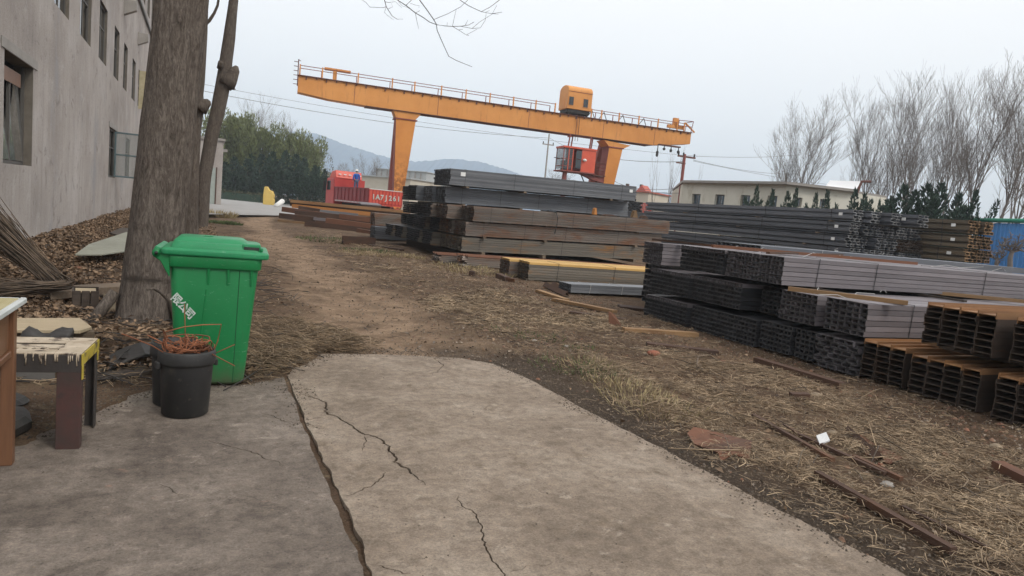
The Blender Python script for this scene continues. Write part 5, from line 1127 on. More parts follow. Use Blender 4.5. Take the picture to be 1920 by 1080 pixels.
for x,yy in ((1062,-.5),(1076,.6),(1102,-.5),(1114,.6)):
    s = CP(x,268)[0]; b = MB(); b.bar((s,yy,zc1+.05),(s+.1,yy,zB-.05),.1,.1); b.build('cab_hanger', MAT['crane_side'], cab)
b = MB(); s = CP(1060,268)[0]; s2 = CP(1078,268)[0]; b.bar((s,-.5,zB-.35),(s2,.6,zB-.1),.12,.12); s = CP(1103,268)[0]; s2 = CP(1116,268)[0]; b.bar((s,-.5,zB-.35),(s2,.6,zB-.1),.12,.12); b.build('hanger_arm', MAT['crane_side'], cab)
# catwalk between the cab and the right leg, stair struts
l0 = CP(1130,320)[0]
b = MB(); b.box(cb+.05,l0+.2,-.3,.8,zc0-.2,zc0-.1)
b.build('catwalk', MAT['crane_dark'], cr)
b = MB()
for z in (.35,.7,1.05): b.tube([(cb+.06,-.3,zc0+z),(l0,-.3,zc0+z)],.03,5)
b.build('catwalk_rail', MAT['crane_dark'], cr)
b = MB(); b.prism([(cb-1.2,-.1,zc0-.13),(l0+.2,-.1,zc0-.22),(l0+.1,-.1,zc0-.75),(cb+.2,-.1,zc0-.6)],(0,.6,0)); b.build('cab_bracket', MAT['crane_side'], cr)
for x0,y0,x1,y1,r in ((1092,328,1099,345,.06),(1122,338,1118,347,.06)):
    a = CP(x0,y0); c = CP(x1,y1); b = MB(); b.tube([(a[0],.3,a[1]),(c[0],.3,c[1])],r,5); b.build('strut', MAT['black'], cr)
a = CP(1057,322)[0]; b = MB(); b.box(a-.08,a+.22,-.3,.1,zc0-2.6,zc0-.12); b.build('hanging_post', MAT['crane_side'], cr)
b = MB(); b.bar((cg0-.9,-.6,zc0+1.0),(cg0,-.6,zc0+.97),.06,.06); b.build('arm', MAT['black'], cab)
# insulators under the right cantilever
b = MB(); sa = CP(1234,275)[0]; sb = CP(1274,280)[0]; b.box(sa,sb,-.2,.2,zB+.08,zB+.2); b.build('collector_rail', MAT['crane_dark'], cr)
for x,L in ((1231,1.2),(1243,.5),(1256,.6),(1270,.65)):
    s = CP(x,276)[0]; b = MB(); b.lathe([(.02,-L),(.12,-L*.95),(.14,-L*.6),(.05,-L*.5),(.04,0)],8,(s,-.25,zB+.12)); b.build('insulator', MAT['black'], cr)

# ------------------------------------------------------------------ red truck and the worker on its load bed
MAT['truck_red'] = pmat('truck_red', [(.3,(.42,.03,.025)),(.7,(.52,.05,.04))], 1.2, rough=.45, bump=0)
MAT['truck_red_dark'] = pmat('truck_red_dull', [(.3,(.2,.022,.026)),(.7,(.28,.035,.04))], 1.5, rough=.6, bump=0)  # truck red darkened in the colour for the shaded side boards
MAT['truck_bright'] = pmat('truck_red_bright', [(.3,(.62,.075,.045)),(.7,(.68,.1,.06))], 1.5, rough=.45, bump=0)  # same red brightened in the colour for the lit tailgate
# rear gate corners
r0 = AY(692,372,49.5); r1 = AY(755,372,48.2); rd = Vector((r1.x-r0.x, r1.y-r0.y, 0)); TW = 2.5
ta = math.atan2(rd.y, rd.x)
f0 = AY(626,372,57.3); fd = Vector((f0.x-r0.x, f0.y-r0.y, 0)); TL = fd.length
# truck frame: x across from the near-left rear corner, y forward
ta = math.atan2(fd.y, fd.x) - R(90)
tk = thing('flatbed_truck', 'red flatbed truck with high cab and big white characters on its tailgate', 'truck', (r0.x, r0.y, .15), (0,0,ta))
zb = 1.28; zt = 2.22
b = MB(); b.box(0,TW,0,TL,zb-.16,zb); b.build('load_floor', MAT['truck_red_dark'], tk)
b = MB(); b.box(-.0,.05,.06,TL,zb,zt); sideL = b.build('side_board', MAT['truck_red_dark'], tk)
b = MB(); b.box(TW-.05,TW,.06,TL,zb,zt); sideR = b.build('side_board', MAT['truck_red_dark'], tk)
n = 9
for i in range(n+1):
    y = .08+(TL-.2)*i/n; MB().box(-.05,-.002,y,y+.09,zb,zt).build('stake', MAT['truck_red_dark'], sideL); MB().box(TW+.002,TW+.05,y,y+.09,zb,zt).build('stake', MAT['truck_red_dark'], sideR)
MB().box(-.06,.07,.06,TL,zt+.002,zt+.07).build('top_rail', MAT['truck_red_dark'], sideL)
b = MB(); b.box(.0,TW,-.0,.05,zb-.1,zt); gate = b.build('tailgate', MAT['truck_bright'], tk)
for i in range(11): x = TW*i/10; MB().box(x-.03,x+.03,-.04,-.002,zb-.08,zt-.02).build('gate_rib', MAT['truck_red'], gate)
MB().box(-.02,TW+.02,-.05,.055,zt+.002,zt+.05).build('gate_rail', MAT['lamp_white'], gate); MB().box(-.02,TW+.02,-.05,.055,zb-.16,zb-.102).build('gate_rail', MAT['truck_bright'], gate)
for i,ch in enumerate('1A7J261'):
    me = text_mesh('plate_character', ch, .5, .006, .012); o = link('plate_character', me, MAT['white_print'], gate); o.location = (.3+i*.32, -.052, (zb+zt)/2-.06); o.rotation_euler = (R(90),0,0)
b = MB(); b.box(.0,TW,TL,TL+.06,zb,zt+.75); b.build('headboard', MAT['truck_red'], tk)
for i in range(24): MB().box(-.012,.0-.002,.2+i*(TL-.4)/24,.2+i*(TL-.4)/24+.14,zb-.12,zb-.03).build('reflector', MAT['lamp_white'], tk)
b = MB(); b.box(.75,1.05,.3,TL+1.8,.85,1.1); b.box(TW-1.05,TW-.75,.3,TL+1.8,.85,1.1); b.build('chassis', MAT['black'], tk)
b = MB(); y0 = TL+.2; b.prism([(0.02,y0,.75),(.02,y0+2.1,.75),(.02,y0+2.15,2.2),(.02,y0+1.95,3.0),(.02,y0+.1,3.0)],(TW-.04,0,0)); cabm = b.build('cab', MAT['truck_red'], tk, bevel=.08, seg=2)
b = MB(); b.prism([(.15,y0+.05,3.0),(.15,y0+1.85,3.0),(.15,y0+1.2,3.55),(.15,y0+.3,3.62)],(TW-.3,0,0)); b.build('roof_fairing', MAT['truck_bright'], cabm, bevel=.06, seg=2)
for i in range(5): x = .35+i*.42; MB().box(x,x+.2,y0+.0,y0+.06,3.28,3.36).build('marker_lamp', MAT['lamp_white'], cabm)
MB().box(.0-.005,.015,y0+.9,y0+1.75,2.0,2.75).build('side_window', MAT['glass_dark'], cabm); MB().box(TW-.015,TW+.005,y0+.9,y0+1.75,2.0,2.75).build('side_window', MAT['glass_dark'], cabm)
b = MB(); b.box(-.28,-.05,y0+1.9,y0+2.0,1.9,2.7); b.build('mirror', MAT['black'], cabm); b = MB(); b.bar((-.15,y0+1.95,2.72),(.1,y0+1.95,2.8),.05,.05); b.build('mirror_arm', MAT['black'], cabm)
for y in (1.1,2.4,y0+.9):
    for x in (.0,TW-.3):
        w_ = MB(); w_.tube([(x+.02,y,.5),(x+.3,y,.5)],.5,20); wh = w_.build('wheel', MAT['black_rubber'], tk, False, .04, 2)
        w_ = MB(); w_.tube([(x+.01,y,.5),(x+.31,y,.5)],.22,14); w_.build('rim', MAT['channel_end'], wh)
for x in (.25,TW-.55): MB().box(x,x+.35,-.06,-.0,.75,1.0).build('tail_lamp', MAT['truck_red'], tk)
b = MB(); b.box(.4,TW-.4,.5,TL-.3,zb+.003,zb+.32); o = b.build('steel_load', MAT['rust_dark'], None); o.matrix_world = Matrix.Translation((r0.x,r0.y,.15)) @ Matrix.Rotation(ta,4,'Z'); tag(o, 'low layer of dark steel loaded on the red truck bed', 'steel load')

def skin(name, verts, edges, radii, mat, parent, sub=1, root=0):
    me = bpy.data.meshes.new(name); me.from_pydata(verts, edges, []); o = bpy.data.objects.new(name, me); COL.objects.link(o)
    md = o.modifiers.new('skin','SKIN'); sk = me.skin_vertices[0].data if me.skin_vertices else None
    if sk is None:
        bm = bmesh.new(); bm.from_mesh(me); bm.verts.layers.skin.verify(); bm.to_mesh(me); bm.free(); sk = me.skin_vertices[0].data
    for i,r in enumerate(radii):
        sk[i].radius = (r,r) if not hasattr(r,'__len__') else r; sk[i].use_root = (i == root)
    md.use_smooth_shade = True; s_ = o.modifiers.new('sub','SUBSURF'); s_.levels = sub; s_.render_levels = sub
    dg = bpy.context.evaluated_depsgraph_get(); dg.update(); nm = bpy.data.meshes.new_from_object(o.evaluated_get(dg)); nm.name = name
    bpy.data.objects.remove(o, do_unlink=True); nm.materials.clear(); return link(name, nm, mat, parent, True)
MAT['skin'] = pmat('skin', [(0,(.36,.2,.13)),(1,(.42,.24,.16))], 4, bump=0, rough=.6)
MAT['jacket'] = pmat('blue_jacket', [(.3,(.012,.085,.4)),(.7,(.02,.12,.5))], 6, bump=.3, rough=.8)
MAT['jeans'] = pmat('faded_jeans', [(.3,(.04,.075,.16)),(.7,(.09,.13,.22))], 6, bump=.2, rough=.9)
# worker seen from behind; x right, y forward (away)
pc = AY(667,356,56.2); PZ = .15+1.28+.33
pz = AY(667,318.5,56.2).z; PH = 1.74; PZ = max(1.3, pz-PH); print('person base', PZ, pc)
ps = thing('person', 'person in blue jacket, jeans and white hard hat standing on the truck bed', 'person', (pc.x, pc.y, PZ), (0,0,R(10)))
bv = [(0,0,.93),(0,.0,1.12),(0,.01,1.32),(0,.0,1.45),(0,.02,1.52),(0,.035,1.60),(0,.035,1.70),
      (.09,0,.88),(.115,.01,.5),(.125,-.02,.09),(.14,.12,.03), (-.09,0,.88),(-.105,.0,.5),(-.12,-.03,.09),(-.13,.11,.03),
      (.19,.0,1.42),(.245,-.01,1.16),(.25,.07,.92),(.25,.09,.85),(-.19,.0,1.42),(-.25,-.02,1.16),(-.26,.05,.92),(-.26,.07,.85)]
be = [(0,1),(1,2),(2,3),(3,4),(4,5),(5,6),(0,7),(7,8),(8,9),(9,10),(0,11),(11,12),(12,13),(13,14),(3,15),(15,16),(16,17),(17,18),(3,19),(19,20),(20,21),(21,22)]
br_ = [(.13,.1),(.125,.09),(.15,.1),(.12,.08),.052,(.075,.09),(.08,.095),.085,.06,.042,.045,.085,.06,.042,.045,.06,.047,.034,.036,.06,.047,.034,.036]
skin('body', bv, be, br_, MAT['skin'], ps)
skin('jacket', [bv[i] for i in (0,1,2,3,15,16,17,19,20,21)], [(0,1),(1,2),(2,3),(3,4),(4,5),(5,6),(3,7),(7,8),(8,9)], [(.175,.135),(.18,.135),(.19,.135),(.14,.1),.085,.072,.058,.085,.072,.058], MAT['jacket'], ps)
skin('trousers', [(0,0,.95),(.09,0,.88),(.115,.01,.5),(.125,-.02,.08),(-.09,0,.88),(-.105,0,.5),(-.12,-.03,.08)], [(0,1),(1,2),(2,3),(0,4),(4,5),(5,6)], [(.15,.12),.105,.082,.075,.105,.082,.075], MAT['jeans'], ps)
for s in (1,-1): b = MB(); b.loft([[(s*.13-.05*k,y,0.0),(s*.13+.05*k,y,0.0),(s*.13+.045*k,y,z),(s*.13-.045*k,y,z)] for y,z,k in ((-.09,.1,.9),(.02,.11,1),(.17,.05,1),(.2,.03,.7))]); b.build('shoe', MAT['black'], ps, bevel=.01)
b = MB(); b.lathe([(.135,1.655),(.13,1.67),(.115,1.68),(.112,1.73),(.085,1.79),(.03,1.815),(.002,1.816)],20,(0,.035,0)); b.build('hard_hat', MAT['lamp_white'], ps, True)
b = MB(); b.lathe([(.084,1.57),(.09,1.62),(.088,1.66)],16,(0,.03,0)); b.build('hair', MAT['black'], ps, True)
for s in (1,-1):
    for k in range(4):
        x = s*(.25 if s > 0 else .26); b = MB(); y0 = .055+k*.018 + (.02 if s > 0 else 0); b.tube([(x,y0,.86),(x,y0+.004,.8-.004*abs(k-1.5)),(x-s*.012,y0+.008,.765-.004*abs(k-1.5))],[.0095,.009,.007],6); b.build('finger', MAT['skin'], ps, True)
    b = MB(); b.tube([(x,.11+(.02 if s > 0 else 0),.87),(x-s*.02,.135,.83),(x-s*.025,.14,.8)],[.011,.01,.008],6); b.build('thumb', MAT['skin'], ps, True)
# ------------------------------------------------------------------ trees and buildings beyond the yard
MAT['conifer'] = pmat('dark_conifer', [(.3,(.012,.03,.02)),(.7,(.03,.062,.036))], 1.2, island=(.55,1.5), bump=0, rough=.8)
MAT['conifer2'] = pmat('blue_green_conifer', [(.3,(.016,.036,.026)),(.7,(.035,.066,.042))], 1.2, island=(.55,1.5), bump=0, rough=.8)
MAT['bamboo'] = pmat('bamboo_leaf', [(.3,(.08,.11,.035)),(.7,(.19,.2,.075))], .5, island=(.6,1.5), bump=0, rough=.7)
MAT['dry_leaf_tree'] = pmat('half_dry_leaf', [(.3,(.11,.095,.055)),(.7,(.2,.165,.1))], .5, island=(.6,1.4), bump=0, rough=.8)
MAT['hedge'] = pmat('clipped_hedge', [(.3,(.04,.045,.02)),(.7,(.085,.085,.038))], 2, island=(.6,1.4), bump=0)
MAT['bare'] = pmat('bare_branch', [(.3,(.12,.102,.092)),(.7,(.185,.16,.142))], 1, bump=0)
def blades(P, Dv, L, Wd, r=nr):
    """kite-shaped leaf blades: base points, directions, lengths, widths"""
    n = len(P); Dv = Dv/np.linalg.norm(Dv, axis=1, keepdims=True); rv = r.normal(size=(n,3)); S = np.cross(Dv, rv); S /= np.linalg.norm(S, axis=1, keepdims=True)+1e-9
    L = L[:,None]; Wd = Wd[:,None]
    V = np.stack([P, P+Dv*L*.45+S*Wd*.5, P+Dv*L, P+Dv*L*.45-S*Wd*.5], 1).reshape(-1,3)
    return V, np.arange(n*4).reshape(n,4)
def conifer_mesh(seed, n=2600, spikes=7):
    r = np.random.RandomState(seed); Ps, Ds = [], []
    cones = [(np.zeros(3), np.array([r.uniform(-.05,.05),r.uniform(-.05,.05),1.0]), .26, .42)]
    for k in range(spikes):
        a = 2*math.pi*k/spikes + r.uniform(-.4,.4); h = r.uniform(.02,.55); d = .13+.1*r.rand()
        cones.append((np.array([d*math.cos(a),d*math.sin(a),h]), np.array([.22*math.cos(a+r.uniform(-.5,.5)),.22*math.sin(a),r.uniform(.28,.5)]), .11+.05*r.rand(), .09))
    for c,ax,rad,wt in cones:
        m_ = int(n*wt); t = r.rand(m_)**1.15; th = r.rand(m_)*6.283; q = rad*(1-t)**.75*(.55+.45*np.sqrt(r.rand(m_)))*(1+.25*np.sin(th*3+seed))
        if wt > .3: q *= np.minimum(1, .55+t*4)
        P = c + np.outer(t, ax) + np.stack([q*np.cos(th), q*np.sin(th), 0*t],1)
        D_ = np.stack([np.cos(th)*.55, np.sin(th)*.55, .75+0*t],1) + r.normal(size=(m_,3))*.28; Ps.append(P); Ds.append(D_)
    P = np.concatenate(Ps); D_ = np.concatenate(Ds); V,F_ = blades(P, D_, r.uniform(.03,.085,len(P)), r.uniform(.014,.034,len(P)), r)
    return np_mesh('crown', V, F_)
def bush_mesh(seed, n, top, leafl, leafw, droop=-.2):
    r = np.random.RandomState(seed); P = []; 
    for k in range(13):
        c = np.array([0,0,.88]) if k == 0 else np.array([r.uniform(-.38,.38), r.uniform(-.3,.3), r.uniform(.2,.86)]); R_ = r.uniform(.1,.22)
        q = r.normal(size=(n//13,3)); q /= np.linalg.norm(q,axis=1,keepdims=True); P.append(c+q*R_*(.5+.5*r.rand(len(q),1))*np.array([1,1,1.15]))
    P = np.concatenate(P); P[:,2] = np.clip(P[:,2], .0, 1.1); D_ = (P-np.array([0,0,.4])) + r.normal(size=P.shape)*.3 + np.array([0,0,top])
    V,F_ = blades(P, D_, r.uniform(.6,1.3,len(P))*leafl, r.uniform(.7,1.3,len(P))*leafw, r); return np_mesh('crown', V, F_)
CONE = [conifer_mesh(s) for s in (3,8,15,23)]
for me in CONE[:2]: me.materials.append(MAT['conifer'])
for me in CONE[2:]: me.materials.append(MAT['conifer2'])
BUSH = [bush_mesh(s, 5200, .35, .05, .018) for s in (4,9)]
for me in BUSH: me.materials.append(MAT['bamboo'])
DRYB = [bush_mesh(s, 1700, .45, .05, .018) for s in (5,)]
for me in DRYB: me.materials.append(MAT['dry_leaf_tree'])
tb = MB(); tb.tube([(0,0,-.03),(0,0,.3),(.01,0,.75)],[.025,.018,.006],7); TR = tb.mesh('trunk'); TR.materials.append(MAT['bark_smooth'])
def evergreen(name, label, cat, px, ytop, ybase, w, wid, me, rot, group):
    a = W(px, ybase, w); t_ = W(px+ (ybase-ytop)*.09, ytop, w); h = t_.z-a.z
    z0 = min(a.z, .3) if ybase > 340 else a.z
    t = thing(name, label, cat, (a.x,a.y,z0), (0,0,rot), group); s = wid*w/FPX
    for nm, mm in (('crown',me),('trunk',TR)):
        o = bpy.data.objects.new(nm, mm); COL.objects.link(o); o.parent = t; o.scale = (s,s,h+a.z-z0) if nm == 'crown' else (h*.8,h*.8,h)
    return t
nth = ['first','second','third','fourth','fifth','sixth','seventh','eighth','ninth','tenth','eleventh','twelfth','thirteenth','fourteenth']
for i,(px,yt,wd) in enumerate([(418,290,52),(440,282,50),(462,284,54),(484,276,50),(505,272,54),(528,270,52),(548,276,50),(567,284,46),(585,297,42),(602,304,34),(616,316,24)]):
    evergreen('juniper_tree', '%s dark juniper from the left in the row behind the pale road' % nth[i] if i else 'leftmost dark juniper behind the pale road, next to the annex', 'tree', px, yt+16, 379+i*.4, 84-i*.8, wd*1.9, CONE[i%4], i*1.3, 'junipers beyond the road')
for i,(px,yt,wd) in enumerate([(404,222,62),(430,226,60),(458,232,56),(486,246,56),(512,250,50),(540,256,50),(562,262,46)]):
    evergreen('bamboo_clump', '%s yellow green bamboo clump from the left rising behind the junipers' % nth[i], 'bamboo', px, yt-4, 378, 90, wd*1.9, BUSH[i%2], i*2.1, 'bamboo behind the junipers')
for i,(px,yt,wd) in enumerate([(575,268,40),(592,282,36),(560,256,36)]):
    evergreen('half_dry_tree', '%s brownish half-dry tree at the right end of the bamboo' % ('middle','lower right','upper left')[i], 'tree', px, yt, 378, 96, wd*1.4, DRYB[0], i*1.7, 'half-dry trees')
h_ = []
r = np.random.RandomState(6); a, c = W(418,372,80), W(492,380,78); n = 2500
tt = r.rand(n); P = np.stack([a.x+(c.x-a.x)*tt+r.uniform(-.1,.1,n), a.y+(c.y-a.y)*tt+r.uniform(-.5,.5,n), .15+r.rand(n)*1.05],1); V,F_ = blades(P, r.normal(size=(n,3))+np.array([0,-.3,.6]), r.uniform(.15,.3,n), r.uniform(.08,.16,n), r)
o = link('hedge', np_mesh('hedge', V, F_), MAT['hedge']); tag(o, 'low clipped brownish hedge along the far side of the pale road', 'hedge')
b = MB(); b.bar((a.x,a.y,.55),(c.x,c.y,.55),.8,1.0); b.build('hedge_core', MAT['conifer'], o)
MAT['yellow_rock'] = pmat('yellow_painted_rock', [(.3,(.55,.38,.09)),(.7,(.68,.49,.14))], .9, bump=.3, spots=[((.3,.22,.1),2,.6,.75)])
q0 = W(492,380,70); q1 = W(491,344,70); sx_ = 70/FPX
b = MB(); prof = [(-.2,0),(20.5,0),(21.5,12),(20,16),(21,22),(17,30),(11,31),(6,38),(1,37),(-.5,20)]
b.prism([(x*.86*sx_,0,z*.95*sx_) for x,z in prof],(.2,.5,0)); t = b.build('painted_rock', MAT['yellow_rock'], None, False, .05, 2); t.location = (q0.x,q0.y-.6,.1); tag(t, 'upright yellow painted rock in front of the junipers', 'rock')
b = MB(); b.tube([W(517,387,62),W(530,377,63)],.22,14); o = b.build('concrete_pipe', MAT['lamp_white'], None, True); tag(o, 'short white pipe lying beside the far road', 'pipe')
# bare trees
def bare_tree(seed, h, stems=4, spread=.36, levels=3, dens=1.0, up=.55, r0=None):
    r = random.Random(seed); tb_, cb_ = MB(), MB(); r0 = r0 or h*.014
    def limb(p, d, L, rad, lev, mb):
        n = 5 if lev < 2 else 3; pts = [p]; q = d.copy(); rads = [rad]
        for i in range(n):
            q = (q + Vector((r.gauss(0,.09),r.gauss(0,.09),up*.16))).normalized(); pts.append(pts[-1]+q*L/n); rads.append(max(rad*(1-.8*(i+1)/n), .006))
        mb.tube(pts, rads, 6 if lev == 0 else 4 if lev == 1 else 3, False)
        if lev >= levels: return
        k = int((4,9,7,5)[lev]*dens) if lev else stems
        for j in range(k):
            t = r.uniform(.3 if lev else .25, 1.0); i = min(int(t*n), n-1); s = pts[i].lerp(pts[i+1], t*n-i)
            a = r.uniform(0,6.283); e = r.uniform(.5,1.15)*spread*(1.25 if lev > 0 else 1)
            dd = (pts[i+1]-pts[i]).normalized(); sd = dd.orthogonal().normalized(); sd = Matrix.Rotation(a,3,dd) @ sd
            nd = (dd*math.cos(e)+sd*math.sin(e)).normalized()
            limb(s, nd, L*r.uniform(.42,.75)*(1-.35*t if lev else .95), rads[i]*.62, lev+1, cb_)
    limb(Vector((0,0,-.1)), Vector((r.gauss(0,.05),r.gauss(0,.05),1)).normalized(), h*.72, r0, 0, tb_)
    return tb_.mesh('trunk'), cb_.mesh('crown')
BT = [bare_tree(s, 14, k_, sp_, 3, 1.25, .95, .11) for s,k_,sp_ in ((2,10,.38),(5,8,.42),(7,10,.34),(12,9,.38))]
for a, c in BT: a.materials.append(MAT['bare']); c.materials.append(MAT['bare'])
def baretree(label, px, ytop, ybase, w, k, rot, group, wid=1.0, lean=0.0, me=BT):
    a = W(px, ybase, w); tp = W(px+(ybase-ytop)*.09, ytop, w); t = thing('bare_tree', label, 'tree', (a.x,a.y,min(a.z,.2)), (0,lean,rot), group); s = (tp.z-min(a.z,.2))/max(v_.co.z for v_ in me[k][1].vertices)*1.13
    for nm, mm in zip(('trunk','crown'), me[k]):
        o = bpy.data.objects.new(nm, mm); COL.objects.link(o); o.parent = t; o.scale = (s*wid,s*wid,s)
GB_ = 'bare trees behind the white building'
for i,(px,yt,w,k,wd) in enumerate(sorted([(1488,232,66,3,.9),(1522,196,62,0,1.35),(1598,215,66,1,.8),(1715,175,64,3,.9),(1785,165,62,2,.9),(1560,212,64,1,1.05),(1628,190,60,2,1.05),(1668,205,66,3,1.0),(1690,178,58,1,1.05),(1738,162,56,0,1.1),(1768,190,60,2,1.0),(1800,168,56,3,1.05),(1836,128,48,2,1.15),(1868,140,54,0,1.0),(1880,108,44,1,1.2),(1925,112,48,3,1.1),(1960,130,46,2,1.1)])):
    baretree('%s bare tree from the left in the row at the right' % (nth[i] if i else 'leftmost wide') if i < len(nth) else 'second bare tree from the right edge' if i == 15 else 'bare tree third from the right edge of the row' if i == 14 else 'rightmost bare tree at the right edge', px-14, yt, 395, w, k, i*1.9, GB_, wd*1.05)
for i,(px,yt,w,k,wd) in enumerate([(448,190,105,1,1.2),(470,205,110,2,1.1),(556,232,110,0,1.2)]):
    baretree('%s bare crown showing above the bamboo' % ('left','middle','right')[i], px, yt, 372, w, k, i*2.2+.5, 'bare trees above the bamboo', wd)
for i,(px,yt,w,k,wd) in enumerate([(662,302,118,3,1.5),(690,300,120,0,1.6),(708,298,116,1,1.4),(640,310,125,2,1.6),(728,306,122,3,1.5)]):
    baretree('%s bare tree from the left behind the red truck' % nth[i], px, yt, 372, w, k, i*2.2, 'bare trees behind the truck', wd)
for i,(px,yt,w,k,wd) in enumerate([(1018,318,120,0,2.2)]): baretree('small round bare tree at the foot of the concrete pole', px-4, yt, 362, w, k, 1.0, None, wd)
SP = [bare_tree(s, 14, 5, .2, 2, .6, .9, .1) for s in (31,37)]
for a, c in SP: a.materials.append(MAT['bare']); c.materials.append(MAT['bare'])
for i,(px,yt) in enumerate([(1237,285),(1247,280),(1262,292),(1290,300),(1300,318)]): baretree('%s slender bare sapling from the left by the red brown pole' % nth[i], px-8, yt, 388, 62+i, i%2, i*1.1, 'slender saplings', .8, me=SP)
# long cream building and pale roof behind the truck
MAT['cream_wall'] = pmat('cream_wall', [(.3,(.5,.45,.36)),(.7,(.6,.55,.46))], .4, bump=0, spots=[((.38,.33,.26),.6,.6,.75)])
MAT['pale_roof'] = pmat('pale_sheet_roof', [(.3,(.36,.38,.38)),(.7,(.45,.47,.47))], .4, bump=0)
MAT['red_trim'] = pmat('red_roof_trim', [(.3,(.42,.1,.07)),(.7,(.5,.14,.1))], 2, bump=0)
def block(lab, a, c, w0, w1, dep, mat, name='long_building', roofmat=None, wins=()):
    p, q = W(a[0],a[1],w0), W(c[0],c[1],w1); d = Vector((q.x-p.x,q.y-p.y,0)); L = d.length; an_ = math.atan2(d.y,d.x)
    t = thing(name, lab, 'building', (p.x,p.y,0), (0,0,an_)); h = (p.z+q.z)/2
    MB().box(0,L,0,dep,-.3,h-.12).build('wall', MAT[mat], t)
    MB().box(-.25,L+.25,-.3,dep+.3,h-.12,h+.05).build('roof', MAT[roofmat or 'pale_roof'], t)
    for x,z,ww,hh in wins:
        f = MB().box(x,x+ww,-.05,-.002,z,z+hh).build('window', MAT['window_dark'], t)
        for k in range(2): MB().box(x+.06+k*(ww-.06)/2,x+k*(ww-.06)/2+(ww-.06)/2,-.065,-.052,z+.06,z+hh-.06).build('pane', MAT['glass_dark'], f)
    return t, L, h
block('long low cream building behind the red truck', (608,320), (770,338), 112, 104, 8, 'cream_wall')
t, L, h = block('long pale hall behind the left crane leg', (706,312), (800,326), 150, 146, 14, 'pale_roof')
for i in range(9): MB().box(L*i/9,L*i/9+.15,-.2,-.002,.5,h-.2).build('pilaster', MAT['concrete_grey'], t)
t, L, h = block('small cream house with a red roof edge beyond the stacks', (1150,354), (1216,361), 95, 92, 7, 'cream_wall', 'house', 'red_trim')
b = MB(); b.prism([(L*.55,1,h),(L*.85,1,h),(L*.7,1,h+.9)],(0,2,0)); b.build('roof_ridge', MAT['red_trim'], t)
for x in (.2,.6): MB().box(L*x,L*x+.3,1.5,2.0,h+.04,h+1.0).build('chimney', MAT['rust_dark'], t)
p, q = W(1200,381,80), W(1222,383,80); gt = thing('red_gate', 'small red metal gate beside the far bundles', 'gate', (p.x,p.y,0)); d = q-p
b = MB(); b.bar((0,0,p.z),(d.x,d.y,q.z),.1,.12); b.build('rail', MAT['truck_red'], gt); b = MB(); b.bar((0,0,p.z-1.2),(d.x,d.y,q.z-1.2),.1,.12); b.build('rail', MAT['truck_red'], gt)
for i in range(9): f = i/8; b = MB(); b.box(d.x*f-.05,d.x*f+.05,d.y*f-.04,d.y*f+.04,0,p.z+(q.z-p.z)*f-.07); b.build('bar', MAT['truck_red'], gt)
b = MB(); b.box(d.x*.62,d.x,d.y-.02,d.y+.02,.2,q.z-.1); b.build('panel', MAT['truck_red'], gt)
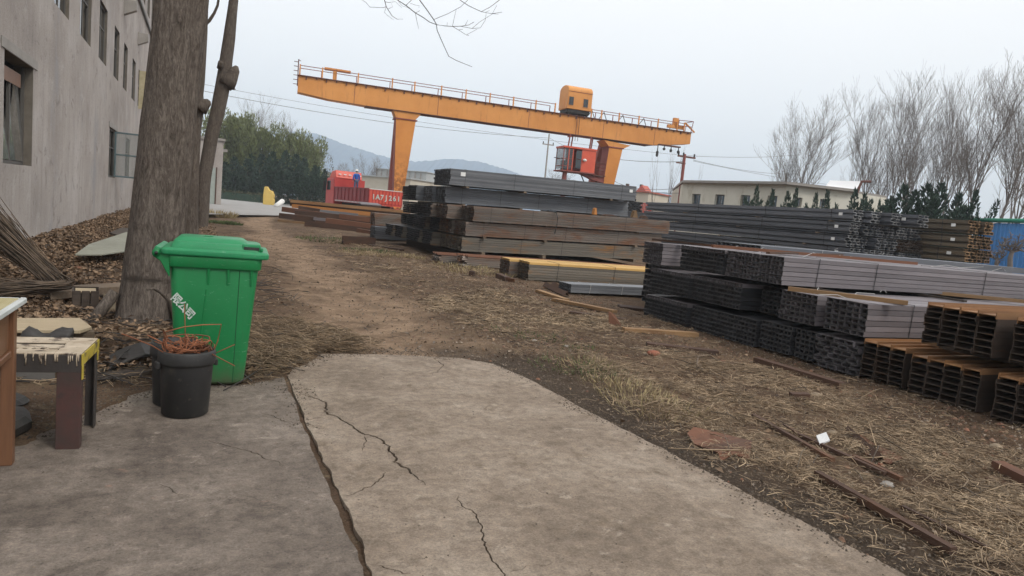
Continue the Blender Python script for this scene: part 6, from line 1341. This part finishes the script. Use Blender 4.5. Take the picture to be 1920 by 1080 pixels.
# white building at the right
m = NT('stained_whitewash'); v = m.coord()
c = m.mix(m.thr(m.noise(v, .5, 6), .3, .7), (.56,.54,.46), (.66,.64,.56)); c = m.mix(m.math('MULTIPLY', m.thr(m.noise(m.coord((1,1,.35)), 1.1, 9, .75), .55, .7), .7), c, (.33,.29,.2)); MAT['whitewash'] = m.fin(c, .9)
wb = thing('white_building', 'low stained whitewashed building with small dark windows behind the far stack', 'building', (0,0,0))
A0, B0, C0, D0 = W(1281,343,50), W(1477,346.5,43), W(1607,361,44), W(1662,371,45.5)
zt_ = (A0.z+B0.z)/2
wins = [(1296,364,1314,383),(1339,365,1359,384),(1387,366,1407,386),(1437,367,1458,388)]
def facade(p, q, ztop, wl, parent):
    d = Vector((q.x-p.x,q.y-p.y,0)); L = d.length; d.normalize(); nn = Vector((d.y,-d.x,0))
    if nn.dot(Vector((p.x,p.y,0))) > 0: nn = -nn
    hs_ = []
    for x0,y0,x1,y1 in wl:
        def hit(x,y):
            dr = ray(x,y); t = (Vector((p.x,p.y,0))-Vector((0,0,CAMH))).dot(nn)/dr.dot(nn); r_ = EYE+dr*t; return (r_-p).dot(d), r_.z
        a, zb_ = hit(x0,y1); c_, zt2 = hit(x1,y0); hs_.append((a,c_,zb_,zt2))
    xs = sorted({0,L}|{h[0] for h in hs_}|{h[1] for h in hs_}); zs = sorted({-.2,ztop}|{h[2] for h in hs_}|{h[3] for h in hs_}); b = MB()
    pt = lambda x,z,o=0.0: (p.x+d.x*x-nn.x*o, p.y+d.y*x-nn.y*o, z)
    for x0,x1 in zip(xs[:-1],xs[1:]):
        for z0,z1 in zip(zs[:-1],zs[1:]):
            xm,zm = (x0+x1)/2,(z0+z1)/2
            if any(h[0]<xm<h[1] and h[2]<zm<h[3] for h in hs_): continue
            b.add([pt(x0,z0),pt(x1,z0),pt(x1,z1),pt(x0,z1)],[(0,1,2,3)])
    for a,c_,z0,z1 in hs_:
        for e,f in (((a,z0),(c_,z0)),((a,z1),(c_,z1)),((a,z0),(a,z1)),((c_,z0),(c_,z1))): b.add([pt(*e),pt(*f),pt(f[0],f[1],.3),pt(e[0],e[1],.3)],[(0,1,2,3)])
    b.build('wall', MAT['whitewash'], parent)
    for a,c_,z0,z1 in hs_:
        b = MB(); bw = .07
        b.add([pt(a,z0,.2),pt(c_,z0,.2),pt(c_,z1,.2),pt(a,z1,.2),pt(a+bw,z0+bw,.2),pt(c_-bw,z0+bw,.2),pt(c_-bw,z1-bw,.2),pt(a+bw,z1-bw,.2)],[(0,1,5,4),(1,2,6,5),(2,3,7,6),(3,0,4,7)])
        b.bar(pt((a+c_)/2,z0+bw,.19),pt((a+c_)/2,z1-bw,.19),.06,.04,(d.x,d.y,0)); fr = b.build('window', MAT['window_dark'], parent)
        for x0,x1 in ((a+bw,(a+c_)/2-.035),((a+c_)/2+.035,c_-bw)): b = MB(); b.add([pt(x0,z0+bw,.215),pt(x1,z0+bw,.215),pt(x1,z1-bw,.215),pt(x0,z1-bw,.215)],[(0,1,2,3)]); b.build('pane', MAT['glass_blue'], fr)
MAT['glass_blue'] = glass_mat('blue_dark_glass', (.035,.055,.075), .1)
facade(A0, B0, zt_, wins, wb); facade(B0, C0, zt_, [(1488,371,1505,387),(1536,374,1552,389)], wb); facade(C0, D0, D0.z, [], wb)
back = Vector((.55,.84,0))*12
b = MB(); e = Vector((0,0,.0)); ov = Vector((-.35,-.3,0)); R0 = [Vector((A0.x,A0.y,0))+ov, Vector((B0.x,B0.y,0))+ov*1.2, Vector((C0.x,C0.y,0))+ov, Vector((C0.x,C0.y,0))+back, Vector((A0.x,A0.y,0))+back]
b.prism([p+Vector((0,0,zt_)) for p in R0],(0,0,.16)); b.build('roof', MAT['concrete_grey'], wb)
b = MB(); b.prism([Vector((C0.x,C0.y,D0.z)),Vector((D0.x,D0.y,D0.z)),Vector((D0.x,D0.y,D0.z))+back,Vector((C0.x,C0.y,D0.z))+back],(0,0,.14)); b.build('lean_to_roof', MAT['concrete_grey'], wb)
for p in (D0, A0):
    b = MB(); b.add([(p.x,p.y,-.2),(p.x+back.x,p.y+back.y,-.2),(p.x+back.x,p.y+back.y,D0.z),(p.x,p.y,D0.z)],[(0,1,2,3)]); b.build('wall', MAT['whitewash'], wb)
b = MB(); q = W(1607,361,43.8); b.tube([q,q+Vector((.15,-.1,.7)),q+Vector((.7,-.3,.75))],.09,6); b.build('vent_pipe', MAT['crane_dark'], wb)
MAT['white_roof'] = pmat('white_sheet_roof', [(.3,(.74,.75,.76)),(.7,(.8,.8,.8))], .5, bump=0)
sr = thing('shed', 'shed with a bright white sheet roof behind the white building', 'building', (0,0,0)); p0,p1,p2,p3 = W(1546,352,52),W(1600,362,50),W(1618,340,58),W(1556,338,60)
b = MB(); b.prism([p0,p1,p2,p3],(0,0,-.12)); b.build('roof', MAT['white_roof'], sr)
b = MB(); b.prism([(p.x,p.y,-.2) for p in (p0,p1,p2,p3)],(0,0,3.6)); b.build('wall', MAT['whitewash'], sr)
# junipers in front of the white building
for i,(px,yt,wd) in enumerate([(1414,352,22),(1444,358,20),(1470,362,18),(1487,357,20),(1528,366,22),(1548,360,24),(1594,358,30),(1616,366,26),(1648,378,14),(1672,372,24),(1682,352,40),(1712,362,34),(1742,352,44),(1762,348,36),(1790,366,34),(1826,362,24)]):
    evergreen('juniper_tree', '%s dark juniper from the left %s' % (nth[i] if i < 9 else nth[i-9], 'in front of the white building' if i < 9 else 'in the clump right of the white building'), 'tree', px-3, yt, 425, 38 if i < 9 else 36, wd*(2.7 if i < 9 else 3.7), CONE[(i+1)%4], i*1.7, 'junipers behind the far stack')
# blue fence with a green pipe, gnarled tree
MAT['fence_blue'] = pmat('blue_sheet_fence', [(.3,(.07,.25,.6)),(.7,(.1,.32,.7))], .8, rough=.5, bump=0, spots=[((.15,.3,.5),2,.6,.75)])
MAT['pipe_green'] = pmat('green_pipe', [(0,(.02,.2,.12)),(1,(.03,.25,.16))], 2, bump=0)
p, q = W(1838,411,36), W(1990,420,31); d = Vector((q.x-p.x,q.y-p.y,0)); L = d.length
bf = thing('sheet_fence', 'bright blue corrugated sheet fence at the right edge', 'fence', (p.x,p.y,0), (0,0,math.atan2(d.y,d.x))); zt2 = (p.z+q.z)/2-.1
n = int(L/.28)
for i in range(n): b = MB(); b.prism([(.28*i+x,y,.1) for x,y in ((0,0),(.05,-.05),(.16,-.05),(.21,0),(.28,0),(.28,.02),(0,.02))],(0,0,zt2-.1)); b.build('corrugated_sheet', MAT['fence_blue'], bf)
b = MB(); b.tube([(-.4,-.1,zt2+.12),(L,-.1,zt2+.12)],.11,10); b.build('top_pipe', MAT['pipe_green'], bf, True)
for i in range(4): MB().box(L*i/3-.04,L*i/3+.04,.03,.11,0,zt2).build('post', MAT['fence_blue'], bf)
def gnarl(seed):
    r = random.Random(seed); b, c = MB(), MB(); b.tube([(0,0,-.1),(.03,0,.4),(-.04,.02,.8),(.02,0,1.15)],[.16,.13,.12,.1],8)
    def go(p,d,L,rad,lev):
        pts=[p]; rs=[rad]
        for i in range(6): d = (d+Vector((r.gauss(0,.55),r.gauss(0,.55),r.gauss(.05,.4)))).normalized(); pts.append(pts[-1]+d*L/6); rs.append(rad*(1-.12*(i+1)))
        c.tube(pts,rs,5,False)
        if lev < 2:
            for k in range(3): go(pts[2+k],Vector((r.uniform(-1,1),r.uniform(-1,1),r.uniform(.0,.8))).normalized(),L*.62,rad*.6,lev+1)
    for k in range(7): a = k*.9; go(Vector((0,0,.95+.03*k)),Vector((math.cos(a),math.sin(a),.45)).normalized(),1.1,.055,0)
    return b, c
for i,(px,yb,w,s) in enumerate([(1893,500,31,.85),(1868,500,32,.6)]):
    q = W(px,yb,w); t = thing('gnarled_tree', ('pollarded gnarled bare tree in front of the blue fence','smaller twisted shrub left of the gnarled tree by the blue fence')[i], 'tree', (q.x,q.y,.0)); b, c = gnarl(4+i*3); k = max(q.z,.5)
    for o in (b.build('trunk', MAT['bare'], t, True), c.build('crown', MAT['bare'], t, True)): o.scale = (s,s,s*1.1); o.location.z = max(0,q.z-.35)*1.0
# poles and wires
pt = W(1031,252,100); pbm = W(1023,322,100)
po = thing('utility_pole', 'thin concrete power pole left of the crane cab', 'pole', (pbm.x,pbm.y,0)); b = MB(); b.tube([(0,0,0),(0,0,pt.z)],[.16,.1],8); b.build('pole', MAT['concrete_grey'], po)
b = MB(); b.box(-.9,.9,-.05,.05,pt.z-1.6,pt.z-1.45); b.build('crossarm', MAT['concrete_grey'], po)
for x in (-.8,.8): b = MB(); b.tube([(x,0,pt.z-1.45),(x,0,pt.z-1.15)],.07,6); b.build('insulator', MAT['black'], po)
pt2 = W(1284,289,52); pb2 = W(1276,384,52)
p2_ = thing('utility_pole', 'red brown power pole with a tilted crossarm beside the white building', 'pole', (pt2.x,pt2.y,0)); b = MB(); b.tube([(0,0,0),(0,0,pt2.z)],[.14,.11],8); b.build('pole', MAT['crane_side'], p2_)
b = MB(); b.box(-.6,1.0,-.06,.06,pt2.z-.25,pt2.z-.13); b.build('crossarm', MAT['crane_dark'], p2_); b = MB(); b.box(-.75,.1,-.1,-.04,pt2.z-.75,pt2.z-.65); b.build('lower_crossarm', MAT['crane_dark'], p2_)
for x in (-.55,-.1,.9): b = MB(); b.tube([(x,0,pt2.z-.13),(x,0,pt2.z+.1)],.06,6); b.build('insulator', MAT['black'], p2_)
q = W(1475,325,70); p3_ = thing('utility_pole', 'short grey post showing above the roof of the white building', 'pole', (q.x,q.y,0)); b = MB(); b.tube([(0,0,0),(0,0,q.z)],.1,7); b.build('pole', MAT['concrete_grey'], p3_)
def cable(lab, a, c, sag, r):
    b = MB(); pts = [a.lerp(c,i/24)-Vector((0,0,sag*4*(i/24)*(1-i/24))) for i in range(25)]; b.tube(pts,r,5); tag(b.build('power_line', MAT['cable_far'], None, True), lab, 'power line', 'overhead power lines')
LP = W(300,152,80); top = pt
cable('lower power line running from the left trees to the concrete pole', W(330,160,78), W(1031,259,100), .9, .03)
cable('upper faint power line running from the left trees past the crane', W(330,148,90), W(1290,292,110), .9, .022)
cable('power line between the concrete pole and the red brown pole', W(1031,259,100), W(1282,303,52), 1.0, .022)
cable('power line from the red brown pole to the right over the roof', W(1290,292,52), W(1500,290,80), .2, .016)
cable('second power line from the red brown pole to the right', W(1300,300,52), W(1500,326,80), .35, .016)
cable('third power line from the pole crossing above the white roof', W(1300,302,52), W(1620,352,90), .3, .014)
cable('low power line dipping between the crane leg and the pole', W(1120,318,90), W(1276,352,52), 1.0, .02)
cable('lowest power line by the small cream house', W(1150,338,95), W(1276,362,52), .5, .02)
# ------------------------------------------------------------------ litter: straw, leaves, twigs, chips
MAT['straw'] = pmat('dry_straw', [(.3,(.16,.108,.064)),(.7,(.43,.32,.205))], 3, island=(.3,1.55), bump=0, rough=.8)
MAT['leaf'] = pmat('dead_leaves', [(.25,(.11,.068,.04)),(.6,(.25,.165,.1)),(.85,(.42,.31,.21))], 2.5, island=(.45,1.4), bump=0, rough=.8)
MAT['grass'] = pmat('green_grass', [(.3,(.045,.075,.02)),(.7,(.1,.13,.04))], 2, island=(.6,1.4), bump=0)
MAT['drygrass'] = pmat('yellow_dry_grass', [(.3,(.25,.19,.09)),(.7,(.42,.34,.19))], 2, island=(.6,1.3), bump=0)
MAT['chips'] = pmat('debris_chips', [(.25,(.07,.05,.035)),(.55,(.2,.155,.115)),(.8,(.4,.35,.3))], 5, island=(.4,1.4), bump=0)
def okground(x, y, marg=.02):
    return np.maximum(polydist(SLAB_R,x,y), polydist(SLAB_L,x,y)) < -marg
RIGHT = [(2.75,1.2),(6.95,1.2),(6.9,9.8),(6.8,12.3),(6.9,14.5),(6.4,18),(6.3,28),(4.6,33),(3.9,28),(3.5,18),(3.2,10),(2.9,7.2),(3.0,5.5),(3.1,3.6)]
def scatter(n, x0, x1, y0, y1, dens, seed, ypow=1.0):
    r = np.random.RandomState(seed); X = r.uniform(x0,x1,n); Y = y0+(y1-y0)*r.rand(n)**ypow
    k = r.rand(n) < dens(X, Y); X, Y = X[k], Y[k]; k = okground(X, Y); return X[k], Y[k], r
def sticks(name, X, Y, r, l0, l1, rad0, rad1, mat, lift=.02, tiltv=.25, lab=None, bias=None):
    n = len(X); Z = gh(X, Y); th = r.rand(n)*6.283 if bias is None else bias + r.normal(size=n)*.6
    L = (l0+(l1-l0)*r.rand(n)**2.0); tl = r.normal(size=n)*tiltv*.35
    D_ = np.stack([np.cos(th)*np.cos(tl), np.sin(th)*np.cos(tl), np.sin(tl)],1); C = np.stack([X,Y,Z+r.rand(n)*lift+np.abs(np.sin(tl))*L*.4],1)
    bend = r.normal(size=(n,3))*.1*L[:,None]; bend[:,2] = np.abs(bend[:,2])*.5
    A_, M_, B_ = C-D_*L[:,None]/2, C+bend, C+D_*L[:,None]/2
    S = np.stack([-np.sin(th),np.cos(th),0*th],1); U = np.cross(S, D_); rd = (rad0+(rad1-rad0)*r.rand(n))[:,None]
    rings = []
    for P,k in ((A_,.8),(M_,1.0),(B_,.5)):
        for a in (90,210,330): rings.append(P+(S*math.cos(R(a))+U*math.sin(R(a)))*rd*k)
    V = np.stack(rings,1).reshape(-1,3); q = []
    for s in (0,3):
        for j in range(3): q.append([s+j, s+(j+1)%3, s+3+(j+1)%3, s+3+j])
    F_ = (np.arange(n)[:,None,None]*9 + np.array(q)[None]).reshape(-1,4)
    o = link(name, np_mesh(name, V, F_), MAT[mat]); return tag(o, lab, None, None, 'stuff')
def dens_right(X, Y):
    d = polydist(RIGHT, X, Y); pt_ = linedist(PATH, X, Y); e = polydist(SLAB_R, X, Y)
    f = sstep(-.4,.3,d)*(.12+.88*sstep(-.15,.5,vnoise(X,Y,1.1,41)+.5*vnoise(X,Y,.35,42)))*sstep(.7,1.6,pt_)
    f = f*(.22+.78*sstep(-.25,-.85,e + .25*vnoise(X,Y,.45,43)))*(.12+.88*sstep(6.6,5.2,X + .35*vnoise(X,Y,.6,44)))
    return f*np.clip(1.3-.035*Y,.25,1)
def ribbons(name, X, Y, r, l0, l1, w0, w1, mat, lift=.02, tiltv=.25, bias=None):
    n = len(X); Z = gh(X,Y); th = r.rand(n)*6.283 if bias is None else bias+r.normal(size=n)*.6; L = l0+(l1-l0)*r.rand(n)**2.2; tl = r.normal(size=n)*tiltv*.35
    D_ = np.stack([np.cos(th)*np.cos(tl),np.sin(th)*np.cos(tl),np.sin(tl)],1); C = np.stack([X,Y,Z+.004+r.rand(n)*lift+np.abs(np.sin(tl))*L*.4],1); bend = r.normal(size=(n,3))*.12*L[:,None]; bend[:,2] = np.abs(bend[:,2])*.6
    ro = r.normal(size=n)*.7; S = np.stack([-np.sin(th)*np.cos(ro),np.cos(th)*np.cos(ro),np.sin(ro)],1)*(w0+(w1-w0)*r.rand(n))[:,None]
    A_, M_, B_ = C-D_*L[:,None]/2, C+bend, C+D_*L[:,None]/2
    V = np.stack([A_-S*.8,A_+S*.8,M_-S,M_+S,B_-S*.4,B_+S*.4],1).reshape(-1,3); F_ = (np.arange(n)[:,None,None]*6+np.array([[0,1,3,2],[2,3,5,4]])[None]).reshape(-1,4)
    print(name, n); o = link(name, np_mesh(name,V,F_), MAT[mat]); return tag(o, kind='stuff')
X,Y,r = scatter(250000, 2.3, 7.2, 1.5, 11, dens_right, 51, 1.25)
ribbons('straw', X, Y, r, .015, .15, .0008, .0024, 'straw', .03, .4)
X,Y,r = scatter(120000, 2.2, 7.2, 8, 32, dens_right, 52, 1.3)
ribbons('straw', X, Y, r, .04, .25, .002, .005, 'straw', .03, .3)
X,Y,r = scatter(900, 2.4, 7.2, 1.5, 14, dens_right, 53, 1.2)
sticks('twigs', X, Y, r, .12, .5, .002, .0055, 'brush', .04, .3)
X,Y,r = scatter(900, 2.4, 7.0, 1.6, 12, dens_right, 63, 1.2)
sticks('pale_stalks', X, Y, r, .12, .5, .003, .006, 'straw', .05, .4)
def dens_bin(X, Y):
    d = np.hypot((X-.85)/.75, (Y-7.0)/1.15); return sstep(1.25,.5,d+.3*vnoise(X,Y,.4,45))
X,Y,r = scatter(30000, .1, 1.9, 5.7, 9.2, dens_bin, 54)
sticks('straw_pile', X, Y, r, .03, .3, .0015, .0038, 'straw', .12, .5, bias=-.55)
def dens_binl(X, Y):
    return .5*sstep(-2.6,-.6,-np.abs(X-.2)*1.0)*sstep(30,8,Y)*(.3+.7*sstep(-.2,.4,vnoise(X,Y,.8,46)))*sstep(.5,1.2,linedist(PATH,X,Y))
X,Y,r = scatter(26000, -2.8, 2.4, 5.6, 30, dens_binl, 55, 1.8)
sticks('straw', X, Y, r, .05, .3, .002, .0045, 'straw', .03, .3)
X,Y,r = scatter(2600, -2.8, 1.6, 5.6, 26, lambda x,y: .6*sstep(1.8,.4,x)*sstep(30,7,y), 56, 1.6)
sticks('twigs', X, Y, r, .12, .7, .003, .008, 'twig', .05, .3)
X,Y,r = scatter(5200, .6, 4.2, 6.9, 34, lambda x,y: .07+.3*sstep(.2,.6,vnoise(x,y,.6,47))*sstep(.3,1.2,linedist(PATH,x,y)), 57, 1.5)
sticks('twigs', X, Y, r, .03, .18, .002, .005, 'twig', .02, .25)
def leaves(name, X, Y, r, s0, s1, mat, lift):
    n = len(X); Z = gh(X,Y)+r.rand(n)*lift+.006; th = r.rand(n)*6.283; s = r.uniform(s0,s1,n); N = r.normal(size=(n,3))*.55+np.array([0,0,1]); N /= np.linalg.norm(N,axis=1,keepdims=True)
    A_ = np.stack([np.cos(th),np.sin(th),0*th],1); A_ -= N*(A_*N).sum(1,keepdims=True); A_ /= np.linalg.norm(A_,axis=1,keepdims=True); B_ = np.cross(N,A_); C = np.stack([X,Y,Z],1); s = s[:,None]
    cu1 = r.uniform(.1,.5,(n,1))
    V = np.stack([C-A_*s, C-A_*s*.2-B_*s*.6+N*s*cu1, C+A_*s*.95, C-A_*s*.1+B_*s*.65+N*s*cu1*.8],1).reshape(-1,3)
    F_ = (np.arange(n)[:,None,None]*4+np.array([[0,1,2],[0,2,3]])[None]).reshape(-1,3)
    o = link(name, np_mesh(name,V,F_), MAT[mat]); return tag(o, kind='stuff')
X,Y,r = scatter(130000, -2.88, .5, 5.9, 34, lambda x,y: (.12+.88*sstep(-.9,-2.3,x+.5*vnoise(x,y,.9,48)))*sstep(38,20,y), 58, 1.5)
leaves('dead_leaves', X, Y, r, .012, .042, 'leaf', .08)
X,Y,r = scatter(12000, -.9, 7.0, 1.5, 26, lambda x,y: .12*sstep(.5,1.4,linedist(PATH,x,y))+.0*x, 59, 1.4)
leaves('dead_leaves', X, Y, r, .012, .035, 'leaf', .02)
X,Y,r = scatter(30000, 2.2, 7.4, 1.5, 16, lambda x,y: .25+.5*sstep(5.2,6.6,x), 60, 1.3)
leaves('debris_chips', X, Y, r, .004, .018, 'chips', .014)
MAT['crumb'] = pmat('soil_crumbs', [(.3,(.04,.03,.022)),(.7,(.13,.095,.065))], 8, island=(.5,1.5), bump=0)
r = np.random.RandomState(91); n = 90000; X = r.uniform(-1.8,3.6,n); Y = 1.4+6.2*r.rand(n)**1.1; ds = np.maximum(polydist(SLAB_R,X,Y), polydist(SLAB_L,X,Y)); k = (r.rand(n) < sstep(.16,-.02,ds+.09*vnoise(X,Y,.3,49))*sstep(-.7,-.05,ds)) & ((X > 2.2) | (Y > 4.5)); X,Y = X[k],Y[k]; n = len(X); print('crumb', n)
Z = np.maximum(gh(X,Y), np.where(ds[k] > 0, .0, -1)); th = r.rand(n)*6.283; s = .003+.012*r.rand(n)**2.5
V = np.stack([np.stack([X+np.cos(th+a)*s*q, Y+np.sin(th+a)*s*q, Z+zz*s],1) for a,q,zz in ((0,1,-.1),(2.1,.8,-.1),(4.2,.9,-.1),(1,.15,.7))],1).reshape(-1,3)
F_ = (np.arange(n)[:,None,None]*4+np.array([[0,1,3],[1,2,3],[2,0,3]])[None]).reshape(-1,3); tag(link('soil_crumbs', np_mesh('soil_crumbs',V,F_), MAT['crumb']), kind='stuff')
X,Y,r = scatter(5000, 1.0, 5.0, 6.6, 34, lambda x,y: .5+0*x, 61, 1.6)
leaves('debris_chips', X, Y, r, .008, .025, 'chips', .01)
MAT['rubble'] = pmat('rubble', [(.2,(.06,.04,.03)),(.45,(.16,.1,.065)),(.6,(.19,.085,.05)),(.8,(.3,.25,.2))], 1.7, island=(.5,1.4), bump=0)
X,Y,r = scatter(9000, 2.3, 7.3, 1.5, 15, lambda x,y: .12+.6*sstep(4.6,6.4,x+.5*vnoise(x,y,.8,66)), 67, 1.3)
n = len(X); Z = gh(X,Y); s = .006+.024*r.rand(n)**4; th = r.rand(n)*6.283
V = np.stack([np.stack([X+np.cos(th+a)*s*q, Y+np.sin(th+a)*s*q, Z+zz*s],1) for a,q,zz in ((0,1.2,-.1),(1.6,.8,-.1),(3.2,1.1,-.1),(4.7,.9,-.1),(.3,.6,.55),(2.4,.5,.7),(4.4,.5,.5))],1).reshape(-1,3)
F_ = (np.arange(n)[:,None,None]*7+np.array([[0,1,4],[1,5,4],[1,2,5],[2,3,5],[3,6,5],[3,0,6],[0,4,6],[4,5,6]])[None]).reshape(-1,3); tag(link('rubble', np_mesh('rubble',V,F_), MAT['rubble']), kind='stuff')
# chips and dust on the concrete
r = np.random.RandomState(62); n = 1500; X = r.uniform(-1.6,3.3,n); Y = r.uniform(1.6,6.6,n); k = np.maximum(polydist(SLAB_R,X,Y), polydist(SLAB_L,X,Y)) > .03; k &= r.rand(n) < .15+.5*sstep(.5,.05,np.maximum(polydist(SLAB_R,X,Y), polydist(SLAB_L,X,Y))); X,Y = X[k],Y[k]; n = len(X)
th = r.rand(n)*6.283; s = r.uniform(.003,.011,n)
V = np.stack([np.stack([X+np.cos(th+a)*s*q, Y+np.sin(th+a)*s*q, np.full(n,z)+s*zz],1) for a,q,z,zz in ((0,1,.001,0),(2.1,.7,.001,0),(4.2,.8,.001,0),(1,.1,.002,.5))],1).reshape(-1,3)
F_ = (np.arange(n)[:,None,None]*4+np.array([[0,1,3],[1,2,3],[2,0,3]])[None]).reshape(-1,3); o = link('debris_chips', np_mesh('debris_chips',V,F_), MAT['chips']); tag(o, kind='stuff')
def tuft(px, n, R_, h, mat, seed, name):
    r = np.random.RandomState(seed); p = G(*px); a = r.rand(n)*6.283; q = R_*np.sqrt(r.rand(n)); X = p.x+q*np.cos(a); Y = p.y+q*np.sin(a); Z = gh(X,Y)
    V,F_ = blades(np.stack([X,Y,Z],1), np.stack([np.cos(a)*.6,np.sin(a)*.6,.9+0*a],1)+r.normal(size=(n,3))*.35, r.uniform(.5,1.1,n)*h, r.uniform(.004,.009,n)*max(1,p.y/8), r); return V,F_
for name,mat,lst in (('green_grass','grass',[((412,418),900,.9,.16),((1010,634),160,.35,.07),((1075,690),260,.45,.07),((1125,705),220,.4,.07),((1090,660),90,.25,.06),((620,452),500,1.2,.1),((690,470),300,.9,.1),((940,620),80,.3,.06),((1060,600),60,.2,.05)]),
                     ('dry_grass','drygrass',[((1150,722),160,.3,.08),((402,408),900,1.0,.4),((1235,770),260,.4,.1),((720,478),500,1.2,.12),((900,512),500,1.0,.14),((860,500),300,.8,.14),((1100,690),150,.3,.1),((1190,745),260,.35,.12)])):
    Vs,Fs,b0 = [],[],0
    for i,(px,n,R_,h) in enumerate(lst): V,F_ = tuft(px,n,R_,h,mat,70+i,name); Vs.append(V); Fs.append(F_+b0); b0 += len(V)
    o = link(name, np_mesh(name, np.concatenate(Vs), np.concatenate(Fs)), MAT[mat]); tag(o, kind='stuff')

# ------------------------------------------------------------------ haze
HAZE = True
if HAZE:
    b = MB(); b.box(-4500,5500,-2500,5500,-3,420); m_ = bpy.data.materials.new('haze'); m_.use_nodes = True; t_ = m_.node_tree; t_.nodes.clear()
    vo = t_.nodes.new('ShaderNodeVolumePrincipled'); vo.inputs['Color'].default_value = (.82,.915,1,1); vo.inputs['Density'].default_value = .0007; vo.inputs['Anisotropy'].default_value = 0.0
    mo = t_.nodes.new('ShaderNodeOutputMaterial'); t_.links.new(vo.outputs[0], mo.inputs['Volume'])
    tag(b.build('haze', m_), kind='stuff')
